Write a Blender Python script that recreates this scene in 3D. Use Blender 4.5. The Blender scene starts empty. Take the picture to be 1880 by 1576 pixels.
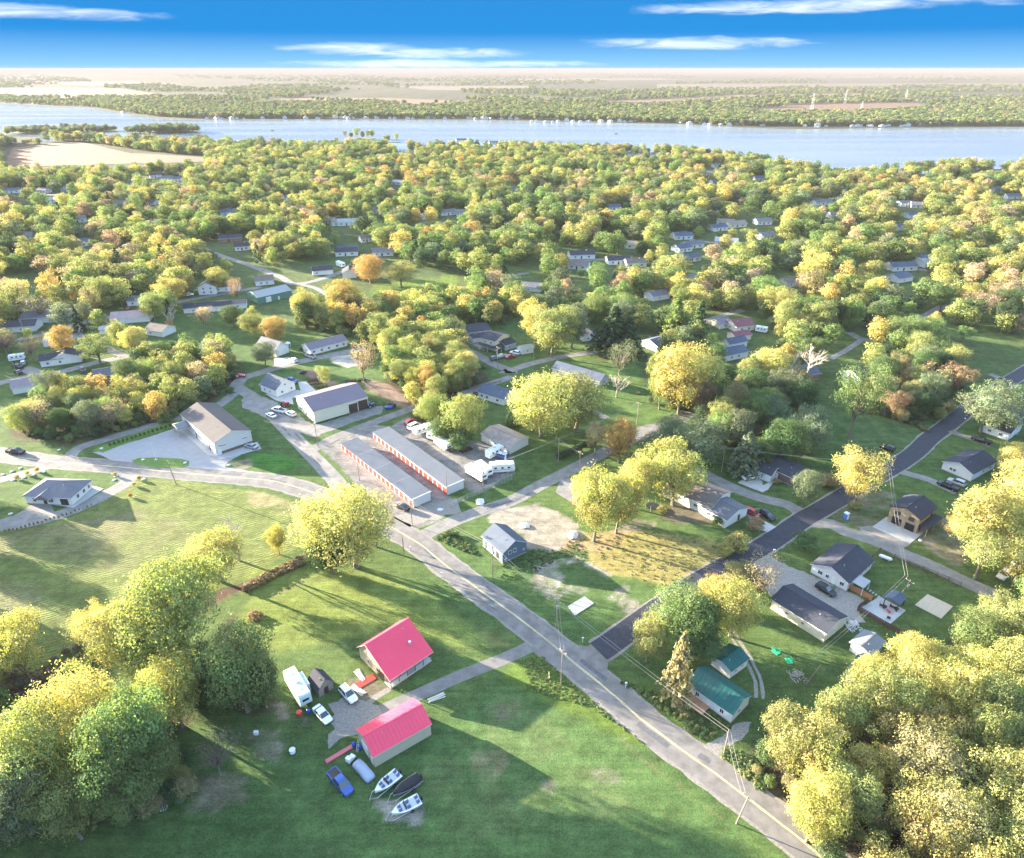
import bpy, math, random
import numpy as np
from math import sin, cos, tan, pi, radians, hypot, atan2, floor
from mathutils import Vector, Matrix
random.seed(7); RNG = np.random.default_rng(7)
scene = bpy.context.scene
COL = scene.collection

# ------------------------------------------------------------------ camera, sky, sun, exposure
CAMH = 120.0
FPX, CX, CY = 1254.0, 940.0, 788.0
TH = math.atan((788 - 126) / FPX)
cam_d = bpy.data.cameras.new('camera'); cam = bpy.data.objects.new('camera', cam_d); COL.objects.link(cam)
cam_d.sensor_width = 36; cam_d.lens = 36 * FPX / 1880; cam_d.clip_start = 0.5; cam_d.clip_end = 80000
cam.location = (0, 0, CAMH); cam.rotation_euler = (pi / 2 - TH, 0, 0)
scene.camera = cam

SUN_EL, SUN_AZ = radians(10.5), radians(154.0)      # direction the light comes from, measured from +X
w = bpy.data.worlds.new('World'); scene.world = w; w.use_nodes = True
nt = w.node_tree; N = nt.nodes; L = nt.links
for n in list(N): N.remove(n)
wo = N.new('ShaderNodeOutputWorld'); bg = N.new('ShaderNodeBackground'); L.new(bg.outputs[0], wo.inputs[0])
sky = N.new('ShaderNodeTexSky'); sky.sky_type = 'NISHITA'; sky.sun_disc = False
sky.sun_elevation = SUN_EL; sky.sun_rotation = pi / 2 - SUN_AZ
sky.air_density = 1.0; sky.dust_density = 1.6; sky.ozone_density = 1.0; sky.altitude = 300
bg.inputs[1].default_value = 0.15
geo = N.new('ShaderNodeNewGeometry'); 
tc = N.new('ShaderNodeTexCoord'); sep = N.new('ShaderNodeSeparateXYZ'); L.new(tc.outputs['Generated'], sep.inputs[0])
# clear band of deep blue along the whole horizon that melts into the physical sky higher up
rampb = N.new('ShaderNodeValToRGB'); L.new(sep.outputs[2], rampb.inputs[0])
cr = rampb.color_ramp; cr.elements[0].position = 0.0; cr.elements[0].color = (0.22, 0.49, 0.74, 1)
cr.elements[1].position = 0.04; cr.elements[1].color = (0.018, 0.215, 0.56, 1)
e = cr.elements.new(0.2); e.color = (0.035, 0.19, 0.47, 1)
fade = N.new('ShaderNodeMapRange'); fade.inputs[1].default_value = 0.12; fade.inputs[2].default_value = 0.55
fade.interpolation_type = 'SMOOTHSTEP'; L.new(sep.outputs[2], fade.inputs[0])
mx = N.new('ShaderNodeMix'); mx.data_type = 'RGBA'; L.new(fade.outputs[0], mx.inputs[0]); L.new(rampb.outputs[0], mx.inputs[6]); L.new(sky.outputs[0], mx.inputs[7])
# wispy clouds low over the country, placed by bearing and height, and a few higher ones
def mth(op, a, b=None, c=None):
    n = N.new('ShaderNodeMath'); n.operation = op
    for k, v in enumerate((a, b, c)):
        if v is None: continue
        if isinstance(v, (int, float)): n.inputs[k].default_value = v
        else: L.new(v, n.inputs[k])
    return n.outputs[0]
az = mth('ARCTAN2', sep.outputs[0], sep.outputs[1]); el = mth('ARCSINE', sep.outputs[2])
cv_ = N.new('ShaderNodeCombineXYZ'); L.new(mth('MULTIPLY', az, 14.0), cv_.inputs[0]); L.new(mth('MULTIPLY', el, 95.0), cv_.inputs[1])
nz = N.new('ShaderNodeTexNoise'); nz.inputs['Scale'].default_value = 1.0; nz.inputs['Detail'].default_value = 7; nz.inputs['Roughness'].default_value = 0.6; nz.inputs['Distortion'].default_value = 0.8; L.new(cv_.outputs[0], nz.inputs['Vector'])
acc = None
for a_, e_, w_, h_ in ((-11.5, 1.3, 5.5, 0.45), (-5.5, 1.0, 7.5, 0.42), (-8.0, 0.3, 10.0, 0.36), (0.5, 0.3, 7.0, 0.28), (13.5, 1.6, 8.5, 0.5), (-34, 3.1, 12, 0.5), (20, 3.7, 14, 0.5), (-8, 5.0, 16, 0.6), (38, 6.5, 12, 0.8), (-60, 4.0, 18, 0.8), (75, 3.0, 20, 0.8), (120, 5, 25, 1.2), (-120, 5, 25, 1.2), (175, 4, 20, 1.0)):
    q = mth('SUBTRACT', mth('SUBTRACT', 1.0, mth('POWER', mth('ABSOLUTE', mth('DIVIDE', mth('SUBTRACT', az, radians(a_)), radians(w_))), 2.0)), mth('POWER', mth('ABSOLUTE', mth('DIVIDE', mth('SUBTRACT', el, radians(e_)), radians(h_))), 2.0))
    acc = q if acc is None else mth('MAXIMUM', acc, q)
tot = mth('ADD', mth('MULTIPLY', mth('MAXIMUM', acc, -1.0), 1.5), mth('MULTIPLY', mth('SUBTRACT', nz.outputs[0], 0.5), 3.4))
rc = N.new('ShaderNodeMapRange'); rc.interpolation_type = 'SMOOTHSTEP'; rc.inputs[1].default_value = 0.0; rc.inputs[2].default_value = 2.6; rc.inputs[4].default_value = 0.95; L.new(tot, rc.inputs[0])
mc = N.new('ShaderNodeMix'); mc.data_type = 'RGBA'; L.new(rc.outputs[0], mc.inputs[0]); L.new(mx.outputs[2], mc.inputs[6]); mc.inputs[7].default_value = (0.86, 0.93, 1.0, 1)
L.new(mc.outputs[2], bg.inputs[0])

sd = bpy.data.lights.new('sun', 'SUN'); sd.energy = 5.0; sd.angle = radians(0.5); sd.color = (1.0, 0.87, 0.66)
so = bpy.data.objects.new('sun', sd); COL.objects.link(so)
sdir = Vector((cos(SUN_EL) * cos(SUN_AZ), cos(SUN_EL) * sin(SUN_AZ), sin(SUN_EL)))
so.rotation_euler = (-sdir).to_track_quat('-Z', 'Y').to_euler(); so.location = (-200, 100, 200)
scene.view_settings.view_transform = 'Standard'; scene.view_settings.look = 'None'
scene.view_settings.exposure = 3.3; scene.view_settings.gamma = 1; scene.view_settings.use_curve_mapping = False
scene.render.engine = 'CYCLES'
cy = scene.cycles
cy.max_bounces = 5; cy.diffuse_bounces = 3; cy.glossy_bounces = 2; cy.transmission_bounces = 4; cy.transparent_max_bounces = 4; cy.volume_bounces = 0
cy.use_denoising = True; cy.caustics_reflective = False; cy.caustics_refractive = False

# ------------------------------------------------------------------ where a point of the photograph lies on the ground
def G(x, y, z=0.0):
    u = (x - CX) / FPX; v = (CY - y) / FPX
    dz = -sin(TH) + v * cos(TH); t = (z - CAMH) / dz
    return (u * t, (cos(TH) + v * sin(TH)) * t)
def proj(X, Y, Z):
    d = Y * cos(TH) - (Z - CAMH) * sin(TH); up = Y * sin(TH) + (Z - CAMH) * cos(TH)
    return CX + FPX * X / d, CY - FPX * up / d
def zdepth(X, Y, Z=0): return Y * cos(TH) - (Z - CAMH) * sin(TH)
def ztop(X, Y, ytop):        # height at which a vertical over (X,Y) reaches image row ytop
    v = (CY - ytop) / FPX    # up = v*d
    return CAMH + (v * Y * cos(TH) - Y * sin(TH)) / (cos(TH) + v * sin(TH))
OFF = {'a': (0, 70, 2.9375), 'b': (620, 70, 2.9375), 'c': (1240, 70, 2.9375), 'd': (0, 480), 'e': (460, 480), 'f': (920, 480), 'g': (1400, 480),
       'h': (0, 820), 'i': (460, 820), 'j': (920, 820), 'k': (1400, 820), 'l': (0, 1140), 'm': (460, 1140), 'n': (920, 1140), 'o': (1400, 1140), 'z': (0, 0, 1)}
def px(s):
    out = []; k = 'z'
    for t in s.split():
        if t[0].isalpha(): k = t[0]; t = t[1:]
        if not t: continue
        x, y = t.split(','); o = OFF[k]; q = o[2] if len(o) > 2 else 3.9167
        out.append((o[0] + float(x) / q, o[1] + float(y) / q))
    return out
def gp(s, z=0.0): return [G(x, y, z) for x, y in px(s)]
def g1(s, z=0.0): return gp(s, z)[0]

# ------------------------------------------------------------------ materials
MATS = {}
def nodes(name):
    m = bpy.data.materials.new(name); m.use_nodes = True
    b = m.node_tree.nodes['Principled BSDF']; return m, m.node_tree, b
def mat(name, col, rough=0.8, var=0.15, scale=0.6, bump=0.0, bscale=6.0, metal=0.0, spec=0.3, stretch=None, dirt=0.0):
    if name in MATS: return MATS[name]
    m, t, b = nodes(name); N = t.nodes; L = t.links
    b.inputs['Roughness'].default_value = rough; b.inputs['Metallic'].default_value = metal; b.inputs['Specular IOR Level'].default_value = spec
    tc = N.new('ShaderNodeTexCoord'); src = tc.outputs['Object']
    if stretch:
        mp = N.new('ShaderNodeMapping'); mp.inputs['Scale'].default_value = stretch; L.new(src, mp.inputs[0]); src = mp.outputs[0]
    nz = N.new('ShaderNodeTexNoise'); nz.inputs['Scale'].default_value = scale; nz.inputs['Detail'].default_value = 6; nz.inputs['Roughness'].default_value = 0.65; L.new(src, nz.inputs['Vector'])
    mr = N.new('ShaderNodeMapRange'); mr.inputs[1].default_value = 0.3; mr.inputs[2].default_value = 0.7; mr.inputs[3].default_value = 1 - var; mr.inputs[4].default_value = 1 + var; L.new(nz.outputs[0], mr.inputs[0])
    vm = N.new('ShaderNodeVectorMath'); vm.operation = 'SCALE'; vm.inputs[0].default_value = col[:3]; L.new(mr.outputs[0], vm.inputs['Scale'])
    outc = vm.outputs[0]
    if dirt > 0:
        n2 = N.new('ShaderNodeTexNoise'); n2.inputs['Scale'].default_value = scale * 0.35; n2.inputs['Detail'].default_value = 8; L.new(src, n2.inputs['Vector'])
        r2 = N.new('ShaderNodeMapRange'); r2.inputs[1].default_value = 0.5; r2.inputs[2].default_value = 0.75; r2.inputs[4].default_value = dirt; L.new(n2.outputs[0], r2.inputs[0])
        mm = N.new('ShaderNodeMix'); mm.data_type = 'RGBA'; L.new(r2.outputs[0], mm.inputs[0]); L.new(outc, mm.inputs[6]); mm.inputs[7].default_value = (0.13, 0.11, 0.09, 1); outc = mm.outputs[2]
    L.new(outc, b.inputs['Base Color'])
    if bump > 0:
        n3 = N.new('ShaderNodeTexNoise'); n3.inputs['Scale'].default_value = bscale; n3.inputs['Detail'].default_value = 4; L.new(src, n3.inputs['Vector'])
        bp = N.new('ShaderNodeBump'); bp.inputs['Strength'].default_value = bump; bp.inputs['Distance'].default_value = 0.1; L.new(n3.outputs[0], bp.inputs['Height']); L.new(bp.outputs[0], b.inputs['Normal'])
    MATS[name] = m; return m
def ribbed(name, col, axis='Z', period=0.2, rough=0.6, var=0.08, metal=0.0, strength=0.5, line=0.75, dirt=0.0):
    """boards or sheet ribs: thin relief lines a fraction of the surface colour"""
    if name in MATS: return MATS[name]
    m = mat(name, col, rough, var, 0.35, 0, 6, metal, 0.3, None, dirt); t = m.node_tree; N = t.nodes; L = t.links; b = N['Principled BSDF']
    tc = N.new('ShaderNodeTexCoord'); sp = N.new('ShaderNodeSeparateXYZ'); L.new(tc.outputs['Object'], sp.inputs[0])
    if axis == 'H':
        a = N.new('ShaderNodeMath'); a.operation = 'ADD'; L.new(sp.outputs[0], a.inputs[0]); L.new(sp.outputs[1], a.inputs[1]); src = a.outputs[0]
    else: src = sp.outputs['XYZ'.index(axis)]
    d = N.new('ShaderNodeMath'); d.operation = 'DIVIDE'; d.inputs[1].default_value = period; L.new(src, d.inputs[0])
    fr = N.new('ShaderNodeMath'); fr.operation = 'FRACT'; L.new(d.outputs[0], fr.inputs[0])
    st = N.new('ShaderNodeMath'); st.operation = 'GREATER_THAN'; st.inputs[1].default_value = 0.12; L.new(fr.outputs[0], st.inputs[0])
    bp = N.new('ShaderNodeBump'); bp.inputs['Strength'].default_value = strength; bp.inputs['Distance'].default_value = 0.03; L.new(st.outputs[0], bp.inputs['Height']); L.new(bp.outputs[0], b.inputs['Normal'])
    if line < 1:
        src_c = b.inputs['Base Color'].links[0].from_socket
        mr = N.new('ShaderNodeMapRange'); mr.inputs[3].default_value = line; mr.inputs[4].default_value = 1.0; L.new(st.outputs[0], mr.inputs[0])
        vm = N.new('ShaderNodeVectorMath'); vm.operation = 'SCALE'; L.new(src_c, vm.inputs[0]); L.new(mr.outputs[0], vm.inputs['Scale']); L.new(vm.outputs[0], b.inputs['Base Color'])
    return m

def foliage_mat(name='foliage', transl=0.35):
    m = bpy.data.materials.new(name); m.use_nodes = True; t = m.node_tree; N = t.nodes; L = t.links
    for n in list(N): N.remove(n)
    o = N.new('ShaderNodeOutputMaterial'); at = N.new('ShaderNodeAttribute'); at.attribute_type = 'INSTANCER'; at.attribute_name = 'tint'
    v = N.new('ShaderNodeAttribute'); v.attribute_name = 'leafvar'
    hv = N.new('ShaderNodeHueSaturation'); L.new(at.outputs['Color'], hv.inputs['Color'])
    sx = N.new('ShaderNodeSeparateXYZ'); L.new(v.outputs['Vector'], sx.inputs[0])
    mr = N.new('ShaderNodeMapRange'); mr.inputs[3].default_value = 0.62; mr.inputs[4].default_value = 1.4; L.new(sx.outputs[0], mr.inputs[0]); L.new(mr.outputs[0], hv.inputs['Value'])
    mh = N.new('ShaderNodeMapRange'); mh.inputs[3].default_value = 0.478; mh.inputs[4].default_value = 0.535; L.new(sx.outputs[1], mh.inputs[0]); L.new(mh.outputs[0], hv.inputs['Hue'])
    df = N.new('ShaderNodeBsdfPrincipled'); df.inputs['Roughness'].default_value = 0.7; df.inputs['Specular IOR Level'].default_value = 0.15
    tr = N.new('ShaderNodeBsdfTranslucent'); L.new(hv.outputs[0], df.inputs['Base Color'])
    sc = N.new('ShaderNodeVectorMath'); sc.operation = 'MULTIPLY'; sc.inputs[1].default_value = (1.15, 1.2, 0.7); L.new(hv.outputs[0], sc.inputs[0]); L.new(sc.outputs[0], tr.inputs['Color'])
    mx = N.new('ShaderNodeMixShader'); mx.inputs[0].default_value = transl; L.new(df.outputs[0], mx.inputs[1]); L.new(tr.outputs[0], mx.inputs[2]); L.new(mx.outputs[0], o.inputs[0])
    MATS[name] = m; return m
FOL = foliage_mat()
BARK = mat('bark', (0.17, 0.14, 0.11), 0.95, 0.35, 3, 0.6, 8, stretch=(1, 1, 0.2))
PALEBARK = mat('pale_bark', (0.42, 0.36, 0.31), 0.95, 0.25, 3, 0.4, 8)
# ------------------------------------------------------------------ mesh helpers
class MB:
    def __init__(s): s.v = []; s.f = []; s.m = []; s.ms = []
    def mi(s, m):
        if m is None: return 0
        if m not in s.ms: s.ms.append(m)
        return s.ms.index(m)
    def add(s, vs, fs, m=None, T=None):
        k = len(s.v); i = s.mi(m)
        if T is not None: vs = [tuple(T @ Vector(v)) for v in vs]
        s.v += [tuple(v) for v in vs]; s.f += [tuple(a + k for a in f) for f in fs]; s.m += [i] * len(fs); return s
    def box(s, x0, x1, y0, y1, z0, z1, m=None, T=None):
        return s.add([(x0, y0, z0), (x1, y0, z0), (x1, y1, z0), (x0, y1, z0), (x0, y0, z1), (x1, y0, z1), (x1, y1, z1), (x0, y1, z1)],
                     [(0, 3, 2, 1), (4, 5, 6, 7), (0, 1, 5, 4), (1, 2, 6, 5), (2, 3, 7, 6), (3, 0, 4, 7)], m, T)
    def prism(s, prof, a, b, axis='x', m=None, T=None, capm=None):
        """prof: CCW points (u,z); extruded a..b along axis; u runs along the other axis"""
        n = len(prof)
        P = (lambda u, z, t: (t, u, z)) if axis == 'x' else (lambda u, z, t: (u, t, z))
        vs = [P(u, z, a) for u, z in prof] + [P(u, z, b) for u, z in prof]
        sd = [(i, (i + 1) % n, n + (i + 1) % n, n + i) for i in range(n)]
        cp = [tuple(range(n))[::-1], tuple(range(n, 2 * n))]
        if axis == 'y': sd = [f[::-1] for f in sd]; cp = [f[::-1] for f in cp]
        s.add(vs, sd, m, T)
        return s.add(vs, cp, capm or m, T)
    def tube(s, pts, rad, n=6, m=None, cap=True):
        rads = rad if isinstance(rad, (list, tuple)) else [rad] * len(pts)
        vs = []; fs = []
        for i, p in enumerate(pts):
            p = Vector(p); d = Vector(pts[min(i + 1, len(pts) - 1)]) - Vector(pts[max(i - 1, 0)])
            if d.length < 1e-6: d = Vector((0, 0, 1))
            d.normalize(); a = d.orthogonal().normalized(); b = d.cross(a)
            for k in range(n):
                an = 2 * pi * k / n; vs.append(tuple(p + (a * cos(an) + b * sin(an)) * rads[i]))
        for i in range(len(pts) - 1):
            for k in range(n): fs.append((i * n + k, i * n + (k + 1) % n, (i + 1) * n + (k + 1) % n, (i + 1) * n + k))
        if cap: fs.append(tuple(range(n))[::-1]); fs.append(tuple(range((len(pts) - 1) * n, len(pts) * n)))
        return s.add(vs, fs, m)
    def loft(s, rings, m=None, cap=True):
        n = len(rings[0]); vs = [p for r in rings for p in r]; fs = []
        for i in range(len(rings) - 1):
            for k in range(n): fs.append((i * n + k, i * n + (k + 1) % n, (i + 1) * n + (k + 1) % n, (i + 1) * n + k))
        if cap: fs.append(tuple(range(n))[::-1]); fs.append(tuple(range((len(rings) - 1) * n, len(rings) * n)))
        return s.add(vs, fs, m)
    def mesh(s, name, m=None, smooth=False):
        me = bpy.data.meshes.new(name); me.from_pydata(s.v, [], s.f)
        for x in (s.ms or [m]): me.materials.append(x)
        if s.ms: me.polygons.foreach_set('material_index', s.m)
        if smooth: me.shade_smooth()
        me.update(); return me
    def obj(s, name, m=None, parent=None, smooth=False, loc=None):
        if m is not None and not s.ms: pass
        return ob(name, s.mesh(name, m, smooth), parent, loc)
def ob(name, me, parent=None, loc=None, rz=0.0):
    o = bpy.data.objects.new(name, me); COL.objects.link(o)
    if parent is not None: o.parent = parent
    if loc is not None: o.location = loc
    if rz: o.rotation_euler = (0, 0, rz)
    return o
def tag(o, label=None, cat=None, group=None, kind=None):
    if label: o['label'] = label
    if cat: o['category'] = cat
    if group: o['group'] = group
    if kind: o['kind'] = kind
    return o
def thing(name, label, cat, loc=(0, 0, 0), rz=0.0, group=None):
    o = bpy.data.objects.new(name, None); COL.objects.link(o); o.location = (loc[0], loc[1], loc[2] if len(loc) > 2 else 0); o.rotation_euler = (0, 0, rz)
    o.empty_display_size = 0.5
    return tag(o, label, cat, group)
def kids(o): return [c for c in ALLKIDS.get(o.name, [])]
def dup(src, loc, rz=None, label=None, group=None, scale=None):
    """copy a thing with its parts and their sub-parts"""
    r = src.copy(); COL.objects.link(r); r.location = (loc[0], loc[1], loc[2] if len(loc) > 2 else 0)
    if rz is not None: r.rotation_euler = (0, 0, rz)
    if scale: r.scale = scale if isinstance(scale, tuple) else (scale,) * 3
    if label: r['label'] = label
    if group: r['group'] = group
    def rec(a, b):
        for ch in a.children:
            c = ch.copy(); COL.objects.link(c); c.parent = b; rec(ch, c)
    rec(src, r); return r
def heading(a, b): return atan2(b[1] - a[1], b[0] - a[0])
# ------------------------------------------------------------------ ground sheet
def vnoise(x, y, s, seed=0):
    """smooth value noise on arrays, feature size s"""
    r = np.random.default_rng(seed); T = r.random((256, 256))
    u = x / s; v = y / s; i = np.floor(u).astype(int); j = np.floor(v).astype(int); fu = u - i; fv = v - j
    fu = fu * fu * (3 - 2 * fu); fv = fv * fv * (3 - 2 * fv); a = T[i % 256, j % 256]; b = T[(i + 1) % 256, j % 256]; c = T[i % 256, (j + 1) % 256]; d = T[(i + 1) % 256, (j + 1) % 256]
    return (a * (1 - fu) + b * fu) * (1 - fv) + (c * (1 - fu) + d * fu) * fv
def fbm(x, y, s, seed=0, o=4):
    t = 0; a = 1; n = 0
    for k in range(o): t = t + a * vnoise(x, y, s / 2 ** k, seed + k); n += a; a *= 0.55
    return t / n
def sdf(poly, X, Y):
    """signed distance, positive inside"""
    d = np.full(X.shape, 1e18); ins = np.zeros(X.shape, bool); n = len(poly)
    for i in range(n):
        ax, ay = poly[i]; bx, by = poly[(i + 1) % n]; ex, ey = bx - ax, by - ay; l = ex * ex + ey * ey + 1e-12
        t = np.clip(((X - ax) * ex + (Y - ay) * ey) / l, 0, 1); d = np.minimum(d, (X - ax - t * ex) ** 2 + (Y - ay - t * ey) ** 2)
        c = ((ay > Y) != (by > Y)); ins ^= c & (X < (bx - ax) * (Y - ay) / (by - ay + 1e-12) + ax)
    d = np.sqrt(d); return np.where(ins, d, -d)
def axis_pts(lo, hi, step, far, grow):
    a = list(np.arange(lo, hi + step / 2, step)); s = step; p = a[-1]
    while p < far[1]: s *= grow; p += s; a.append(p)
    s = step; p = a[0]
    while p > far[0]: s *= grow; p -= s; a.insert(0, p)
    return np.array(a)
gx = axis_pts(-235, 235, 0.78, (-34000, 34000), 1.12); gy = axis_pts(62, 325, 0.7, (-400, 34000), 1.10)
GX, GY = np.meshgrid(gx, gy); nx, ny = len(gx), len(gy)
base = np.zeros(GX.shape + (3,)); mask = np.zeros(GX.shape + (3,)); mask[..., 0] = 1
n1 = fbm(GX, GY, 38, 1)[..., None]; n2 = fbm(GX, GY, 9, 5)[..., None]
base[:] = np.array([0.076, 0.122, 0.038]); base += (n1 - 0.5) * np.array([0.05, 0.035, 0.01]); base += (n2 - 0.5) * np.array([0.03, 0.03, 0.008])
farf = np.clip((np.hypot(GX, GY) - 500) / 900, 0, 1)[..., None]
base = base * (1 - farf) + np.array([0.080, 0.078, 0.050]) * (0.6 + 0.8 * n1) * farf
def paint(s, col, soft=1.5, namp=3.0, ns=5.0, strength=1.0, grass=None, meadow=None, seed=11):
    P = gp(s); xs = [p[0] for p in P]; ys = [p[1] for p in P]; pad = soft + namp + 2
    i0, i1 = np.searchsorted(gx, [min(xs) - pad, max(xs) + pad]); j0, j1 = np.searchsorted(gy, [min(ys) - pad, max(ys) + pad])
    X = GX[j0:j1, i0:i1]; Y = GY[j0:j1, i0:i1]
    if X.size == 0: return
    d = sdf(P, X, Y) + (fbm(X, Y, ns, seed) - 0.5) * 2 * namp
    w = np.clip(d / soft + 0.5, 0, 1); w = (w * w * (3 - 2 * w) * strength)[..., None]
    if strength < 1: w = w * np.clip(fbm(X, Y, ns * 0.6, seed + 9) * 2.4 - 0.4, 0, 1.3)[..., None]; w = np.clip(w, 0, 1)
    v = (0.8 + 0.4 * fbm(X, Y, 2.2, seed + 3))[..., None]
    base[j0:j1, i0:i1] = base[j0:j1, i0:i1] * (1 - w) + np.array(col) * v * w
    if grass is not None: mask[j0:j1, i0:i1, 0] = mask[j0:j1, i0:i1, 0] * (1 - w[..., 0]) + grass * w[..., 0]
    if meadow is not None: mask[j0:j1, i0:i1, 1] = mask[j0:j1, i0:i1, 1] * (1 - w[..., 0]) + meadow * w[..., 0]
GRASSB = (0.165, 0.205, 0.052); TAN = (0.17, 0.155, 0.07); SAND = (0.255, 0.225, 0.18); DIRT = (0.20, 0.165, 0.12); LITTER = (0.070, 0.055, 0.035)
# woods floor
for s in ('z-700,560 0,600 140,620 240,600 330,560 440,560 560,590 640,640 700,700 760,740 850,820 900,800 850,700 860,600 980,560 1100,650 1180,700 1290,770 1400,860 1500,850 1480,760 1600,740 1760,740 2100,640 2100,300 -700,300',):
    paint(s, LITTER, 6, 8, 20, 0.35, 0.5, seed=21)
for s in ('z20,800 130,815 300,775 400,735 445,690 430,650 330,640 240,680 210,740 120,730 30,770', 'l-80,300 400,330 900,520 1350,640 1300,1100 700,1390 -200,1600', 'o-60,1040 0,900 300,640 700,560 1100,300 1500,60 2400,-100 2400,2200 900,2200 460,1600 60,1290',
          'm-200,-50 40,0 230,600 0,640 -300,500', 'z690,650 850,640 900,700 830,810 780,800 740,740'):
    paint(s, LITTER, 4, 5, 9, 1, 0.3, seed=22)
# mown meadow with windrows on the left
paint('z-420,1040 0,985 60,968 130,950 200,905 240,885 270,878 330,880 480,905 575,925 585,985 470,1052 330,1115 200,1165 60,1235 -420,1340', (0.120, 0.142, 0.044), 1.0, 0.6, 8, 1, 0.9, 1.0)
paint('h0,640 600,560 1000,440 1300,520 1400,650 900,860 500,820 0,760', (0.17, 0.145, 0.085), 6, 8, 18, 0.5, 0.9, 1.0, seed=31)
paint('h-600,1000 0,940 300,960 300,1200 0,1180 -600,1200', (0.17, 0.155, 0.085), 5, 6, 16, 0.5, 0.9, 1.0, seed=32)
paint('i0,330 200,360 470,440 450,520 200,470 0,400', (0.24, 0.20, 0.11), 2, 3, 10, 0.7, 0.9, 0.6, seed=33)
# lawn between meadow and red house
paint('i20,900 400,880 700,870 1000,900 1300,1080 1700,1380 1880,1430 m1500,200 1200,120 700,100 200,250 0,200 -100,40', GRASSB, 3, 3, 9, 1, 1)
paint('i300,1000 900,1050 1200,1150 m1300,200 900,60 300,100 0,60', (0.13, 0.16, 0.035), 4, 5, 12, 0.7, 1, seed=35)
# large lawn bottom
paint('m0,900 500,1000 1400,700 1880,350 n100,330 400,700 900,900 1300,1200 1700,1450 1800,1800 -1400,1800', (0.076, 0.132, 0.043), 4, 3, 12, 1, 1)
paint('m1600,950 1850,950 1850,1050 1700,1150 1600,1050', (0.21, 0.19, 0.10), 1.2, 1.5, 2.5, 0.9, 0.7, seed=41)
paint('n0,600 130,600 120,680 20,700', (0.18, 0.16, 0.09), 1.2, 1.5, 2.5, 0.8, 0.7, seed=42)
paint('n650,1060 800,1060 900,1150 800,1200 640,1140', (0.20, 0.19, 0.13), 1.2, 1.5, 2.5, 0.7, 0.7, seed=43)
for k, s in enumerate(('n0,500 300,650 500,900 200,1000 -200,800', 'm1300,900 1600,1000 1500,1300 1200,1380', 'n500,1100 900,1150 1000,1380 500,1380', 'n-100,1100 300,1100 300,1500 -300,1500')):
    paint(s, (0.115, 0.155, 0.06), 3, 4, 6, 0.55, 1, seed=50 + k)
paint('m0,780 200,790 260,900 200,1000 50,960', (0.19, 0.17, 0.12), 1.5, 2, 3, 0.7, 0.6, seed=45)
paint('l1380,1130 1700,1110 1800,1300 1500,1390 1300,1390', (0.17, 0.15, 0.10), 1.5, 2.5, 3, 0.8, 0.6, seed=46)
paint('m880,1280 1240,1300 1260,1450 980,1450', (0.26, 0.235, 0.19), 1.0, 1.5, 2.5, 1, 0.3, seed=47)
paint('m170,600 250,590 290,700 230,740 180,680', DIRT, 0.8, 1, 2, 1, 0.3, seed=48)
paint('m370,690 420,700 410,760 360,740', DIRT, 0.8, 1, 2, 1, 0.3, seed=49)
paint('m700,400 900,400 1010,490 860,600 700,480', (0.15, 0.13, 0.09), 1.0, 1.5, 2.5, 1, 0.4, seed=51)
paint('m1620,60 1880,90 1880,210 1700,190', (0.17, 0.16, 0.06), 1.5, 2, 3, 0.7, 0.8, seed=52)
# triangle with shrubs and weedy verge along the road
paint('n100,290 290,240 470,390 680,560 900,740 1150,930 900,850 600,690 200,520 0,420', (0.095, 0.145, 0.03), 1, 1.5, 3, 1, 1, seed=53)
paint('n900,430 1100,600 1280,740 1450,880 1650,780 1500,600 1200,520', (0.10, 0.14, 0.03), 1, 1.5, 3, 1, 1, seed=54)
# building plot in the middle: raw sand, rough grass, dry yellow field
paint('i1350,640 1900,860 j400,760 900,960 1200,1060 1000,1230 720,1390 500,1400 0,1060 i1500,800', (0.078, 0.130, 0.042), 2, 2, 6, 1, 1, seed=60)
paint('j0,450 250,420 420,470 600,600 600,650 470,690 420,740 200,740 180,650 100,600 0,560 i1700,520 1800,420', SAND, 1.0, 2.5, 4, 1, 0.1, seed=61)
paint('j240,880 440,800 580,820 420,880 460,960 430,1080 330,1120 230,1020', SAND, 0.9, 3.0, 3, 0.95, 0.2, seed=62)
paint('j600,830 700,860 800,920 780,960 690,900 600,850', SAND, 0.7, 1.0, 2.5, 0.9, 0.2, seed=63)
paint('j760,1060 900,1010 920,1080 1000,1120 1010,1220 900,1240 860,1170 760,1100', SAND, 0.8, 2.0, 2.5, 0.95, 0.2, seed=64)
paint('j420,990 560,1000 640,1030 560,1070 430,1060', SAND, 0.8, 2.0, 2.5, 0.8, 0.3, seed=65)
paint('j600,640 900,600 1150,610 1700,720 1640,790 1220,1030 1060,980 800,900 620,800', (0.25, 0.21, 0.075), 1.2, 2.5, 5, 1, 0.9, seed=66)
paint('j500,650 700,620 900,600 860,700 640,760 440,740', (0.30, 0.20, 0.12), 1.2, 2.5, 3, 0.8, 0.5, seed=67)
paint('j950,520 1100,540 1080,600 880,620 830,590', DIRT, 1, 2, 3, 0.9, 0.4, seed=68)
paint('j1180,420 1440,420 1520,540 1300,560 1160,520', (0.13, 0.11, 0.075), 1, 1.5, 3, 1, 0.4, seed=69)
paint('j420,360 520,390 600,560 560,520 430,480', (0.085, 0.132, 0.038), 1, 1, 3, 1, 1, seed=70)
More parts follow.
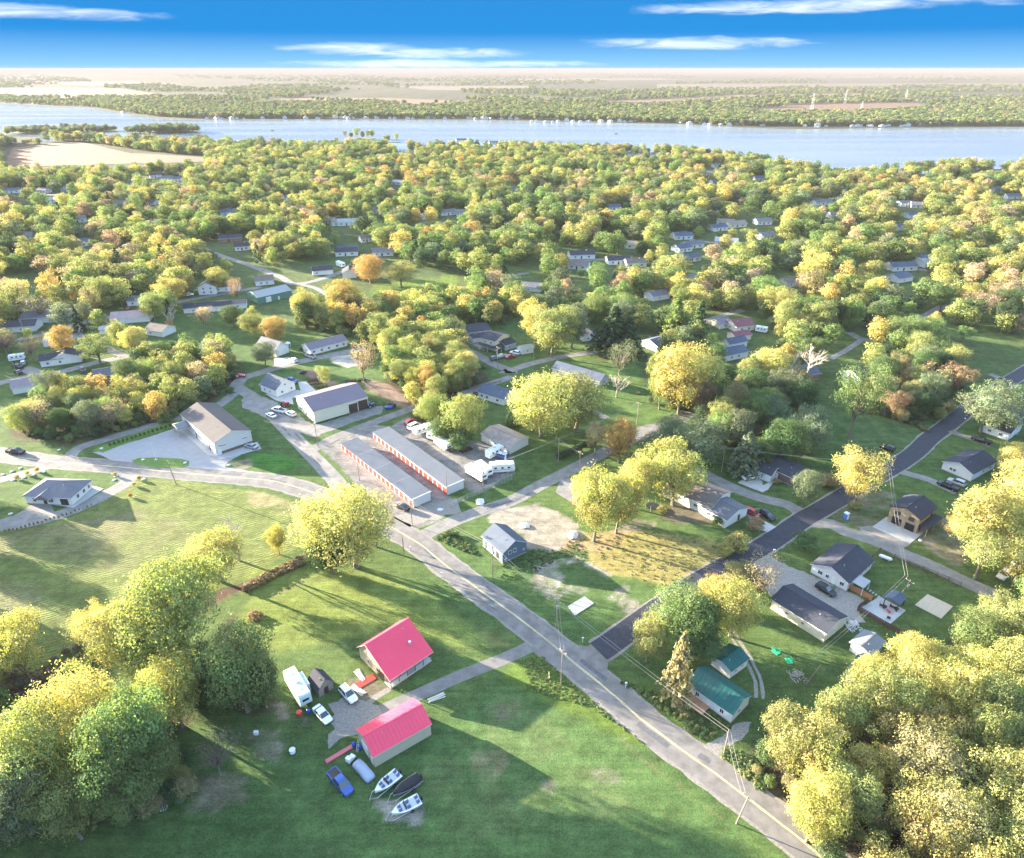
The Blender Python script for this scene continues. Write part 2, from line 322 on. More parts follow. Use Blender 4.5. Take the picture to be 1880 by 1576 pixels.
# storage yard, equipment yard and other bare ground
paint('e620,1290 880,1180 1000,1190 1140,1110 1400,1290 1650,1290 1880,1400 i1880,200 1700,310 1400,420 1400,500 1300,560 1160,600 1060,560 500,0', (0.185, 0.172, 0.160), 1.0, 1.2, 4, 1, 0.05, seed=71)
paint('i1180,440 1290,400 1400,430 1380,500 1280,500', (0.12, 0.15, 0.07), 1, 1.2, 3, 0.8, 0.6, seed=72)
paint('i1420,350 1540,300 1620,340 1460,410', (0.085, 0.132, 0.038), 1, 0.8, 3, 1, 1, seed=73)
paint('e340,790 500,780 640,900 560,900 420,830', (0.20, 0.13, 0.10), 1.5, 2, 4, 1, 0.2, seed=74)
paint('e830,850 1000,880 1140,1000 1140,1080 960,980 820,900', (0.20, 0.14, 0.11), 1.5, 2, 4, 1, 0.2, seed=75)
paint('e560,690 700,670 880,760 760,790 620,740', (0.33, 0.30, 0.26), 1.2, 2, 5, 1, 0.1, seed=76)
paint('e600,790 780,750 900,690 990,780 980,850 820,840 640,840', (0.078, 0.130, 0.042), 1.5, 2, 5, 1, 1, seed=77)
paint('k500,470 760,290 960,330 980,400 790,580 700,600 480,500', (0.17, 0.15, 0.10), 1.2, 3, 4, 0.85, 0.4, seed=78)
paint('k1090,660 1260,520 1420,560 1480,700 1420,900 1300,830', (0.19, 0.165, 0.115), 1.5, 3, 5, 0.9, 0.4, seed=79)
paint('g630,1100 1150,1130 1200,1240 900,1400 500,1400 620,1260', (0.075, 0.12, 0.045), 1.5, 3, 6, 1, 1, seed=80)
paint('h1640,120 1750,100 1880,60 1800,140 1680,180', (0.22, 0.19, 0.13), 1, 1.5, 3, 0.9, 0.4, seed=81)
paint('i0,60 160,40 300,90 340,160 200,180 30,150', (0.06, 0.16, 0.03), 1.5, 2, 5, 1, 1, seed=82)
paint('e880,170 1480,100 1480,180 1320,260 980,290 870,240', (0.12, 0.17, 0.035), 2, 3, 8, 1, 1, seed=83)
paint('f420,730 1000,640 1020,1000 1300,1120 900,1150 700,940', (0.080, 0.132, 0.040), 2, 3, 8, 1, 1, seed=84)
paint('f680,670 830,660 850,720 720,720', (0.16, 0.10, 0.075), 1, 2, 3, 0.9, 0.4, seed=85)
paint('j980,1140 1060,1120 1060,1180', DIRT, 0.6, 0.5, 2, 0.6, 0.4)
# dark ditch line between the meadow and the lawn
paint('z-300,1310 60,1240 180,1190 300,1120 430,1075 500,1050 580,1020 580,1030 500,1062 430,1090 320,1150 180,1215 60,1270 -300,1345', (0.10, 0.06, 0.045), 1, 1.2, 4, 1, 0.2, 0, seed=86)
# worn tracks, mower lines and thin wheel marks in the lawns
for k, (s_, c_) in enumerate((('n860,820 1000,960 1200,1120 1420,1290 1600,1410 1580,1420 1400,1305 1180,1135 980,975 850,835', (0.15, 0.16, 0.07)), ('i120,1085 300,1000 490,905 495,915 305,1015 125,1100', (0.17, 0.15, 0.09)), ('n-300,900 0,820 300,900 600,1180 590,1190 290,915 0,838 -300,918', (0.105, 0.15, 0.06)), ('m1250,1050 1500,900 1700,620 1712,625 1515,910 1258,1062', (0.11, 0.15, 0.06)), ('n100,560 300,720 560,1000 700,1300 688,1304 548,1010 290,732 92,570', (0.12, 0.155, 0.06)),
      ('m0,880 200,960 420,1180 560,1390 548,1394 405,1188 190,972 0,895', (0.12, 0.145, 0.065)), ('m1700,620 1840,600 1880,700 1800,720', (0.15, 0.13, 0.085)), ('n300,1130 420,1160 380,1260 280,1210', (0.16, 0.15, 0.10)), ('n620,400 700,420 690,470 600,450', (0.12, 0.13, 0.06)))):
    paint(s_, c_, 0.7, 0.5, 2.5, 0.8, 0.8, seed=120 + k)
# strips of lawn along the dark new road
for k, s in enumerate(('k0,560 80,600 30,650 -100,700', 'k930,200 1300,330 1420,460 1250,420 1130,340 940,330 760,290 860,220')): paint(s, (0.085, 0.132, 0.038), 1, 1, 3, 1, 1, seed=90 + k)

me = bpy.data.meshes.new('ground'); nv = nx * ny
co = np.zeros((nv, 3), np.float32); co[:, 0] = GX.ravel(); co[:, 1] = GY.ravel()
me.vertices.add(nv); me.vertices.foreach_set('co', co.ravel())
ii = (np.arange(ny - 1)[:, None] * nx + np.arange(nx - 1)[None, :]).ravel(); q = np.stack([ii, ii + 1, ii + nx + 1, ii + nx], 1).astype(np.int32)
me.loops.add(q.size); me.loops.foreach_set('vertex_index', q.ravel()); me.polygons.add(len(q)); me.polygons.foreach_set('loop_start', (np.arange(len(q)) * 4).astype(np.int32))
me.update()
for nm, arr in (('gcol', np.clip(base, 0.005, 1)), ('gmask', mask)):
    a = me.color_attributes.new(nm, 'FLOAT_COLOR', 'POINT'); c = np.ones((nv, 4), np.float32); c[:, :3] = arr.reshape(-1, 3); a.data.foreach_set('color', c.ravel())
gm, t, b = nodes('ground_soil_and_grass'); N = t.nodes; L = t.links; b.inputs['Roughness'].default_value = 0.95; b.inputs['Specular IOR Level'].default_value = 0.1
ca = N.new('ShaderNodeAttribute'); ca.attribute_name = 'gcol'; ma = N.new('ShaderNodeAttribute'); ma.attribute_name = 'gmask'; sp = N.new('ShaderNodeSeparateXYZ'); L.new(ma.outputs['Vector'], sp.inputs[0])
tc = N.new('ShaderNodeTexCoord')
def noise(scale, detail=5, rough=0.6, vec=None):
    n = N.new('ShaderNodeTexNoise'); n.inputs['Scale'].default_value = scale; n.inputs['Detail'].default_value = detail; n.inputs['Roughness'].default_value = rough; L.new(vec or tc.outputs['Object'], n.inputs['Vector']); return n
def mrange(src, a, b_, c, d):
    n = N.new('ShaderNodeMapRange'); n.inputs[1].default_value = a; n.inputs[2].default_value = b_; n.inputs[3].default_value = c; n.inputs[4].default_value = d; L.new(src, n.inputs[0]); return n.outputs[0]
def math_(op, a, b_):
    n = N.new('ShaderNodeMath'); n.operation = op
    for k, v in enumerate((a, b_)):
        if isinstance(v, (int, float)): n.inputs[k].default_value = v
        else: L.new(v, n.inputs[k])
    return n.outputs[0]
nf = noise(2.6, 8, 0.75); nm = noise(0.22, 6, 0.6); nl = noise(0.05, 4)
k1 = mrange(nf.outputs[0], 0.33, 0.67, 0.55, 1.45); k2 = mrange(nm.outputs[0], 0.3, 0.7, 0.72, 1.28); kk = math_('MULTIPLY', k1, k2)
# windrows: a warped wave across the mown meadow, as relief and as cut straw
rot = N.new('ShaderNodeMapping'); rot.inputs['Rotation'].default_value = (0, 0, radians(-28)); L.new(tc.outputs['Object'], rot.inputs[0])
wv = N.new('ShaderNodeTexWave'); wv.wave_type = 'BANDS'; wv.bands_direction = 'Y'; wv.inputs['Scale'].default_value = 0.31; wv.inputs['Distortion'].default_value = 11.0; wv.inputs['Detail'].default_value = 4; wv.inputs['Detail Scale'].default_value = 0.25; wv.inputs['Detail Roughness'].default_value = 0.65; L.new(rot.outputs[0], wv.inputs['Vector'])
wm = math_('MULTIPLY', wv.outputs['Fac'], sp.outputs[1])
kk = math_('MULTIPLY', kk, mrange(wm, 0, 1, 0.93, 1.22))
ms = N.new('ShaderNodeMapping'); ms.inputs['Rotation'].default_value = (0, 0, radians(-38)); ms.inputs['Scale'].default_value = (0.05, 0.9, 1); L.new(tc.outputs['Object'], ms.inputs[0])
nst = noise(1.0, 4, 0.6, ms.outputs[0]); kk = math_('MULTIPLY', kk, mrange(nst.outputs[0], 0.35, 0.65, 0.86, 1.14))
ncl = noise(0.55, 5, 0.7); kk = math_('MULTIPLY', kk, mrange(ncl.outputs[0], 0.3, 0.7, 0.8, 1.2))
vs = N.new('ShaderNodeVectorMath'); vs.operation = 'SCALE'; L.new(ca.outputs['Color'], vs.inputs[0]); L.new(kk, vs.inputs['Scale'])
# dry blades in the grass
yl = N.new('ShaderNodeMix'); yl.data_type = 'RGBA'; nd = noise(0.9, 7, 0.7); L.new(math_('MULTIPLY', mrange(nd.outputs[0], 0.52, 0.72, 0, 0.55), sp.outputs[0]), yl.inputs[0]); L.new(vs.outputs[0], yl.inputs[6]); yl.inputs[7].default_value = (0.16, 0.165, 0.06, 1)
L.new(yl.outputs[2], b.inputs['Base Color'])
bp = N.new('ShaderNodeBump'); bp.inputs['Strength'].default_value = 1.0; bp.inputs['Distance'].default_value = 1.0
ng = noise(5.0, 4, 0.7)
hh = math_('ADD', math_('ADD', math_('MULTIPLY', math_('MULTIPLY', ng.outputs[0], 0.30), sp.outputs[0]), math_('MULTIPLY', nf.outputs[0], 0.28)), math_('MULTIPLY', math_('MULTIPLY', wm, mrange(nm.outputs[0], 0.4, 0.62, 0.0, 1.0)), 0.26)); L.new(hh, bp.inputs['Height']); L.new(bp.outputs[0], b.inputs['Normal'])
me.materials.append(gm); ground = ob('ground', me); tag(ground, 'grass and bare earth spreading under the whole village', kind='structure')

# ------------------------------------------------------------------ flat sheets: roads, paths, yards, water, far fields
def smooth(P, step=2.0):
    out = []; n = len(P)
    for i in range(n - 1):
        p0 = P[max(i - 1, 0)]; p1 = P[i]; p2 = P[i + 1]; p3 = P[min(i + 2, n - 1)]; k = max(2, int(hypot(p2[0] - p1[0], p2[1] - p1[1]) / step))
        for j in range(k):
            t = j / k; out.append(tuple(0.5 * (2 * b + (c - a) * t + (2 * a - 5 * b + 4 * c - d) * t * t + (3 * b - a - 3 * c + d) * t ** 3) for a, b, c, d in zip(p0, p1, p2, p3)))
    out.append(P[-1]); return out
def strip(name, s, width, m, z, off=0.0, label=None, wob=0.12, kind='structure', dash=None):
    P = smooth(gp(s)); mb = MB(); vs = []; n = len(P)
    for i, p in enumerate(P):
        a = P[max(i - 1, 0)]; b = P[min(i + 1, n - 1)]; d = hypot(b[0] - a[0], b[1] - a[1]) or 1; nx_, ny_ = -(b[1] - a[1]) / d, (b[0] - a[0]) / d
        w = width / 2 + (random.random() - 0.5) * wob; w2 = width / 2 + (random.random() - 0.5) * wob
        vs += [(p[0] + nx_ * (off + w), p[1] + ny_ * (off + w), z), (p[0] + nx_ * (off - w2), p[1] + ny_ * (off - w2), z)]
    fs = [(2 * i + 1, 2 * i + 3, 2 * i + 2, 2 * i) for i in range(n - 1) if dash is None or (i // dash) % 2 == 0]
    mb.add(vs, fs, m); o = mb.obj(name); tag(o, label, kind=kind); return o
def patch(name, s, m, z, label=None, jit=0.4, step=1.2, P=None, thick=0, kind='structure'):
    P = P or gp(s); out = []
    for i, p in enumerate(P):
        q = P[(i + 1) % len(P)]; k = max(1, int(hypot(q[0] - p[0], q[1] - p[1]) / step)) if jit else 1
        for j in range(k):
            t = j / k; out.append((p[0] + (q[0] - p[0]) * t + (random.random() - 0.5) * jit * 2, p[1] + (q[1] - p[1]) * t + (random.random() - 0.5) * jit * 2))
    from mathutils.geometry import tessellate_polygon
    tri = tessellate_polygon([[Vector((x, y, 0)) for x, y in out]]); n = len(out); vs = [(x, y, z) for x, y in out]
    mb = MB(); fs = []
    for a, b_, c in tri:
        ar = (out[b_][0] - out[a][0]) * (out[c][1] - out[a][1]) - (out[c][0] - out[a][0]) * (out[b_][1] - out[a][1]); fs.append((a, b_, c) if ar > 0 else (a, c, b_))
    if thick:
        vs += [(x, y, 0) for x, y in out]; area = sum(out[i][0] * out[(i + 1) % n][1] - out[(i + 1) % n][0] * out[i][1] for i in range(n))
        fs += [((i, n + i, n + (i + 1) % n, (i + 1) % n) if area > 0 else (i, (i + 1) % n, n + (i + 1) % n, n + i)) for i in range(n)]
    mb.add(vs, fs, m); o = mb.obj(name); tag(o, label, kind=kind); return o
OLD = mat('old_asphalt', (0.160, 0.146, 0.136), 0.9, 0.30, 0.35, 0.3, 12, dirt=0.25)
PALE = mat('pale_asphalt', (0.185, 0.172, 0.160), 0.9, 0.28, 0.35, 0.3, 12, dirt=0.3)
NEW = mat('new_asphalt', (0.036, 0.037, 0.048), 0.8, 0.25, 0.8, 0.3, 20)
GRAVEL = mat('gravel', (0.21, 0.19, 0.17), 0.95, 0.35, 2.2, 0.9, 9, dirt=0.3)
GRAVEL2 = mat('coarse_pale_gravel', (0.235, 0.212, 0.19), 0.95, 0.45, 3.0, 1.0, 6, dirt=0.35)
CONC = mat('concrete', (0.37, 0.355, 0.345), 0.85, 0.1, 0.7, 0.2, 8, dirt=0.12)
PAINTW = mat('worn_white_line', (0.55, 0.53, 0.48), 0.8, 0.3, 3); PAINTY = mat('worn_yellow_line', (0.50, 0.42, 0.22), 0.8, 0.35, 3)
MAIN = 'z-260,800 -100,815 0,835 102,848 222,858 332,868.5 480,881 524,889 588,909 640,932 700,958 740,981 776.6,1003.8 817,1037 868.5,1075 940,1126 1000,1172 1060,1222 1117,1268 1175,1319 1252,1377 1303,1413 1364,1459 1400,1487 1480,1550 1580,1640 1760,1790 1990,1960'
strip('gravel_shoulder', MAIN, 8.6, GRAVEL, 0.008, 0, 'pale gravel shoulders along the county road', 0.6)
strip('road', MAIN, 7.2, OLD, 0.024, 0, 'grey two-lane road running diagonally past the red roofed house', 0.1)
strip('road_line', MAIN, 0.17, PAINTY, 0.030, 0.12, 'faded yellow centre line of the main road'); strip('road_line', MAIN, 0.13, PAINTY, 0.030, -0.14, 'second faded yellow centre line of the main road')
strip('road', 'z651,928 625,893 588,853 562,826 511,773 478,742 460,726 442,716 434,708 440,700 449,693 480,684 511,674 575,659 638,646 670,640', 5.6, PALE, 0.016, 0, 'pale village street curving north past the metal buildings')
strip('road', 'z120,850 143,824 190,808 255,789 345,763 398,746 430,722', 4.6, PALE, 0.012, 0, 'lane along the edge of the wood beside the warehouse')
strip('road', 'z560,832 588,818 613,804 650,790 690,774 751,752 800,732', 4.6, OLD, 0.0125, 0, 'side street between the purple roofed metal building and the storage rows')
strip('road', 'z770,988 800,972 843,953 890,936 940,919.5 985,895 1030,872 1086,843 1130,820 1170,803 1215,785 1260,765 1300,745', 5.2, PALE, 0.012, 0, 'pale gravelly lane running right from the junction')
strip('gravel_patch', 'i1060,560 1200,500 1380,450 1500,430', 8.5, GRAVEL, 0.008, 0, 'loose gravel at the storage yard entrance', 2.5)
def patches(s, n, half, m, z, seed):
    P = smooth(gp(s), 1.0); r = random.Random(seed)
    for k in range(n):
        i = r.randrange(10, len(P) - 20); a, b_ = P[i], P[i + 1]; h = heading(a, b_); l, w_ = r.uniform(1.0, 6), r.uniform(.4, 1.6); o_ = r.uniform(-half, half)
        c_ = (a[0] - sin(h) * o_, a[1] + cos(h) * o_); patch('road_patch', None, m, z + k * .0002, 'darker mended patch in the old road surface', .08, .6, P=[(c_[0] + cos(h) * u - sin(h) * v, c_[1] + sin(h) * u + cos(h) * v) for u, v in ((-l, -w_ / 2), (l, -w_ / 2), (l, w_ / 2), (-l, w_ / 2))])['group'] = 'road mends'
TAR = mat('tar_patch', (0.10, 0.098, 0.105), 0.85, 0.25, 1.5)
patches(MAIN, 16, 2.2, TAR, 0.0265, 3)
D5 = 'z1098,1196 1110,1189 1137,1170 1200,1124 1255,1086 1303,1056 1350,1030 1400,1004 1440,978 1476,953 1510,934 1543,914.5 1580,892 1617,871 1650,852 1681,830 1706,806 1738,782 1770,757 1800,735 1830,715 1859.5,696 1900,672 1990,620'
strip('gravel_shoulder', D5, 7.4, GRAVEL, 0.008, 0, 'gravel edges of the new black road', 0.5)
strip('road', D5, 6.2, NEW, 0.020, 0, 'freshly laid black asphalt road climbing to the right', 0.08)
patch('road_apron', 'n300,50 420,125 520,178 620,180 730,130 840,240 775,300 760,350 790,400 900,470 700,480 400,340 200,210', OLD, 0.018, 'worn patched asphalt at the crossroads', 0.15)
strip('road', 'z972,1188 955,1196 925,1210 843,1242 790,1266 740,1288 700,1306', 3.4, OLD, 0.012, 0, 'narrow driveway of the red roofed house')
patch('gravel_yard', 'm570,590 700,555 760,560 850,590 940,600 1000,640 960,680 760,830 650,850 590,890 560,930 540,880 560,830 620,790 560,730 590,680', GRAVEL, 0.008, 'grey gravel turnaround between the two red roofed buildings', 0.5)
strip('footpath', 'm1000,490 900,550 850,590', 1.4, GRAVEL, 0.012, 0, 'short gravel path from the porch to the turnaround')
strip('lane', 'k340,545 500,560 600,612 760,660 900,720 1050,790 1200,850 1450,970 1700,1080', 5.2, PALE, 0.012, 0, 'pale straight lane behind the fenced garden')
strip('lane', 'k900,150 960,172 1080,205 1200,240 1330,300 1400,330', 3.6, PALE, 0.012, 0, 'driveway to the pale house on the right edge')
strip('lane', 'k300,500 180,420 0,375 j1700,310 1480,205 1400,160', 4.6, PALE, 0.012, 0, 'lane running left from the black road past the small ranch houses')
patch('driveway', 'k-130,470 0,530 120,590 60,620 -60,590 j1760,470 1880,440', CONC, 0.016, 'short concrete driveway beside the white split-level house', 0.1)
patch('driveway', 'j1700,260 1810,190 1880,250 k0,280 90,240 40,310 -20,340 j1880,330', CONC, 0.016, 'concrete parking pad before the dark brick house', 0.05)
patch('gravel_yard', 'k-110,790 20,770 120,830 330,915 600,1035 750,1110 690,1190 740,1260 640,1300 590,1240 400,1100 180,1010 60,1080 -40,900', GRAVEL2, 0.010, 'coarse pale gravel yard around the black car', 0.35)
patch('driveway', 'k790,578 890,505 1100,560 1225,565 1060,700', CONC, 0.05, 'clean pale concrete apron in front of the brick garage', 0, thick=1)
patch('lane', 'k690,580 800,570 1070,700 1000,740 760,660', PALE, 0.014, 'gravel link from the lane to the garage apron', 0.3)
patch('patio', 'k690,1170 840,1080 1030,1180 910,1285', CONC, 0.06, 'square concrete patio with furniture in the fenced garden', 0, thick=1)
patch('sand_pit', 'k1095,1140 1185,1062 1370,1150 1285,1238', mat('sand', (0.42, 0.35, 0.26), 0.95, 0.12, 1.5, 0.4), 0.05, 'rectangle of tan sand in the fenced garden', 0, thick=1)
patches('z625,893 588,853 562,826 511,773 478,742 460,726', 7, 1.5, TAR, 0.0185, 5); patches('z843,953 890,936 940,919.5 985,895 1030,872', 5, 1.5, TAR, 0.0145, 6)
strip('wheel_track', 'n1640,60 1700,160 1760,250 1810,340 1850,440 1860,560', 0.7, GRAVEL2, 0.010, 0.7, 'left gravel wheel track curving behind the green roofed sheds', 0.3)
strip('wheel_track', 'n1640,60 1700,160 1760,250 1810,340 1850,440 1860,560', 0.7, GRAVEL2, 0.010, -0.7, 'right gravel wheel track curving behind the green roofed sheds', 0.3)
patch('driveway', 'n1450,900 1560,850 1700,740 1800,720 1760,830 1650,900 1560,975', GRAVEL2, 0.012, 'gravel entrance under the trees by the green roofed house', 0.3)
patch('parking_lot', 'd690,1372 1050,1270 1290,1190 1340,1180 1560,1400 h1600,40 1880,-20 1640,110 1620,150 1880,190 1880,240 900,140 740,70 660,40', mat('parking_concrete', (0.27, 0.262, 0.265), 0.85, 0.1, 0.4, 0.2, dirt=0.1), 0.014, 'wide pale concrete parking lot of the warehouse', 0.15)
patch('sidewalk', 'd1560,1400 1500,1400 1250,1180 1340,1180', CONC, 0.12, 'white concrete walk along the warehouse front', 0, thick=1)
patch('sidewalk', 'd1560,1400 1585,1430 1880,1350 1850,1300 1820,1310', CONC, 0.11, 'concrete slab behind the warehouse gable', 0, thick=1)
patch('lawn_island', 'h945,105 990,85 1120,78 1300,90 1360,105 1355,140 1300,155 1100,150 990,130', mat('lawn_bright', (0.095, 0.16, 0.03), 0.95, 0.3, 1.2, 0.8, 5), 0.06, 'oval grass island with flagpole in the parking lot', 0.1, thick=1)
patch('parking_lot', 'e-20,920 30,960 160,1000 300,1080 460,1180 700,1110 860,1050 960,1040 940,1090 760,1150 650,1190 470,1260 430,1260 220,1180 100,1120 -60,1050 -60,960', PALE, 0.014, 'pale yard in front of the purple roofed metal building', 0.5)
patch('driveway', 'e110,955 320,925 360,930 340,870 400,865 480,940 300,985 310,1030 180,1000', CONC, 0.05, 'white concrete drive round the small white house', 0, thick=1)
patch('driveway', 'e170,700 280,690 300,720 230,760 170,750', CONC, 0.05, 'concrete pad before the grey roofed garage', 0.1, thick=1)
patch('sidewalk', 'h230,395 285,370 520,420 670,285 745,305 530,443', CONC, 0.10, 'white concrete walk framing the white bungalow', 0, thick=1)
strip('lane', 'h880,190 930,238 860,292 760,345 640,410 500,466 350,514 180,552 0,574 -300,610', 5.4, PALE, 0.014, 0, 'curving concrete driveway of the white bungalow', 0.1)
patch('driveway', 'h250,405 370,420 400,490 200,560 0,600 -60,540 100,500', PALE, 0.016, 'wide drive forecourt of the white bungalow', 0.1)
strip('lane', 'h400,130 260,170 150,200 0,240 -200,280', 4.4, PALE, 0.014, 0, 'narrow lane leaving the main road on the left', 0.1)
patch('driveway', 'j390,330 430,240 490,222 590,330 620,440 560,440', PALE, 0.014, 'concrete pad with swing set beside the lane', 0.1)
patch('slab', 'j480,1150 600,1080 668,1130 530,1218', CONC, 0.12, 'small white concrete slab lying in the grass', 0, thick=1)
patch('foundation_pad', 'i1640,760 1800,840 1830,850 1700,790', SANDM if 'SANDM' in globals() else GRAVEL, 0.02, 'gravel strip round the new blue house', 0.2)
# streets glimpsed between the trees
LANES = ['e940,300 980,292 1150,278 1320,262', 'e0,30 100,70 220,115 300,160 420,150 560,110 640,80 720,60', 'e300,160 440,185 520,220 600,270', 'e1480,600 1640,680 1760,745 1880,790 f0,790 120,790',
         'e1880,830 1700,890 1600,925 1500,960', 'f60,790 200,740 420,690 690,650', 'f-40,160 60,130 120,95 200,85', 'f1130,150 1300,180 1450,230 1600,270 1700,290', 'f1450,440 1560,400 1740,350',
         'd-40,590 0,585 250,540 420,490 560,450 800,400 1000,360 1300,290 1540,245 1880,185', 'd-60,890 60,860 280,820 460,790 640,740 830,700', 'd830,700 900,690 800,640 740,600', 'g620,510 720,560 880,570', 'g720,560 600,640 490,700', 'g1630,810 1720,840 1800,835', 'g1350,1220 1450,1260 1580,1300 1640,1330', 'd160,770 250,800 280,840', 'd380,510 540,470 560,560', 'f590,1050 680,1090 760,1130', 'f940,1240 1060,1200 1200,1170 1330,1090',
         'a150,850 500,840', 'a1060,1120 1180,1170 1300,1210 1450,1260', 'b1290,1200 1500,1190 1580,1180', 'c20,1130 130,1100 260,1110', 'g930,60 1050,50 1180,70', 'g1130,420 1250,350 1380,290', 'c1200,1240 1350,1250', 'b440,1000 560,990', 'e1560,560 1700,640']
LW = [3.6, 5, 4, 5, 4.5, 4.5, 4, 4.5, 4.5, 5.2, 5.5, 4, 4.5, 3, 3, 3, 6, 5, 3.4, 5, 5, 5, 4.5, 5, 4.5, 5, 5, 4, 4]
for i, (s, wd) in enumerate(zip(LANES, LW)): strip('lane', s, wd, PALE if i % 3 else OLD, 0.010 + 0.0007 * i, 0, None, 0.15)
for s, wd, l in (('n700,150 860,60 950,-20', 0.25, 0),): pass
# far side of the lake
WATER, t, b = nodes('lake_water'); N = t.nodes; L = t.links
b.inputs['Base Color'].default_value = (0.23, 0.262, 0.285, 1); b.inputs['Roughness'].default_value = 0.15; b.inputs['Specular IOR Level'].default_value = 0.7
tc = N.new('ShaderNodeTexCoord'); mp = N.new('ShaderNodeMapping'); mp.inputs['Scale'].default_value = (0.02, 0.08, 0.05); L.new(tc.outputs['Object'], mp.inputs[0])
nz = N.new('ShaderNodeTexNoise'); nz.inputs['Scale'].default_value = 1.0; nz.inputs['Detail'].default_value = 5; L.new(mp.outputs[0], nz.inputs['Vector'])
mp2 = N.new('ShaderNodeMapping'); mp2.inputs['Scale'].default_value = (0.0016, 0.012, 0.05); L.new(tc.outputs['Object'], mp2.inputs[0]); nz2 = N.new('ShaderNodeTexNoise'); nz2.inputs['Scale'].default_value = 1.0; nz2.inputs['Detail'].default_value = 4; L.new(mp2.outputs[0], nz2.inputs['Vector'])
mw = N.new('ShaderNodeMapRange'); mw.inputs[1].default_value = 0.4; mw.inputs[2].default_value = 0.62; mw.inputs[3].default_value = 0.13; mw.inputs[4].default_value = 0.21; L.new(nz2.outputs[0], mw.inputs[0]); L.new(mw.outputs[0], b.inputs['Roughness'])
bp = N.new('ShaderNodeBump'); bp.inputs['Strength'].default_value = 0.25; bp.inputs['Distance'].default_value = 1.0; L.new(nz.outputs[0], bp.inputs['Height']); L.new(bp.outputs[0], b.inputs['Normal'])
LAKE = 'a-1500,330 0,352 200,366 480,380 700,412 850,434 1100,443 b640,442 1100,450 1880,468 c600,493 1100,488 1880,482 3600,500 3600,640 1880,705 1500,715 1230,755 930,760 650,730 370,690 150,640 b1880,640 1300,625 1000,620 700,610 430,625 350,635 200,625 0,605 a1880,590 1500,585 1200,562 1080,545 900,538 640,532 300,530 0,535 -1500,520'
patch('lake', LAKE, WATER, 0.25, 'wide pale blue lake stretching across the middle distance', 2.5, 15)
patch('pond', 'a170,545 260,530 330,535 300,562 200,560', WATER, 0.25, 'small pale inlet of the lake behind the tan field', 1.5, 15)
patch('peninsula', 'a10,512 100,500 300,494 560,490 635,497 640,506 480,514 200,520 30,522', mat('shore_grass', (0.10, 0.12, 0.05), 0.95, 0.2, 0.02), 0.32, 'wooded tongue of land reaching into the lake at the left', 2, 15); patch('peninsula', 'a670,512 760,500 900,495 1065,500 1080,510 960,518 720,520', MATS['shore_grass'], 0.32, 'second wooded tongue of land in the lake', 2, 15)
TANF = mat('harvested_field', (0.145, 0.078, 0.045), 0.95, 0.12, 0.01, 0.1); TANF2 = mat('pale_stubble_field', (0.125, 0.092, 0.066), 0.95, 0.1, 0.004); GRF = mat('far_green_field', (0.12, 0.15, 0.07), 0.95, 0.2, 0.01)
FIELDS = [('a80,592 300,568 450,566 600,598 700,622 950,636 1110,645 1090,668 1000,672 600,682 250,692 60,700 30,640', TANF, 'harvested brown field at the left before the lake'),
 ('a-600,305 0,322 300,326 700,322 830,300 640,272 200,270 -600,280', TANF, 'long brown field beyond the lake on the left'), ('b0,322 300,326 800,342 820,360 400,358 0,340 a1400,330', TANF, 'brown field strip beyond the lake'),
 ('b280,260 1050,258 1000,285 500,282', TANF2, 'pale field far beyond the lake'), ('b1380,342 b1880,325 c300,308 c1000,298 c1050,310 c500,326 c0,352 b1880,352', TANF, 'brown field near the far shore woods'),
 ('c330,392 800,355 1300,350 1390,378 1150,402 900,408 450,408', TANF, 'large brown field behind the far shore houses'), ('c-100,248 1880,243 2600,240 2600,262 900,260 400,278 -100,274', TANF2, 'thin pale field near the horizon'),
 ('a100,240 700,236 1000,250 500,256', TANF2, 'pale field near the horizon on the left'), ('b900,222 1700,216 1880,226 1000,232', TANF2, 'faint field near the horizon'), ('c600,208 1300,204 1880,210 900,216', TANF2, 'faint pale field under the horizon on the right')]
for i, (s, m, l) in enumerate(FIELDS): patch('field', s, m, 0.3 + 0.02 * i, l, 3, 30)
# ------------------------------------------------------------------ tree prototypes (crown of leaf-sized faces on clumps, trunk with limbs); unit height
def np_mesh(name, V, F4, mats, lv=None, mi=None):
    me = bpy.data.meshes.new(name); V = np.asarray(V, np.float32); F4 = np.asarray(F4, np.int32); k = F4.shape[1]
    me.vertices.add(len(V)); me.vertices.foreach_set('co', V.ravel()); me.loops.add(F4.size); me.loops.foreach_set('vertex_index', F4.ravel())
    me.polygons.add(len(F4)); me.polygons.foreach_set('loop_start', (np.arange(len(F4)) * k).astype(np.int32))
    for m in mats: me.materials.append(m)
    if mi is not None: me.polygons.foreach_set('material_index', np.asarray(mi, np.int32))
    me.update()
    if lv is not None:
        a = me.color_attributes.new('leafvar', 'FLOAT_COLOR', 'POINT'); c = np.ones((len(V), 4), np.float32); c[:, :lv.shape[1]] = lv; a.data.foreach_set('color', c.ravel())
    return me
def leaves(rng, cen, nrm, size, lv):
    """quads at cen facing roughly nrm"""
    n = len(cen); d = nrm + rng.normal(0, 0.45, (n, 3)); d /= np.linalg.norm(d, axis=1)[:, None] + 1e-9
    a = np.cross(d, rng.normal(0, 1, (n, 3))); a /= np.linalg.norm(a, axis=1)[:, None] + 1e-9; b = np.cross(d, a)
    s = (size * rng.uniform(0.6, 1.3, n))[:, None]; a = a * s; b = b * s * rng.uniform(0.5, 0.9, (n, 1))
    fold = d * s * 0.35
    V = np.stack([cen - a * 1.1, cen - b + fold, cen + a * 1.1, cen + b - fold * 0.2], 1).reshape(-1, 3); F = np.arange(4 * n).reshape(n, 4)
    return V, F, np.repeat(lv, 4, 0)
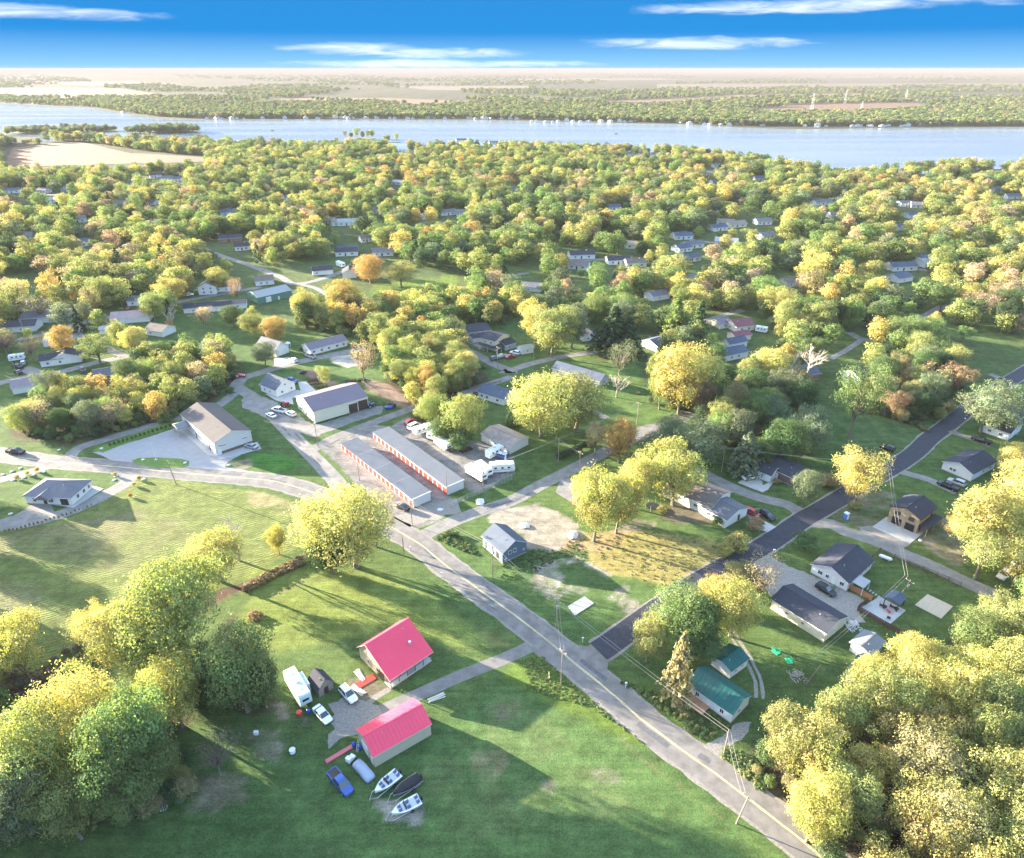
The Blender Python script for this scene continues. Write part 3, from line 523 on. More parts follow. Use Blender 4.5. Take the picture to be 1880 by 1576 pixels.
def crown(seed, nleaf, nclump, lsize, shape='round', z0=0.25, wid=1.0):
    """crown in a box of half-width 0.5, height 1. shape changes the envelope"""
    r = np.random.default_rng(seed); C = []; R = []
    tries = 0
    ns = r.integers(3, 6); S = [(np.array([r.uniform(-.2, .2), r.uniform(-.2, .2), r.uniform(-.16, .16)]), r.uniform(.5, .8)) for _ in range(ns)]; S[0] = (np.zeros(3), .82); tall = r.integers(0, ns)
    while len(C) < nclump and tries < 9000:
        tries += 1; so, ss = S[r.integers(0, ns)]
        u = r.normal(0, 1, 3); u /= np.linalg.norm(u); q = r.uniform(0.45, 1.0) ** 0.6
        zc = z0 + (1 - z0) * 0.5; hz = (1 - z0) * 0.5
        p = np.array([u[0] * 0.42 * q * ss + so[0], u[1] * 0.42 * q * ss + so[1], zc + u[2] * hz * 0.84 * q * ss + so[2] * (1 - z0)]); t = (p[2] - z0) / (1 - z0)
        if shape == 'tall': p[:2] *= 0.85 + 0.2 * sin(t * 9 + seed)
        if shape == 'flat': p[2] = z0 + (1 - z0) * (0.25 + 0.7 * abs(u[2]) ** 0.6 * q) if u[2] > -0.2 else p[2]
        if shape == 'vase': p[:2] *= 0.55 + 0.6 * t
        if shape == 'gappy' and r.random() < 0.55: continue
        rad = r.uniform(0.07, 0.185) * (1.1 - 0.3 * t)
        if all(np.linalg.norm((p - c) * [1, 1, 0.8]) > 0.58 * (rad + rr) for c, rr in zip(C, R)): C.append(p); R.append(rad)
    C = np.array(C); R = np.array(R); k = r.choice(len(C), nleaf, p=R ** 2 / (R ** 2).sum())
    u = r.normal(0, 1, (nleaf, 3)); u[:, 2] = u[:, 2] * 0.8 + 0.25; u /= np.linalg.norm(u, axis=1)[:, None]
    # ragged lobes: the clump radius varies with direction
    f = 1 + 0.28 * np.sin(u[:, 0] * 7 + k * 1.7) * np.sin(u[:, 1] * 6 + k * 2.3) + 0.15 * np.sin(u[:, 2] * 11 + k)
    q = r.uniform(0.55, 1.0, nleaf) ** 0.5 * f
    cen = C[k] + u * (R[k] * q)[:, None] * np.array([1, 1, 0.75])
    stray = r.random(nleaf) < 0.06; cen[stray] += u[stray] * (R[k][stray] * 0.5)[:, None]
    cv = r.random(len(C)); lv = np.stack([np.clip(0.7 * cv[k] + 0.3 * r.random(nleaf), 0, 1), np.clip(0.7 * r.random(len(C))[k] + 0.3 * r.random(nleaf), 0, 1)], 1)
    out = u * 0.7 + (cen - np.array([0, 0, z0 + (1 - z0) * 0.4])) * 1.2
    V, F, lv = leaves(r, cen, out, np.full(nleaf, lsize), lv); return V, F, lv, C
def limbs(seed, C, z0=0.25, n=9, r0=0.022, twig=0):
    r = random.Random(seed); mb = MB(); top = 0.62
    bend = [(0, 0, 0), (r.uniform(-.01, .01), r.uniform(-.01, .01), z0 * 0.6), (r.uniform(-.03, .03), r.uniform(-.03, .03), z0 + 0.15), (r.uniform(-.05, .05), r.uniform(-.05, .05), top)]
    mb.tube(bend, [r0 * 1.35, r0, r0 * 0.75, r0 * 0.3], 7)
    idx = list(range(len(C))); r.shuffle(idx)
    for i in idx[:n]:
        c = C[i]; t = r.uniform(0.25, 0.8); zb = z0 * 0.8 + t * (top - z0 * 0.8) * 0.6; zb = min(zb, c[2] * 0.9)
        s = (bend[2][0] * t, bend[2][1] * t, zb); mid = ((s[0] + c[0]) * 0.5 * 0.9, (s[1] + c[1]) * 0.45, (s[2] + c[2]) * 0.5 - 0.02)
        mb.tube([s, mid, tuple(c)], [r0 * 0.5, r0 * 0.33, r0 * 0.12], 4, cap=False)
    return mb
def bare(seed, depth=5, spread=0.42, up=0.35):
    """leafless tree of forking branches, unit height"""
    r = random.Random(seed); mb = MB()
    def rec(p, d, ln, rad, k):
        q = p + d * ln; mid = p + d * ln * 0.5 + Vector((r.uniform(-1, 1), r.uniform(-1, 1), r.uniform(-.5, 1))) * ln * 0.07
        mb.tube([tuple(p), tuple(mid), tuple(q)], [rad, rad * 0.8, rad * 0.62], 5 if k > 2 else 3, cap=False)
        if k == 0: return
        for _ in range(3 if k > 1 else 4):
            nd = (d + Vector((r.gauss(0, spread), r.gauss(0, spread), r.gauss(up * 0.5, 0.15)))).normalized(); rec(q if r.random() < 0.7 else mid, nd, ln * r.uniform(0.62, 0.85), rad * 0.58, k - 1)
    rec(Vector((0, 0, 0)), Vector((0, 0, 1)), 0.26, 0.017, depth)
    zs = max(v[2] for v in mb.v); xs = max(max(abs(v[0]), abs(v[1])) for v in mb.v)
    mb.v = [(v[0] * 0.5 / xs, v[1] * 0.5 / xs, v[2] / zs) for v in mb.v]; return mb
def conifer(seed, ntier=22, per=15, nl=14, open_=0.0, lsize=0.03):
    r = np.random.default_rng(seed); cen = []; nr = []; lv = []; br = MB(); br.tube([(0, 0, 0), (0, 0, 0.5), (0, 0, 0.97)], [0.018, 0.011, 0.002], 6)
    for i in range(ntier):
        t = i / (ntier - 1); z = 0.10 + 0.86 * t; rad = 0.5 * (1 - t) ** 0.8 * (0.85 + 0.3 * r.random()) + 0.02
        for j in range(max(4, int(per * (1 - 0.6 * t)))):
            a = r.uniform(0, 2 * pi); l = rad * r.uniform(0.65, 1.1); v = r.random()
            if r.random() < open_: continue
            if j % 3 == 0: br.tube([(0, 0, z), (cos(a) * l * 0.8, sin(a) * l * 0.8, z - 0.03 * l)], [0.004, 0.001], 3, cap=False)
            for k in range(nl):
                q = r.uniform(0.25, 1.0) ** 0.7; cen.append((cos(a) * l * q + r.normal(0, 0.018), sin(a) * l * q + r.normal(0, 0.018), z - 0.10 * l * q + 0.04 * q * q * l + r.normal(0, 0.009))); nr.append((cos(a) * .4, sin(a) * .4, 1)); lv.append((0.55 * v + 0.35 * q * r.random() + 0.1, r.random()))
    V, F, lv = leaves(r, np.array(cen), np.array(nr), np.full(len(cen), lsize), np.array(lv)); return V, F, lv, br
PROTO = {}
def make_proto(key, seed, nleaf, ncl, ls, shape, z0, nl=9, r0=0.022):
    V, F, lv, C = crown(seed, nleaf, ncl, ls, shape, z0); PROTO[key] = (np_mesh('crown_' + key, V, F, [FOL], lv), limbs(seed, C, z0, nl, r0).mesh('trunk_' + key, BARK))
make_proto('round1', 1, 18000, 80, 0.0096, 'round', 0.05); make_proto('round2', 2, 18000, 72, 0.0096, 'round', 0.08)
make_proto('tall1', 3, 18000, 72, 0.0094, 'tall', 0.05); make_proto('flat1', 4, 18000, 76, 0.0096, 'flat', 0.12)
make_proto('vase1', 5, 18000, 66, 0.0096, 'vase', 0.08, 12); make_proto('gappy1', 6, 9500, 40, 0.0096, 'gappy', 0.12, 18)
make_proto('gappy2', 16, 8000, 32, 0.0096, 'gappy', 0.12, 18)
make_proto('thin1', 7, 2600, 50, 0.0100, 'round', 0.18, 34, 0.02); make_proto('bush1', 8, 3600, 40, 0.024, 'round', 0.0, 6, 0.012)
make_proto('high1', 12, 18000, 64, 0.0096, 'round', 0.34, 12); make_proto('high2', 13, 16000, 54, 0.0098, 'vase', 0.32, 12)
for k, sd in (('bare1', 3), ('bare2', 9)): PROTO[k] = (None, bare(sd).mesh('trunk_' + k, PALEBARK))
for k, sd, op in (('conifer1', 2, 0.0), ('conifer2', 5, 0.12)):
    V, F, lv, br = conifer(sd, open_=op); PROTO[k] = (np_mesh('crown_' + k, V, F, [FOL], lv), br.mesh('trunk_' + k, BARK))
V, F, lv, C = crown(33, 1500, 46, 0.03, 'round', 0.02)
# far prototypes: crown and trunk in one mesh
def far_proto(seed, nleaf, ncl, ls, shape, z0):
    V, F, lv, C = crown(seed, nleaf, ncl, ls, shape, z0); tb = limbs(seed, C, z0, 4, 0.022); tb.f = [f for f in tb.f if len(f) == 4]
    V2 = np.array(tb.v); F2 = np.array(tb.f) + len(V); mi = np.r_[np.zeros(len(F), int), np.ones(len(F2), int)]
    return np_mesh('far_tree_%d' % seed, np.r_[V, V2], np.r_[F, F2], [FOL, BARK], np.r_[lv, np.ones((len(V2), 2)) * 0.5], mi)
FARS = [far_proto(41, 3000, 52, 0.022, 'round', 0.04), far_proto(42, 3000, 56, 0.022, 'tall', 0.04), far_proto(43, 2800, 50, 0.022, 'flat', 0.1), far_proto(44, 1900, 30, 0.021, 'gappy', 0.08), far_proto(45, 3000, 50, 0.022, 'vase', 0.06)]
V, F, lv, br = conifer(8, 14, 9, 9, 0.0, 0.05); FARS.append(np_mesh('far_conifer', V, F, [FOL], lv))
MIDS = [far_proto(51, 420, 22, 0.062, 'round', 0.1), far_proto(52, 420, 24, 0.062, 'flat', 0.1)]

TINT = {'Y': (0.405, 0.355, 0.13), 'YG': (0.27, 0.28, 0.108), 'LG': (0.165, 0.22, 0.082), 'G': (0.098, 0.145, 0.06), 'GG': (0.155, 0.185, 0.115), 'DG': (0.052, 0.09, 0.047), 'OR': (0.42, 0.275, 0.11), 'PK': (0.38, 0.285, 0.20), 'RB': (0.31, 0.205, 0.13), 'PU': (0.17, 0.13, 0.125), 'RD': (0.40, 0.14, 0.08), 'OL': (0.27, 0.235, 0.125)}
KIND = {'a': 'round1', 'b': 'round2', 't': 'tall1', 'f': 'flat1', 'v': 'vase1', 'g': 'gappy1', 'h': 'gappy2', 'n': 'thin1', 'u': 'bush1', 'x': 'bare1', 'z': 'bare2', 'H': 'high1', 'V': 'high2', 'c': 'conifer1', 'd': 'conifer2'}
TREES = []      # (X, Y, height, radius) of every tree standing on its own
def tree_at(X, Y, H, W, kind, tint, label, cat='tree', group=None, name=None, rz=None, jitter=0.12):
    cm, tm = PROTO[kind]; nm = name or ('conifer_tree' if kind.startswith('conifer') else 'bare_tree' if cm is None else 'bush' if kind == 'bush1' else 'broadleaf_tree')
    r = bpy.data.objects.new(nm, None); COL.objects.link(r); r.location = (X, Y, 0); r.rotation_euler = (0, 0, random.uniform(0, 6.28) if rz is None else rz); r.scale = (W, W, H); r.empty_display_size = 0.3
    tag(r, label, cat, group)
    if cm is not None:
        c = ob('crown', cm, r); k = [1 + random.uniform(-jitter, jitter) for _ in range(3)]; v = 1 + random.uniform(-0.12, 0.12); c['tint'] = [max(0.01, t * v * (0.5 + 0.5 * q)) for t, q in zip(tint, k)]
    t = ob('trunk', tm, r)
    if cm is not None: t.scale = (H / W * 0.8 if False else 1, 1, 1)
    TREES.append((X, Y, H, W / 2)); return r
def T(s, ytop, wpx, kind, tint, label, cat='tree', group=None):
    bx, by = px(s)[0]; X, Y = G(bx, by); H = ztop(X, Y, ytop); W = wpx / FPX * zdepth(X, Y, H * 0.6) * 1.22
    return tree_at(X, Y, H, W, KIND[kind], TINT[tint], label, cat, group)
# crown of individually placed trees: base point, top row, width in the picture
T('z655,1042', 882, 168, 'a', 'Y', 'huge golden round tree standing alone beside the main road'); T('z692,1005', 915, 80, 'n', 'OL', 'thin half bare tree behind the huge golden roadside tree')
T('z612,1052', 962, 84, 'a', 'DG', 'dark green tree in front of the huge golden roadside tree'); T('z300,1210', 1090, 110, 'V', 'Y', 'yellow shoulder tree left of the tallest green grove tree'); T('z513,1018', 959, 40, 't', 'Y', 'small bright yellow tree alone at the meadow edge')
T('z567,1008', 945, 42, 'x', 'PK', 'small bare grey tree between the small yellow and huge golden trees'); T('z405,1068', 980, 112, 'V', 'Y', 'yellow round tree at the top end of the left grove')
T('z440,1030', 955, 62, 'z', 'PK', 'leafless grey tree behind the top yellow tree of the left grove'); T('z350,1226', 1026, 178, 'H', 'YG', 'tallest yellow green tree crowning the middle of the left grove')
T('z262,1240', 1112, 140, 'V', 'Y', 'pale yellow tree left of the tallest green grove tree'); T('z310,1262', 1150, 120, 'b', 'YG', 'yellow green tree in the heart of the left grove')
T('z455,1308', 1138, 124, 'b', 'LG', 'light green tree at the right edge of the left grove'); T('z490,1300', 1195, 70, 'a', 'G', 'lower green tree beside the camper trailer')
T('z335,1335', 1195, 128, 'v', 'Y', 'yellow tinged tree low in the middle of the left grove'); T('z185,1412', 1232, 152, 'a', 'Y', 'broad yellow green tree in the lower left grove')
T('z290,1448', 1250, 158, 'v', 'LG', 'wide green tree at the bottom right of the left grove'); T('z105,1478', 1295, 140, 'b', 'YG', 'yellow flecked tree at the lower left of the grove')
T('z240,1505', 1335, 125, 'f', 'LG', 'light green tree at the bottom of the left grove'); T('z30,1450', 1330, 125, 'g', 'GG', 'loose grey green tree at the lower left picture edge')
T('z60,1530', 1390, 130, 'b', 'GG', 'dull green tree in the lower left corner'); T('z150,1540', 1420, 110, 'v', 'YG', 'yellow green tree in the bottom left foreground')
T('z-30,1500', 1370, 120, 'a', 'G', 'green tree cut by the lower left edge'); T('z62,1262', 1118, 100, 'g', 'Y', 'airy yellow tree over the ditch at the left edge'); T('z10,1238', 1118, 95, 'b', 'Y', 'dense yellow tree at the left edge by the meadow')
T('z-50,1230', 1100, 120, 'v', 'YG', 'yellow tree just beyond the left edge'); T('z181,1195', 1108, 62, 'h', 'Y', 'slim ragged yellow tree standing in the ditch line'); T('z15,1320', 1262, 50, 'u', 'LG', 'small light green shrub left of the grove')
T('z405,1424', 1350, 78, 'n', 'PU', 'purplish thin leaved small tree on the lower lawn'); T('z150,1262', 1220, 56, 'u', 'G', 'low green shrub above the lower left grove')
T('z1090,994', 846, 98, 'v', 'Y', 'bright yellow tree nearest the bare sand plot'); T('z1131,979', 858, 88, 'v', 'Y', 'bright yellow tree right of the one nearest the sand plot'); T('z1072,940', 852, 60, 't', 'Y', 'slim yellow tree behind the two bright yellow plot trees')
T('z1165,934', 818, 70, 't', 'Y', 'tall narrow yellow tree left of the big golden crown'); T('z1235,928', 814, 128, 'v', 'Y', 'big golden crowned tree behind the white split-level house')
T('z1135,850', 757, 68, 't', 'OR', 'amber tree rising behind the yellow plot trees'); T('z1092,835', 768, 42, 'g', 'PK', 'thin pinkish tree left of the amber tree'); T('z1200,850', 790, 62, 'b', 'GG', 'grey green tree right of the amber tree')
T('z1268,850', 775, 92, 'f', 'GG', 'soft grey green tree behind the big golden crown'); T('z1230,812', 760, 60, 'b', 'GG', 'dull green tree over the lane north of the golden crown')
T('z1568,932', 818, 90, 'h', 'Y', 'tall forked yellow tree beside the black road'); T('z1558,925', 835, 50, 'g', 'Y', 'smaller yellow tree touching the tall forked roadside tree'); T('z1472,930', 858, 52, 'b', 'GG', 'small grey green tree before the dark brick house')
T('z1475,1012', 976, 46, 'u', 'G', 'round clipped green bush in a mulch ring'); T('z1246,1192', 1078, 120, 'a', 'LG', 'bright green maple beside the black road junction'); T('z1275,1180', 1088, 78, 'b', 'G', 'deep green tree behind the bright green maple')
T('z1186,1215', 1132, 78, 'v', 'YG', 'yellow green tree overhanging the black road mouth'); T('z1238,1290', 1158, 62, 'd', 'OL', 'olive brown conifer left of the green roofed house'); T('z1290,1215', 1160, 70, 'b', 'G', 'dark green tree between the maple and the green roofed shed')
T('z1340,1168', 1060, 108, 'b', 'Y', 'golden tree right of the bright green maple'); T('z1300,1110', 1062, 60, 'v', 'OR', 'amber tree behind the golden tree by the black road'); T('z1387,1106', 1020, 66, 'n', 'PK', 'thin pinkish brown tree in a mulch ring near the dark barn')
T('z1346,1090', 1030, 66, 'v', 'OL', 'tan yellow tree on the edge of the black road'); T('z1352,1012', 978, 46, 'u', 'Y', 'yellow bush at the corner of the dry field'); T('z1330,1022', 995, 30, 'u', 'Y', 'small low yellow shrub beside the corner bush'); T('z1385,975', 948, 34, 'u', 'RB', 'reddish brown bush below the white split-level house')
T('z1238,628', 543, 46, 'c', 'LG', 'tall sunlit conifer, left of a pair'); T('z1278,642', 551, 48, 'c', 'G', 'tall conifer with sunlit left side, right of a pair'); T('z1125,652', 562, 80, 'c', 'DG', 'broad dark green conifer above the long driveway'); T('z1150,655', 580, 56, 'c', 'DG', 'second dark conifer merged with the broad one')
T('z1012,656', 556, 92, 'v', 'YG', 'yellow green tree at the head of the long driveway'); T('z985,630', 545, 66, 'v', 'Y', 'yellow tree behind the tree at the driveway head'); T('z1050,640', 560, 60, 'b', 'GG', 'shaded grey green tree near the driveway head')
T('z992,802', 674, 130, 'a', 'Y', 'giant round golden tree, left half of a double crown'); T('z1058,792', 680, 118, 'b', 'YG', 'giant round yellow green tree, right half of a double crown'); T('z940,785', 742, 26, 'c', 'DG', 'small dark conifer left of the giant double crown')
T('z1132,730', 686, 40, 'z', 'GG', 'small leafless grey tree on the green lawn'); T('z850,812', 716, 78, 'b', 'YG', 'bright lime tree beside the trailer storage yard'); T('z845,828', 785, 50, 'u', 'G', 'dark green thicket at the foot of the lime tree'); T('z810,815', 760, 46, 'b', 'G', 'green bush tree left of the lime tree')
T('z668,705', 626, 44, 'n', 'PK', 'pinkish nearly bare tree in the equipment yard'); T('z597,712', 668, 28, 'g', 'YG', 'small yellow tree behind the purple metal roof'); T('z1365,868', 793, 62, 'c', 'GG', 'feathery grey green conifer beside the lane'); T('z1400,858', 795, 50, 'b', 'G', 'green tree behind the feathery conifer')
T('z1210,752', 640, 52, 'v', 'YG', 'yellow green tree on the left flank of the central grove'); T('z1245,762', 613, 108, 'v', 'Y', 'large bright yellow tree in the central grove'); T('z1290,745', 640, 74, 'b', 'YG', 'yellow tree on the right of the bright grove tree'); T('z1282,772', 688, 42, 'g', 'RB', 'salmon brown thin tree before the central grove'); T('z1318,800', 720, 52, 'g', 'YG', 'tall thin stemmed yellow tree before the central grove'); T('z1340,780', 690, 46, 'b', 'OL', 'olive tree right of the thin stemmed yellow tree'); T('z1345,825', 745, 60, 'b', 'GG', 'grey green tree below the central grove')
T('z1558,803', 655, 92, 'h', 'LG', 'tall tree with pale forked trunk on the shaded lawn'); T('z1430,850', 765, 80, 'b', 'G', 'dark green tree right of the lane conifer'); T('z1470,830', 748, 76, 'f', 'GG', 'grey green tree at the left of the shaded lawn'); T('z1465,850', 790, 40, 'v', 'YG', 'small yellow topped tree at the left of the shaded lawn'); T('z1410,790', 720, 70, 'b', 'GG', 'grey green tree above the lane conifer')
T('z1480,700', 636, 58, 'z', 'PK', 'large pale leafless tree glowing among green crowns'); T('z1445,705', 645, 34, 'x', 'PK', 'smaller pale leafless tree left of the large one')
T('z1800,793', 700, 96, 'f', 'GG', 'wide grey green tree leaning over the black road'); T('z1135,700', 620, 50, 'n', 'GG', 'dim thin tree below the dark conifers')
for q in (('z1795,1020', 880, 130, 'v', 'Y', 'largest golden tree beside the brick garage plot'), ('z1860,985', 835, 125, 'b', 'Y', 'golden tree above the largest one at the right edge'), ('z1905,1010', 800, 130, 'v', 'Y', 'tall golden tree cut by the right edge'), ('z1790,1062', 955, 110, 'h', 'YG', 'ragged yellow green tree overhanging the lane end'), ('z1860,1075', 975, 95, 'g', 'Y', 'airy yellow tree by the parked vehicles at the right'), ('z1750,1000', 935, 50, 'g', 'Y', 'small golden tree left of the largest one by the garage plot'), ('z1850,880', 815, 70, 'v', 'Y', 'yellow tree behind the pale house on the right'),
          ('z395,600', 490, 1, 'u', 'Y', '')): 
    if q[5]: T(*q)
T('z1590,1290', 1195, 80, 'v', 'Y', 'golden tree screening the hidden pale shed'); T('z1560,1345', 1225, 92, 'h', 'YG', 'loose yellow tree before the hidden teal roof'); T('z1650,1255', 1160, 78, 'b', 'Y', 'rounded golden tree behind the hidden teal roof')
# lower right wood
Q = px('z1362,1455 1405,1392 1480,1388 1555,1318 1640,1300 1700,1250 1760,1195 1830,1140 1900,1120 2010,1120 2150,1300 2150,1700 1640,1700 1490,1560 1420,1480'); QW = [G(*p) for p in Q]
def inpoly(P, x, y):
    c = False
    for i in range(len(P)):
        ax, ay = P[i]; bx, by = P[i - 1]
        if (ay > y) != (by > y) and x < (bx - ax) * (y - ay) / (by - ay) + ax: c = not c
    return c
FILL = []
CNAME = {'Y': 'golden', 'YG': 'yellow green', 'LG': 'light green', 'G': 'deep green', 'GG': 'grey green', 'DG': 'dark green', 'OR': 'amber', 'PK': 'pinkish thin', 'RB': 'russet', 'PU': 'purplish', 'OL': 'olive', 'RD': 'red'}
def fill(P, sp, hmin, hmax, kinds, where, group, seed, wf=(0.75, 1.0)):
    r = random.Random(seed); xs = [p[0] for p in P]; ys = [p[1] for p in P]; x = min(xs); I = [proj(a, b, 0) for a, b in P]; ix = sorted(max(0, min(1880, p[0])) for p in I); iy = sorted(max(0, min(1500, p[1])) for p in I)
    while x < max(xs):
        y = min(ys)
        while y < max(ys):
            X = x + r.uniform(-.4, .4) * sp; Y = y + r.uniform(-.4, .4) * sp; y += sp
            if not inpoly(P, X, Y): continue
            k, tn = r.choice(kinds); H = r.uniform(hmin, hmax); W = H * r.uniform(*wf); W *= 0.7 if k in 'xz' else 1
            bx, by = proj(X, Y, 0); fx = (bx - ix[0]) / (ix[-1] - ix[0] + 1); fy = (by - iy[0]) / (iy[-1] - iy[0] + 1)
            col = ('left end', 'left half', 'centre', 'right half', 'right end')[max(0, min(4, int(fx * 5)))]; row = ('at the back', 'in the middle depth', 'at the front')[max(0, min(2, int(fy * 3)))]; sz = 'tall ' if H > hmin + .66 * (hmax - hmin) else 'low ' if H < hmin + .33 * (hmax - hmin) else ''
            FILL.append((zdepth(X, Y) / H, X, Y, H, W, KIND[k], tn, '%s%s tree %s of %s, %s' % (sz, CNAME[tn], row, where, col), group)) if -500 < bx < 2500 and proj(X, Y, H)[1] < 1620 else None
        x += sp
fill(QW, 7.8, 13, 18, [('a', 'Y'), ('b', 'Y'), ('v', 'YG'), ('a', 'YG'), ('b', 'YG'), ('h', 'Y'), ('f', 'YG'), ('b', 'LG'), ('v', 'Y'), ('a', 'OL')], 'the lower right wood', 'lower right wood', 5, (0.68, 0.9))
fill(gp('z40,800 130,812 300,778 400,735 440,695 425,655 330,645 250,680 215,738 120,728 40,765'), 8.0, 9, 14.5, [('a', 'Y'), ('b', 'YG'), ('v', 'Y'), ('a', 'LG'), ('b', 'G'), ('g', 'OR'), ('b', 'GG'), ('v', 'YG'), ('n', 'PK'), ('t', 'YG'), ('a', 'YG')], 'the warehouse lane wood', 'curved wood above the warehouse lane', 6)
fill(gp('z700,650 760,610 850,640 860,690 880,700 830,740 800,790 770,770 745,720 705,690'), 7.6, 10, 16, [('a', 'Y'), ('b', 'YG'), ('v', 'Y'), ('v', 'YG'), ('b', 'LG'), ('g', 'YG'), ('a', 'YG'), ('v', 'OR')], 'the storage yard belt', 'belt of trees above the storage yard', 7)
fill(gp('z540,600 600,570 700,580 800,560 930,560 990,560 930,600 850,600 845,640 700,650 660,620 560,610'), 8.4, 11, 16, [('a', 'Y'), ('b', 'YG'), ('v', 'OR'), ('v', 'YG'), ('a', 'YG'), ('v', 'Y'), ('b', 'LG'), ('b', 'G'), ('g', 'YG'), ('b', 'GG')], 'the meadow belt', 'belt of trees below the small meadow', 8)
fill(gp('z1330,835 1400,790 1480,770 1490,720 1400,700 1330,700 1290,640 1200,660 1190,740 1260,770'), 9.0, 11, 17, [('b', 'G'), ('a', 'GG'), ('f', 'GG'), ('b', 'YG'), ('v', 'LG'), ('g', 'OL'), ('b', 'DG')], 'the shaded central grove', 'shaded grove of the centre right', 9)
fill(gp('z1590,760 1700,785 1760,735 1760,680 1640,680 1590,700'), 8.8, 12, 17, [('b', 'G'), ('a', 'YG'), ('f', 'GG'), ('v', 'OL'), ('b', 'DG'), ('g', 'RB')], 'the black road grove', 'thick grove left of the black road', 10)
for q in (('z285,590', 530, 50, 'v', 'YG', 'yellow green tree by the pink roofed house'), ('z318,600', 562, 36, 'x', 'PK', 'pinkish bare tree beside the pink roofed house'), ('z120,655', 592, 42, 'b', 'OR', 'orange topped tree above the white trailer home'), ('z185,668', 610, 70, 'g', 'YG', 'airy yellow tree on the lawn right of the trailer home'), ('z222,640', 582, 34, 't', 'YG', 'narrow yellow tree at the pink roofed house'), ('z250,650', 595, 48, 'b', 'Y', 'golden tree by the brown grey gabled house'), ('z100,740', 672, 46, 'g', 'GG', 'pale pine like tree by the purple brown roof'),
          ('z405,535', 490, 52, 'v', 'Y', 'pale golden tree beside the tall white gabled house'), ('z318,540', 498, 46, 'b', 'OR', 'orange tree left of the tall white gabled house'), ('z340,545', 500, 40, 'v', 'OR', 'amber tree touching the tall white house'), ('z438,560', 505, 26, 'n', 'RB', 'thin russet tree before the green metal building'), ('z562,600', 520, 48, 't', 'Y', 'tall golden tree right of the green metal building'), ('z635,585', 512, 78, 'v', 'OR', 'wide amber tree at the head of the meadow belt'), ('z680,520', 460, 58, 'b', 'OR', 'amber tree above the small meadow'), ('z737,527', 478, 60, 'g', 'Y', 'spreading yellow tree alone on the small meadow'), ('z488,672', 625, 46, 'b', 'GG', 'dull green tree before the grey roofed garage'), ('z15,655', 600, 60, 'n', 'PU', 'dim bare bush tree at the left edge'), ('z60,660', 620, 40, 'n', 'PU', 'purplish thin tree left of the trailer home'), ('z430,600', 555, 40, 'b', 'G', 'green tree before the brown roofed long home'), ('z80,590', 540, 60, 'n', 'PK', 'pale bare tree over the bleached roof'), ('z375,600', 560, 44, 'n', 'PK', 'thin pinkish tree below the navy roofed mobile home'), ('z760,560', 528, 40, 'b', 'YG', 'yellow green tree at the lower meadow edge'), ('z470,620', 570, 46, 'v', 'YG', 'yellow green tree left of the meadow belt'), ('z505,630', 575, 48, 'b', 'OR', 'amber crowned tree left of the meadow belt')):
    T(*q)
# trees outside the picture whose shade crosses the fields
for i, (x, y, h) in enumerate([(-75, 905, 16), (-110, 925, 15), (-60, 1000, 13), (-140, 980, 15), (-130, 1080, 15), (-190, 1120, 17), (-150, 1330, 17), (-120, 1400, 16), (-230, 1380, 16), (-150, 1480, 16), (-50, 1560, 16), (-30, 1290, 15)]):
    X, Y = G(x, y); tree_at(X, Y, h, h * 0.9, ('round1', 'vase1', 'round2')[i % 3], TINT[('YG', 'Y', 'LG')[i % 3]], 'tree beyond the left edge whose shade falls on the field', 'tree', 'trees beyond the left edge')
# ------------------------------------------------------------------ buildings
def wallm(name, col, **k): return ribbed('siding_' + name, col, 'Z', 0.22, 0.7, 0.06, 0, 0.4, 0.86, 0.05)
WM = {'white': wallm('white', (0.62, 0.615, 0.60)), 'cream': wallm('cream', (0.62, 0.56, 0.44)), 'grey': wallm('grey', (0.36, 0.38, 0.42)), 'blue': wallm('slate_blue', (0.10, 0.135, 0.185)), 'tan': wallm('tan', (0.48, 0.40, 0.30)),
      'palegrey': wallm('pale_grey', (0.55, 0.56, 0.58)), 'green': ribbed('green_sheet', (0.10, 0.20, 0.15), 'H', 0.3, 0.5, 0.05, 0, 0.5, 0.85), 'brick': ribbed('brown_brick', (0.26, 0.15, 0.10), 'Z', 0.15, 0.9, 0.25, 0, 0.5, 0.8), 'dbrick': ribbed('dark_brick', (0.14, 0.10, 0.09), 'Z', 0.15, 0.9, 0.2, 0, 0.5, 0.8),
      'tanbrick': ribbed('tan_brick', (0.34, 0.25, 0.17), 'Z', 0.18, 0.9, 0.2, 0, 0.5, 0.8), 'wood': ribbed('weathered_boards', (0.22, 0.20, 0.18), 'H', 0.18, 0.9, 0.3, 0, 0.6, 0.6), 'creamsheet': ribbed('cream_sheet', (0.52, 0.52, 0.43), 'H', 0.35, 0.5, 0.03, 0, 0.5, 0.9), 'beigesheet': ribbed('beige_sheet', (0.47, 0.41, 0.31), 'H', 0.3, 0.5, 0.04, 0, 0.5, 0.88), 'whitesheet': ribbed('white_sheet', (0.52, 0.52, 0.52), 'H', 0.3, 0.5, 0.04, 0, 0.5, 0.9, 0.1)}
def shing(name, col): return ribbed('shingles_' + name, col, 'Z', 0.09, 0.9, 0.14, 0, 0.4, 0.82, 0.06)
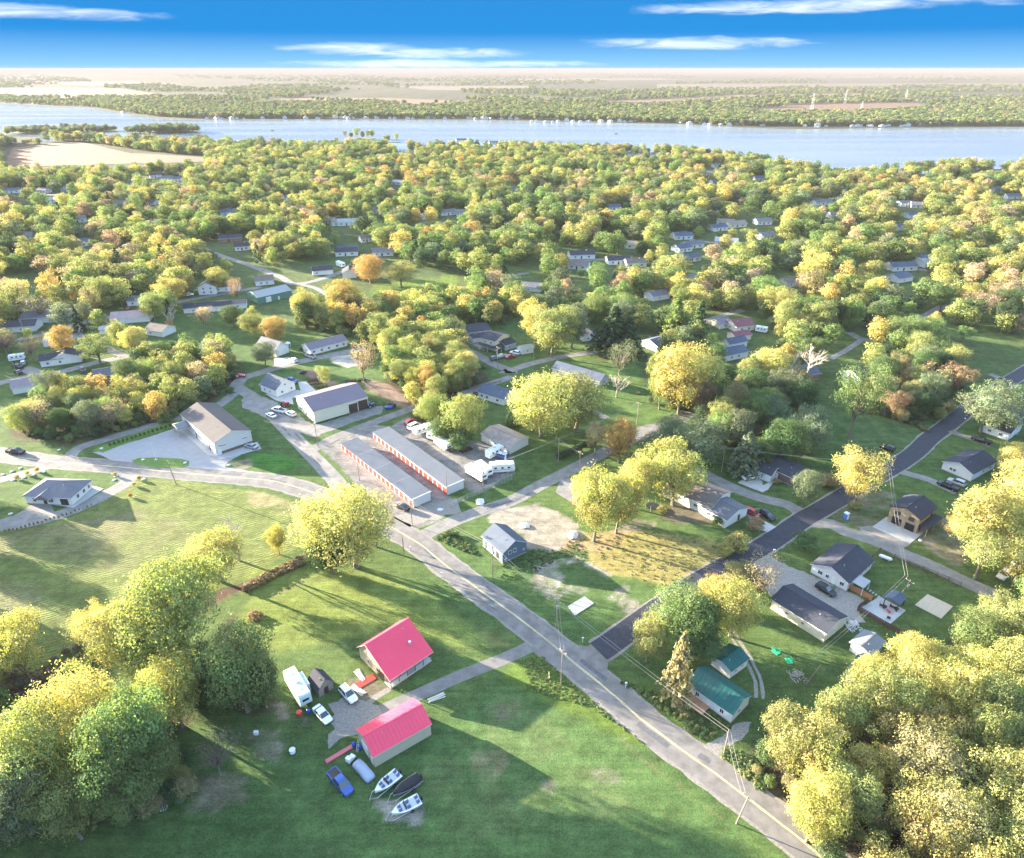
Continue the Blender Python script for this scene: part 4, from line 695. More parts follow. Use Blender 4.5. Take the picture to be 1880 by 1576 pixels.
RM = {'char': shing('charcoal', (0.038, 0.041, 0.056)), 'grey': shing('grey', (0.12, 0.12, 0.135)), 'blue': shing('blue_grey', (0.070, 0.088, 0.125)), 'brown': shing('brown', (0.15, 0.12, 0.108)), 'tan': shing('tan', (0.22, 0.185, 0.15)), 'dark': shing('black', (0.04, 0.042, 0.055)), 'maroon': shing('maroon', (0.18, 0.07, 0.085)), 'lilac': shing('faded_grey', (0.15, 0.145, 0.165)),
      'red': mat('red_metal_roof', (0.72, 0.055, 0.105), 0.42, 0.05, 0.3, spec=0.5), 'teal': mat('teal_metal_roof', (0.010, 0.090, 0.080), 0.6, 0.16, 0.3, spec=0.3, dirt=0.2), 'purple': mat('purple_grey_metal_roof', (0.15, 0.115, 0.14), 0.5, 0.06, 0.3, spec=0.4), 'metal': mat('pale_metal_roof', (0.15, 0.153, 0.165), 0.6, 0.1, 0.2, metal=0.1, spec=0.5, dirt=0.05), 'tanmetal': mat('tan_metal_roof', (0.115, 0.102, 0.10), 0.85, 0.1, 0.2, spec=0.1), 'rust': mat('rusting_metal_roof', (0.28, 0.23, 0.21), 0.6, 0.25, 0.5, dirt=0.6), 'white': mat('white_roof', (0.26, 0.265, 0.275), 0.6, 0.06, 0.3, dirt=0.1)}
RM['pinkroof'] = shing('dusty_rose', (0.34, 0.24, 0.24))
TRIM = mat('white_trim', (0.64, 0.64, 0.63), 0.5, 0.04, 1); GLASS = mat('window_glass', (0.03, 0.04, 0.05), 0.08, 0.2, 0.5, spec=0.9); DARKM = mat('dark_door', (0.05, 0.035, 0.03), 0.5, 0.1, 1)
REDD = mat('red_door', (0.55, 0.05, 0.035), 0.45, 0.06, 1); BLACKT = mat('black_trim', (0.02, 0.02, 0.022), 0.6); FOUND = mat('foundation', (0.30, 0.29, 0.27), 0.9, 0.15, 1); BRASS = mat('door_knob', (0.4, 0.3, 0.12), 0.3, metal=0.9); VENTM = mat('vent_pipe', (0.35, 0.35, 0.36), 0.5)
SIDE = {'f': lambda u, v, L, D: ((u * L, 0), 0), 'b': lambda u, v, L, D: ((L - u * L, D), pi), 'l': lambda u, v, L, D: ((0, D - u * D), -pi / 2), 'r': lambda u, v, L, D: ((L, u * D), pi / 2)}
_mc = {}
def shared(key, fn):
    if key not in _mc: _mc[key] = fn()
    return _mc[key]
def win_meshes(w, h, fm):
    def a():
        mb = MB(); t = 0.09
        for x0, x1, z0, z1 in ((-w / 2, w / 2, 0, t), (-w / 2, w / 2, h - t, h), (-w / 2, -w / 2 + t, t, h - t), (w / 2 - t, w / 2, t, h - t), (-0.025, 0.025, t, h - t)): mb.box(x0, x1, -0.07, 0.02, z0, z1, fm)
        return mb.mesh('window_frame')
    return shared(('wf', w, h, fm.name), a), shared(('wp', w, h), lambda: MB().box(-w / 2 + .06, w / 2 - .06, -0.03, 0.0, .06, h - .06, GLASS).mesh('window_pane'))
def door_mesh(w, h, m, kind):
    def a():
        mb = MB()
        if kind == 'g':
            n = 4; 
            for i in range(n): mb.box(-w / 2, w / 2, -0.05 - 0.0, 0.01, h * i / n + 0.02, h * (i + 1) / n - 0.015, m)
            tm_ = BLACKT if m is BLACKT else TRIM; mb.box(-w / 2 - .1, -w / 2, -0.09, 0.01, 0, h + .1, tm_); mb.box(w / 2, w / 2 + .1, -0.09, 0.01, 0, h + .1, tm_); mb.box(-w / 2, w / 2, -0.09, 0.01, h, h + .1, tm_)
        else:
            mb.box(-w / 2, w / 2, -0.05, 0.01, 0.02, h, m); mb.box(-w / 2 + .15, w / 2 - .15, -0.07, -0.045, h * .55, h * .88, m); mb.box(-w / 2 + .15, w / 2 - .15, -0.07, -0.045, h * .12, h * .45, m)
        return mb.mesh('door')
    return shared((kind, w, h, m.name), a)
def feat(root, L, D, s, frame=None, base=0.0):
    """'f w .2 1 1.1 1.2; l g .5 0 2.6 2.2 dark' : side kind u z w h [material]"""
    fm = frame or TRIM
    for it in s.split(';'):
        q = it.split()
        if not q: continue
        sd, kd, u, z, wd, ht = q[0], q[1], float(q[2]), float(q[3]), float(q[4]), float(q[5])
        (x, y), r = SIDE[sd](u, 0, L, D); n = (sin(r), -cos(r)); e = 0.012
        loc = (x + n[0] * e, y + n[1] * e, z + base)
        if kd == 'w':
            a, b_ = win_meshes(wd, ht, fm); o = ob('window', a, root, loc, r); ob('pane', b_, o)
        else:
            m = {'dark': DARKM, 'white': TRIM, 'red': REDD, 'black': BLACKT, 'glass': GLASS}[q[6] if len(q) > 6 else 'white']
            o = ob('garage_door' if kd == 'g' else 'door', door_mesh(wd, ht, m, kd), root, loc, r)
            if kd == 'd': ob('handle', shared('knob', lambda: MB().box(-0.04, 0.04, -0.14, -0.05, -0.04, 0.04, BRASS).mesh('handle')), o, (wd * 0.36, 0, ht * 0.47))
def roof_mesh(L, D, wh, rh, ax, ov, m, th=0.16, apex=0.5, seam=None, e0=None, e1=None, edge=TRIM):
    """gable roof as two thick slabs; ax is the ridge direction"""
    mb = MB(); A, B = (D, L) if ax == 'x' else (L, D); e0 = wh if e0 is None else e0; e1 = wh if e1 is None else e1; zr = wh + rh; xa = A * apex
    s0 = (zr - e0) / xa; s1 = (zr - e1) / (A - xa)
    prof = [(-ov, e0 - ov * s0), (xa, zr), (A + ov, e1 - ov * s1), (A + ov, e1 - ov * s1 + th), (xa, zr + th * 1.05), (-ov, e0 - ov * s0 + th)]
    P = (lambda u, z, t: (t, u, z)) if ax == 'x' else (lambda u, z, t: (u, t, z)); a, b_ = -ov, B + ov
    vs = [P(u, z, a) for u, z in prof] + [P(u, z, b_) for u, z in prof]; sd = [(i, (i + 1) % 6, 6 + (i + 1) % 6, 6 + i) for i in range(6)]
    fl = (lambda f: f) if ax == 'x' else (lambda f: f[::-1])
    mb.add(vs, [fl(sd[3]), fl(sd[4])], m); mb.add(vs, [fl(sd[i]) for i in (0, 1, 2, 5)], edge)
    mb.add(vs, [fl((0, 5, 4, 1)), fl((1, 4, 3, 2))], edge); mb.add(vs, [fl((7, 10, 11, 6)), fl((8, 9, 10, 7))], edge)
    if seam:                                    # raised ribs running down the sheets
        n = int((b_ - a) / seam)
        for i in range(n + 1):
            t = a + (b_ - a) * i / n; t = min(max(t, a + .03), b_ - .03)
            for (u0, z0_), (u1, z1_) in (((-ov, e0 - ov * s0 + th), (xa, zr + th * 1.05)), ((xa, zr + th * 1.05), (A + ov, e1 - ov * s1 + th))):
                v2 = [P(u, z, tt) for (u, z) in ((u0, z0_ - .01), (u1, z1_ - .01), (u1, z1_ + .05), (u0, z0_ + .05)) for tt in (t - .02, t + .02)]
                mb.add(v2, [(0, 2, 4, 6)[::-1], (1, 3, 5, 7), (6, 4, 5, 7), (0, 6, 7, 1), (2, 3, 5, 4)], m)
    return mb
def hip_mesh(L, D, wh, rh, ov, m, th=0.14):
    mb = MB(); k = min(D, L) / 2; x0, x1, y0, y1 = -ov, L + ov, -ov, D + ov; zt = wh + rh
    if L >= D: a, b_ = (k, D / 2, zt), (L - k, D / 2, zt)
    else: a, b_ = (L / 2, k, zt), (L / 2, D - k, zt)
    z = wh - 0.05; c = [(x0, y0, z), (x1, y0, z), (x1, y1, z), (x0, y1, z)]
    if L >= D: mb.add(c + [a, b_], [(0, 1, 5, 4), (1, 2, 5), (2, 3, 4, 5), (3, 0, 4)], m)
    else: mb.add(c + [a, b_], [(0, 1, 4), (1, 2, 5, 4), (2, 3, 5), (3, 0, 4, 5)], m)
    mb.add([(p[0], p[1], p[2] - th) for p in c] + c, [(3, 2, 1, 0), (0, 1, 5, 4), (1, 2, 6, 5), (2, 3, 7, 6), (3, 0, 4, 7)], TRIM); return mb
HOUSES = []
def H(name, label, cat, N, D, wh, rh, ax, wall, roof, feats='', R=None, L=None, head=None, ov=0.4, hip=False, seam=None, apex=0.5, e0=None, e1=None, chim=0, vents=1, group=None, frame=None, edge=None, found=True, wallname='wall', z=0.0):
    """N: near ground corner; R: right ground corner, or L (length) and head (degrees)"""
    p = gp(N)[0] if isinstance(N, str) else N
    if R is not None:
        q = g1(R); L = L or hypot(q[0] - p[0], q[1] - p[1]); a = heading(p, q) if head is None else radians(head)
    else: a = radians(head)
    root = thing(name, label, cat, (p[0], p[1], z), a, group); W_ = WM[wall] if isinstance(wall, str) else wall; R_ = RM[roof] if isinstance(roof, str) else roof
    b = 0.25 if found else 0.0
    if found: MB().box(-0.04, L + .04, -0.04, D + .04, 0, b, FOUND).obj('foundation', None, root)
    A, B = (D, L) if ax == 'x' else (L, D); e0_ = wh if e0 is None else e0; e1_ = wh if e1 is None else e1
    mb = MB()
    if hip: mb.box(0, L, 0, D, b, wh - 0.06, W_)
    else: mb.prism([(0, b), (A, b), (A, e1_ - 0.02), (A * apex, wh + rh - 0.02), (0, e0_ - 0.02)], 0, B, ax, W_)
    mb.obj(wallname, None, root)
    rm = hip_mesh(L, D, wh, rh, ov, R_) if hip else roof_mesh(L, D, wh, rh, ax, ov, R_, apex=apex, seam=seam, e0=e0, e1=e1, edge=edge or TRIM)
    ro = rm.obj('roof', None, root)
    if not hip and roof not in ('white',): 
        rc = MB(); zz = wh + rh + 0.16
        if ax == 'x': rc.box(-ov, L + ov, D * apex - .13, D * apex + .13, zz - .06, zz + .05, R_)
        else: rc.box(L * apex - .13, L * apex + .13, -ov, D + ov, zz - .06, zz + .05, R_)
        rc.obj('ridge_cap', None, ro)
    if chim:
        x, y = (L * 0.7, D * 0.42) if ax == 'x' else (L * 0.42, D * 0.6); MB().box(x - .35, x + .35, y - .35, y + .35, wh, wh + rh + 0.9, WM['brick']).obj('chimney', None, ro)
    for i in range(vents):
        x, y = (L * (0.25 + 0.3 * i), D * 0.33) if ax == 'x' else (L * 0.33, D * (0.25 + 0.3 * i)); t = (0.33 / 0.5); MB().tube([(x, y, wh + rh * t * 0.9), (x, y, wh + rh * t + 0.65)], 0.09, 6, VENTM).obj('vent_pipe', None, ro)
    feat(root, L, D, feats, frame, 0); HOUSES.append((root, L, D, wh + rh)); return root, L, D

WR = 'f w .18 1 1.2 1.2; f w .42 1 1.2 1.2; f d .6 .25 .95 2.05 dark; f w .8 1 1.6 1.2; l w .3 1 1.1 1.1; l w .7 1 1.1 1.1'
def railing(l, h=0.95, st=0.2):
    m = MB(); m.box(0, l, -.03, .03, h - .06, h, TRIM); m.box(0, l, -.03, .03, 0.12, 0.18, TRIM)
    for k in range(int(l / st)): m.box(.1 + k * st, .14 + k * st, -.02, .02, .18, h - .06, TRIM)
    return m
# --- red roofed house with front porch
p0 = g1('m1010,490'); a0 = heading(p0, g1('m1275,310')); rh_ = thing('red_roofed_house', 'cream house with steep crimson metal roof and a long front porch', 'house', (p0[0], p0[1], 0), a0)
Lh = 11.4; Wc = WM['beigesheet']
MB().box(0, Lh, 0.0, 2.5, 0, 0.32, CONC).obj('porch_slab', None, rh_)
MB().prism([(2.5, 0.1), (12.2, 0.1), (12.2, 3.6), (8.5, 6.9), (2.5, 3.9)], 0.15, Lh - 0.15, 'x', Wc).obj('wall', None, rh_)
rr = roof_mesh(Lh, 12.2, 2.9, 4.1, 'x', 0.35, RM['red'], apex=8.5 / 12.2, seam=0.6, e1=3.6, edge=mat('cream_trim', (0.66, 0.58, 0.46), 0.6)).obj('roof', None, rh_)
MB().tube([(8.2, 3.6, 4.2), (8.2, 3.6, 5.5)], 0.22, 8, VENTM).tube([(8.2, 3.6, 5.5), (8.2, 3.6, 5.75)], 0.34, 8, TRIM).obj('flue', None, rr); MB().tube([(9.0, 7.2, 6.0), (9.0, 7.2, 6.7)], 0.07, 6, TRIM).obj('vent_pipe', None, rr)
for i in range(6): ob('porch_post', shared('ppost', lambda: MB().box(-.08, .08, -.08, .08, 0, 2.5, mat('brown_post', (0.20, 0.13, 0.08), 0.8)).mesh('porch_post')), rh_, (0.15 + i * (Lh - 0.3) / 5, 0.12, 0.32))
for i in range(5):
    if i != 2: ob('porch_railing', shared('prail', lambda: railing(2.02).mesh('porch_railing')), rh_, (0.25 + i * (Lh - 0.3) / 5, 0.12, 0.32))
feat(rh_, Lh, 2.5, 'b d .5 .3 1 2.1 dark')
for u in (2.2, 5.0, 8.8):
    a_, b_ = win_meshes(1.2, 1.2, TRIM); o = ob('window', a_, rh_, (u, 2.48, 1.3)); ob('pane', b_, o)
a_, b_ = win_meshes(1.0, 1.2, TRIM)
for v in (5.0, 8.5): o = ob('window', a_, rh_, (0.13, v, 1.2), -pi / 2); ob('pane', b_, o)
o = ob('garage_door', door_mesh(2.6, 2.2, DARKM, 'd'), rh_, (0.13, 3.9, 0.1), -pi / 2)
sheet = MB().box(-.9, .9, 0, 4.6, 0.02, 0.12, REDD).obj('sheet_of_red_roofing', None); q = g1('m890,400'); sheet.location = (q[0], q[1], 0.0); sheet.rotation_euler = (0, 0, radians(130)); tag(sheet, 'red metal sheet lying flat against the left gable of the red roofed house', 'metal sheet')
# --- long red roofed barn
H('red_roofed_barn', 'long cream pole barn with crimson roof faded pink on one slope', 'barn', 'm895,1055', 7.4, 3.3, 1.9, 'x', 'beigesheet', 'red', 'l g .45 0 2.6 2.5 white; l d .85 0 .95 2.05 white', R='m1300,820', ov=0.25, seam=0.8, found=False, edge=mat('cream_trim', (0.66, 0.58, 0.46)))
# --- purple roofed metal building
rt, L_, D_ = H('metal_workshop', 'large cream metal workshop with purple grey roof and two brown doors', 'workshop', 'e465,1168', 17.2, 5.0, 2.6, 'x', 'creamsheet', 'purple', 'f g .715 0 3.9 3.9 dark; f g .895 0 4.3 4.2 dark; l w .14 2.4 1.6 1.2; l w .3 2.4 1.6 1.2; l w .46 2.4 1.6 1.2; l w .62 2.4 1.6 1.2; l w .78 2.4 1.6 1.2; l w .22 .6 1.6 1.2; l w .38 .6 1.6 1.2; l w .54 .6 1.6 1.2; l w .7 .6 1.6 1.2; l d .92 0 1 2.1 dark', R='e850,1055', ov=0.3, seam=1.0, found=False, edge=mat('cream_trim', (0.66, 0.58, 0.46)))
MB().box(-.05, L_ + .05, -.055, -.002, 0, 0.25, BLACKT).obj('base_trim', None, rt)
# --- grey roofed warehouse with entrance canopy
rt, L_, D_ = H('warehouse', 'long pale warehouse with light metal roof beside the concrete lot', 'warehouse', 'd1560,1400', 31.0, 5.2, 2.4, 'y', 'whitesheet', 'tanmetal', 'l w .36 1.6 .9 1.8; l d .42 0 1 2.2 dark; l w .50 1.6 .9 1.8; l w .58 1.6 .9 1.8; l w .66 1.6 .9 1.8; l w .74 1.6 .9 1.8; l d .82 0 1 2.2 dark; l w .92 1.6 .9 1.8; f d .1 0 1 2.1 white; f w .22 3 1.8 .5; f w .8 3 1.8 .5; f w .12 3.2 .9 .6', R='d1820,1310', ov=0.3, seam=1.2, found=False)
MB().box(1.9, L_ + .04, -.06, -.002, 0, 1.1, mat('brown_wainscot', (0.13, 0.09, 0.07), 0.8)).obj('brown_wainscot', None, rt)
cn = MB(); cn.prism([(22.5, 3.2), (28.5, 3.2), (28.5, 3.4), (25.5, 4.5), (22.5, 3.4)], -4.6, -0.02, 'x', RM['metal']); cn.obj('entrance_canopy', None, rt)
for y in (22.7, 28.3): MB().box(-4.5, -4.2, y - .15, y + .15, 0, 3.2, WM['tanbrick']).obj('canopy_post', None, rt)
# --- small white house by the workshop
H('small_white_house', 'small white house with steep blue grey roof left of the workshop', 'house', 'e190,980', 10.5, 3.4, 3.2, 'y', 'white', 'blue', 'f w .3 1 1 1.1; f d .55 .25 1 2.05; f w .8 1 1 1.1; f w .5 3.8 .9 1; l w .25 1 1 1.1; l w .6 1 1 1.1', R='e325,925', vents=1)
# --- storage rows
def storage(Nn, Rr, Ll, label, nseg, ndoor):
    p = g1(Nn); q = g1(Rr); r = g1(Ll); a = heading(p, r) - pi / 2; Ltot = hypot(r[0] - p[0], r[1] - p[1]); Wd = 6.4
    root = thing('storage_building', label, 'storage building', (p[0], p[1], 0), a); MB().box(-.02, Wd + .02, -.02, Ltot + .02, 0, .12, CONC).obj('slab', None, root)
    for s in range(nseg):
        y0 = Ltot * s / nseg + .01; y1 = Ltot * (s + 1) / nseg - .01; hz = 2.75 - 0.16 * s + .5
        MB().box(0, Wd, y0, y1, .12, hz - .25, WM['whitesheet']).obj('wall', None, root)
        rf = MB(); rf.prism([(-.25, hz - .35), (Wd + .25, hz - .35), (Wd + .25, hz - .02), (-.25, hz - .20)], y0 - .005, y1 + .005, 'y', RM['metal'])
        n = 22
        for k in range(n): yy = y0 + (y1 - y0) * (k + .5) / n; rf.prism([(-.24, hz - .25), (Wd + .24, hz - .07), (Wd + .24, hz + .03), (-.24, hz - .15)], yy - .03, yy + .03, 'y', RM['metal'])
        ro = rf.obj('roof', None, root); MB().prism([(-.28, hz - .38), (Wd + .28, hz - .38), (Wd + .28, hz + .05), (-.28, hz - .13)], y0 - .03, y0 + .12, 'y', TRIM).obj('end_flashing', None, ro)
    dm = shared('rolldoor', lambda: roll_door())
    for k in range(ndoor): y = Ltot * (k + .5) / ndoor; ob('roll_up_door', dm, root, (-.012, y, .12), -pi / 2)
    for k in range(ndoor): y = Ltot * (k + .5) / ndoor; ob('roll_up_door', dm, root, (Wd + .012, y, .12), pi / 2)
def roll_door():
    mb = MB()
    for i in range(12): mb.box(-1.05, 1.05, -.05 if i % 2 else -.03, 0, i * .175, i * .175 + .172, REDD)
    mb.box(-.12, .12, -.09, -.05, .7, .78, BLACKT); return mb.mesh('roll_up_door')
storage('i1172,440', 'i1285,390', 'i655,22', 'left of two long grey roofed storage rows with red roller doors', 4, 17)
storage('i1415,350', 'i1518,290', 'e885,1275', 'right of two long grey roofed storage rows with red roller doors', 3, 17)
# --- blue house on the plot
H('blue_house', 'new slate blue house with grey gable roof on the bare plot', 'house', 'i1812,840', 9.6, 3.5, 2.4, 'y', 'blue', 'blue', 'f w .30 2.0 1.1 1.2; f w .50 2.0 1.1 1.2; f w .88 1.2 .6 .6; f w .12 .7 .5 .5; l w .35 1.6 1.4 1.1; l d .75 .25 1 2.1 dark', R='j182,760', ov=0.35)
# --- brick garage
rt, L_, D_ = H('brick_garage', 'tan brick two storey garage with charcoal roof and two black doors', 'garage', 'k1100,628', 8.4, 5.2, 1.7, 'x', 'tanbrick', 'char', 'l g .30 .05 2.4 2.2 black; l g .75 .05 2.4 2.2 black; l w .27 3.3 1.6 1.3; l w .74 3.3 1.6 1.3; f d .2 .05 1 2.1 black; f w .5 1 1.2 1.2; f w .8 3 1 1', L=10.0, head=38, ov=0.4, found=False, edge=BLACKT, frame=BLACKT)
pr = MB(); pr.box(0.2, L_, -2.6, -0.02, 2.75, 2.9, RM['char']); pr.obj('porch_roof', None, rt)
for x in (0.4, 5.0, L_ - .2): MB().box(x - .1, x + .1, -2.5, -2.3, 0, 2.75, WM['tanbrick']).obj('porch_post', None, rt)
MB().box(L_ + .02, L_ + 2.2, 2, 7.6, 2.5, 2.65, BLACKT).obj('lean_to_roof', None, rt)
# --- garden house and barn
rt, L_, D_ = H('grey_house', 'pale grey house with charcoal gable roof beside the fenced garden', 'house', 'k600,1042', 9.8, 2.9, 2.1, 'x', 'palegrey', 'char', 'l w .25 1 1.4 1.2; l w .45 1 1 1.2; l d .62 .25 1 2.05; l w .85 1 1.2 1.2; f w .55 1 1.1 1.1; f w .75 1 1.1 1.1; f w .9 1 1.1 1.1', R='k775,880', ov=0.45)
cn = MB(); cn.prism([(-3.4, 2.5), (-.02, 2.7), (-.02, 2.82), (-3.4, 2.62)], 1.2, 5.4, 'x', RM['white']); cn.obj('patio_cover', None, rt)
for x in (1.4, 5.2): MB().box(x - .07, x + .07, -3.3, -3.16, 0, 2.5, TRIM).obj('cover_post', None, rt)
H('long_dark_roofed_barn', 'long cream barn with midnight charcoal roof beside the gravel yard', 'barn', 'k437,1408', 14.4, 3.0, 1.6, 'y', 'cream', 'char', 'l w .3 1.2 .8 .8; l w .6 1.2 .8 .8; f d .5 0 1 2.05 white', R='k583,1290', ov=0.35, found=False)
# --- teal roofed house and shed
rt, L_, D_ = H('teal_roofed_house', 'white house with teal metal roof and wooden deck by the main road', 'house', 'n1650,737', 10.6, 2.9, 1.9, 'y', 'white', 'teal', 'l w .22 1 1 1.2; l w .78 1 1 1.2; l d .5 .25 1 2.05; f w .4 1 1.2 1.1', R='n1760,620', L=6.8, ov=0.4, seam=0.9)
MB().box(-3.0, -0.06, 5.0, 10.0, 0.45, 0.6, mat('deck_boards', (0.42, 0.22, 0.14), 0.8, 0.2, 2)).obj('deck', None, rt)
for x, y in ((-2.9, 5.1), (-2.9, 9.8), (-.3, 5.1)): MB().box(x, x + .12, y, y + .12, 0, .45, BARK).obj('deck_post', None, rt)
H('teal_roofed_shed', 'narrow white shed with teal roof behind the teal roofed house', 'shed', 'n1642,418', 5.2, 2.4, 0.9, 'x', 'white', 'teal', 'f w .3 1 .9 .7; f w .7 1 .9 .7', R='n1765,325', ov=0.3, seam=0.9, found=False)
# --- white bungalow on the left
rt, L_, D_ = H('white_bungalow', 'white bungalow with mixed tan and grey hip roof by the meadow', 'bungalow', 'h527,425', 15.0, 3.0, 2.9, 'y', 'white', 'lilac', 'f w .3 .9 1.2 1.4; f w .6 .9 1.2 1.4; f w .85 .9 1 1.4; l w .2 .9 1.2 1.4; l d .42 .25 1.1 2.1 dark; l w .55 .9 1.6 1.4; l g .84 .1 2.6 2.3 dark', R='h668,300', hip=True, ov=0.5)
cn = MB(); cn.prism([(5.5, 2.75), (11.0, 2.75), (8.25, 4.6)], -1.8, 4.0, 'x', RM['lilac']); cn.obj('cross_gable', None, rt)
# --- split level ranch
H('split_level_house', 'white split level house with brown grey roof behind the dry field', 'house', 'j1500,510', 17.0, 3.6, 1.9, 'y', 'white', 'brown', 'l w .1 1.4 1.4 1.1; l w .3 1.4 1.4 1.1; l d .45 .25 1 2.1; l w .7 1.4 1.4 1.1; f w .3 1.6 1.2 1.2; f w .7 1.6 1.2 1.2', R='j1640,395', ov=0.45, chim=1)
H('split_level_wing', 'lower wing with grey roof attached in front of the split level house', 'house wing', 'j1612,587', 9.0, 2.9, 1.6, 'y', 'white', 'grey', 'l w .3 1 1.2 1.1; l w .7 1 1.2 1.1; f d .6 .25 1 2.05 dark', R='j1762,500', ov=0.4)
# --- the two ranch houses by the black road
H('dark_brick_ranch', 'dark brick ranch house with charcoal roof above the concrete pad', 'house', 'k225,292', 14.5, 3.0, 1.7, 'y', 'dbrick', 'char', 'l w .2 1 1.2 1.2; l w .4 1 1.2 1.2; l d .55 .25 1 2.1 white; f w .4 1 1.3 1.2', R='k335,225', ov=0.4)
H('ranch_garage_wing', 'low grey roofed garage joined left of the dark brick ranch', 'garage', 'k50,262', 8.0, 2.7, 1.4, 'y', 'white', 'char', 'l g .3 .1 2.8 2.2; l g .75 .1 2.8 2.2', R='k120,205', ov=0.3)
H('pale_ranch', 'pale house with blue grey roof under the golden trees at right', 'house', 'k1492,252', 9.4, 2.9, 1.9, 'x', 'palegrey', 'char', 'l w .3 1 1 1.1; l w .42 1 1 1.1; f w .5 1 1.2 1.1; f w .8 1 1.2 1.1', R='k1660,160', ov=0.4)
H('gabled_house', 'blue grey roofed house cut by the right edge above the pale ranch', 'house', 'g1760,1290', 9.0, 3.0, 2.2, 'y', 'palegrey', 'char', 'l w .3 1 1.2 1.1; l w .7 1 1.2 1.1; f g .3 .1 2.6 2.2', L=12, head=38)
H('low_house', 'low dark roofed wing at the right edge behind the golden tree', 'house', 'g1800,1200', 10.0, 3.0, 2.0, 'x', 'grey', 'blue', 'l w .5 1 1.2 1.1', L=12, head=38)
# --- sheds, rusty roofed garage
rt, L_, D_ = H('rusty_roofed_shed', 'white metal shed with rusting pale roof beside the parked trailers', 'shed', 'f65,1388', 14.5, 3.0, 1.1, 'y', 'whitesheet', 'rust', 'l g .15 0 2.6 2.4; l w .5 1.2 1 .8; l w .8 1.2 1 .8', R='f195,1318', ov=0.2, found=False)
H('blue_roofed_house', 'white house with dusty blue roof behind the lime tree', 'house', 'f20,1040', 13.0, 2.9, 1.9, 'y', 'white', 'blue', 'l w .15 1 1.2 1.2; l w .35 1 1.2 1.2; l d .5 .25 1 2.05; l w .75 1 1.2 1.2; f w .4 1 1.2 1.2', R='f110,985', ov=0.4)
H('brown_roofed_house', 'white gabled house with brown roof at the street corner', 'house', 'e1512,830', 10.0, 3.0, 2.2, 'y', 'white', 'brown', 'f w .3 1 1 1.2; f w .65 1 1 1.2; l w .4 1 1 1.2', R='e1625,770', ov=0.4)
rt, L_, D_ = H('two_storey_house', 'white two storey house with charcoal roof and wraparound porch', 'house', 'e1760,650', 8.5, 5.2, 1.7, 'y', 'cream', 'char', 'f w .3 3.4 1 1.1; f w .7 3.4 1 1.1; l w .3 3.4 1 1.1; l w .7 3.4 1 1.1; f w .3 1 1 1.1; f d .6 .25 1 2.05', R='e1860,600', ov=0.4)
cn = MB(); cn.prism([(-2.6, 2.5), (-.02, 3.0), (-.02, 3.15), (-2.6, 2.62)], -2.4, L_ + .2, 'x', RM['char']); cn.box(-2.4, -.02, -.1, 8.5, 2.6, 2.75, RM['char']); cn.obj('porch_roof', None, rt)
for i, (x, y) in enumerate(((-2.2, -2.4), (1.5, -2.4), (L_, -2.4), (-2.2, 3), (-2.2, 8))): MB().box(x - .09, x + .09, y - .09, y + .09, 0, 2.55, TRIM).obj('porch_post', None, rt)
H('porch_house_annex', 'low charcoal roofed annex right of the two storey porch house', 'house', 'f30,645', 8.0, 2.8, 1.4, 'x', 'grey', 'char', 'f w .4 1 1 1.1', L=6.5, head=38)
H('low_white_house', 'low white house with black roof above the two storey porch house', 'house', 'e1555,555', 12.0, 2.8, 1.5, 'x', 'white', 'dark', 'l w .4 1 1 1; f w .3 1 1.2 1; f w .7 1 1.2 1', L=13, head=22)
H('low_white_annex', 'small white annex in front of the low white house', 'shed', 'e1600,590', 6.0, 2.5, 1.2, 'x', 'white', 'char', 'l d .5 0 1 2', L=8, head=22)
H('long_ranch', 'long white ranch house with faded purple roof below the autumn belt', 'house', 'e432,680', 8.2, 3.0, 1.9, 'x', 'white', 'purple', 'f w .1 1 1.2 1.1; f w .3 1 1.2 1.1; f d .42 .25 1 2.05; f w .5 1 1.2 1.1; f w .72 1 1.4 1.1; f w .9 1 1.2 1.1; l w .5 1 1.2 1.1', R='e697,610', ov=0.4)
H('grey_roofed_garage', 'tall white garage with steep grey roof left of the long ranch', 'garage', 'e187,690', 13.5, 3.6, 2.8, 'y', 'white', 'lilac', 'f g .45 .1 3.4 2.8; f d .9 .1 .9 2.05', R='e243,668', L=7.5, ov=0.3, found=False)
H('green_metal_building', 'long green metal building with white roof at the upper left', 'workshop', 'e60,310', 13, 4.0, 2.0, 'x', 'green', 'white', 'f g .3 .05 3 3; f d .6 0 1 2.1', R='e300,255', ov=0.25, found=False)
H('long_blue_roofed_house', 'long house with blue grey roof hidden behind the giant double crown', 'house', 'f705,910', 24.0, 3.0, 2.0, 'y', 'grey', 'blue', 'f w .5 1 1.1 1.2; l w .1 1 1.2 1.1', R='f768,870', L=7.5, ov=0.4)
H('maroon_roofed_house', 'cream house with maroon roof right of the sunlit conifers', 'house', 'f1690,515', 11.0, 3.0, 2.2, 'x', 'cream', 'maroon', 'f w .3 1 1.2 1.1; f w .7 1 1.2 1.1; l w .5 1 1.2 1.1', L=11, head=20)
H('maroon_roofed_annex', 'low annex with dusty maroon roof below the maroon roofed house', 'house', 'f1680,580', 6.5, 2.7, 1.3, 'x', 'cream', 'maroon', 'f w .5 1 1.2 1.1', L=9.5, head=20)
H('purple_roofed_wing', 'wing with dusty purple roof left of the maroon roofed house', 'house', 'f1570,490', 7, 2.8, 1.6, 'x', 'cream', 'purple', 'f w .5 1 1.2 1.1', L=7, head=20)
H('navy_roofed_house', 'white house with navy shingle roof below the maroon annex', 'house', 'f1605,725', 8.0, 3.0, 1.8, 'x', 'white', 'blue', 'f w .3 1 1.2 1.1; f w .6 1 1.2 1.1; l w .5 1 1.2 1.1', L=14, head=26)
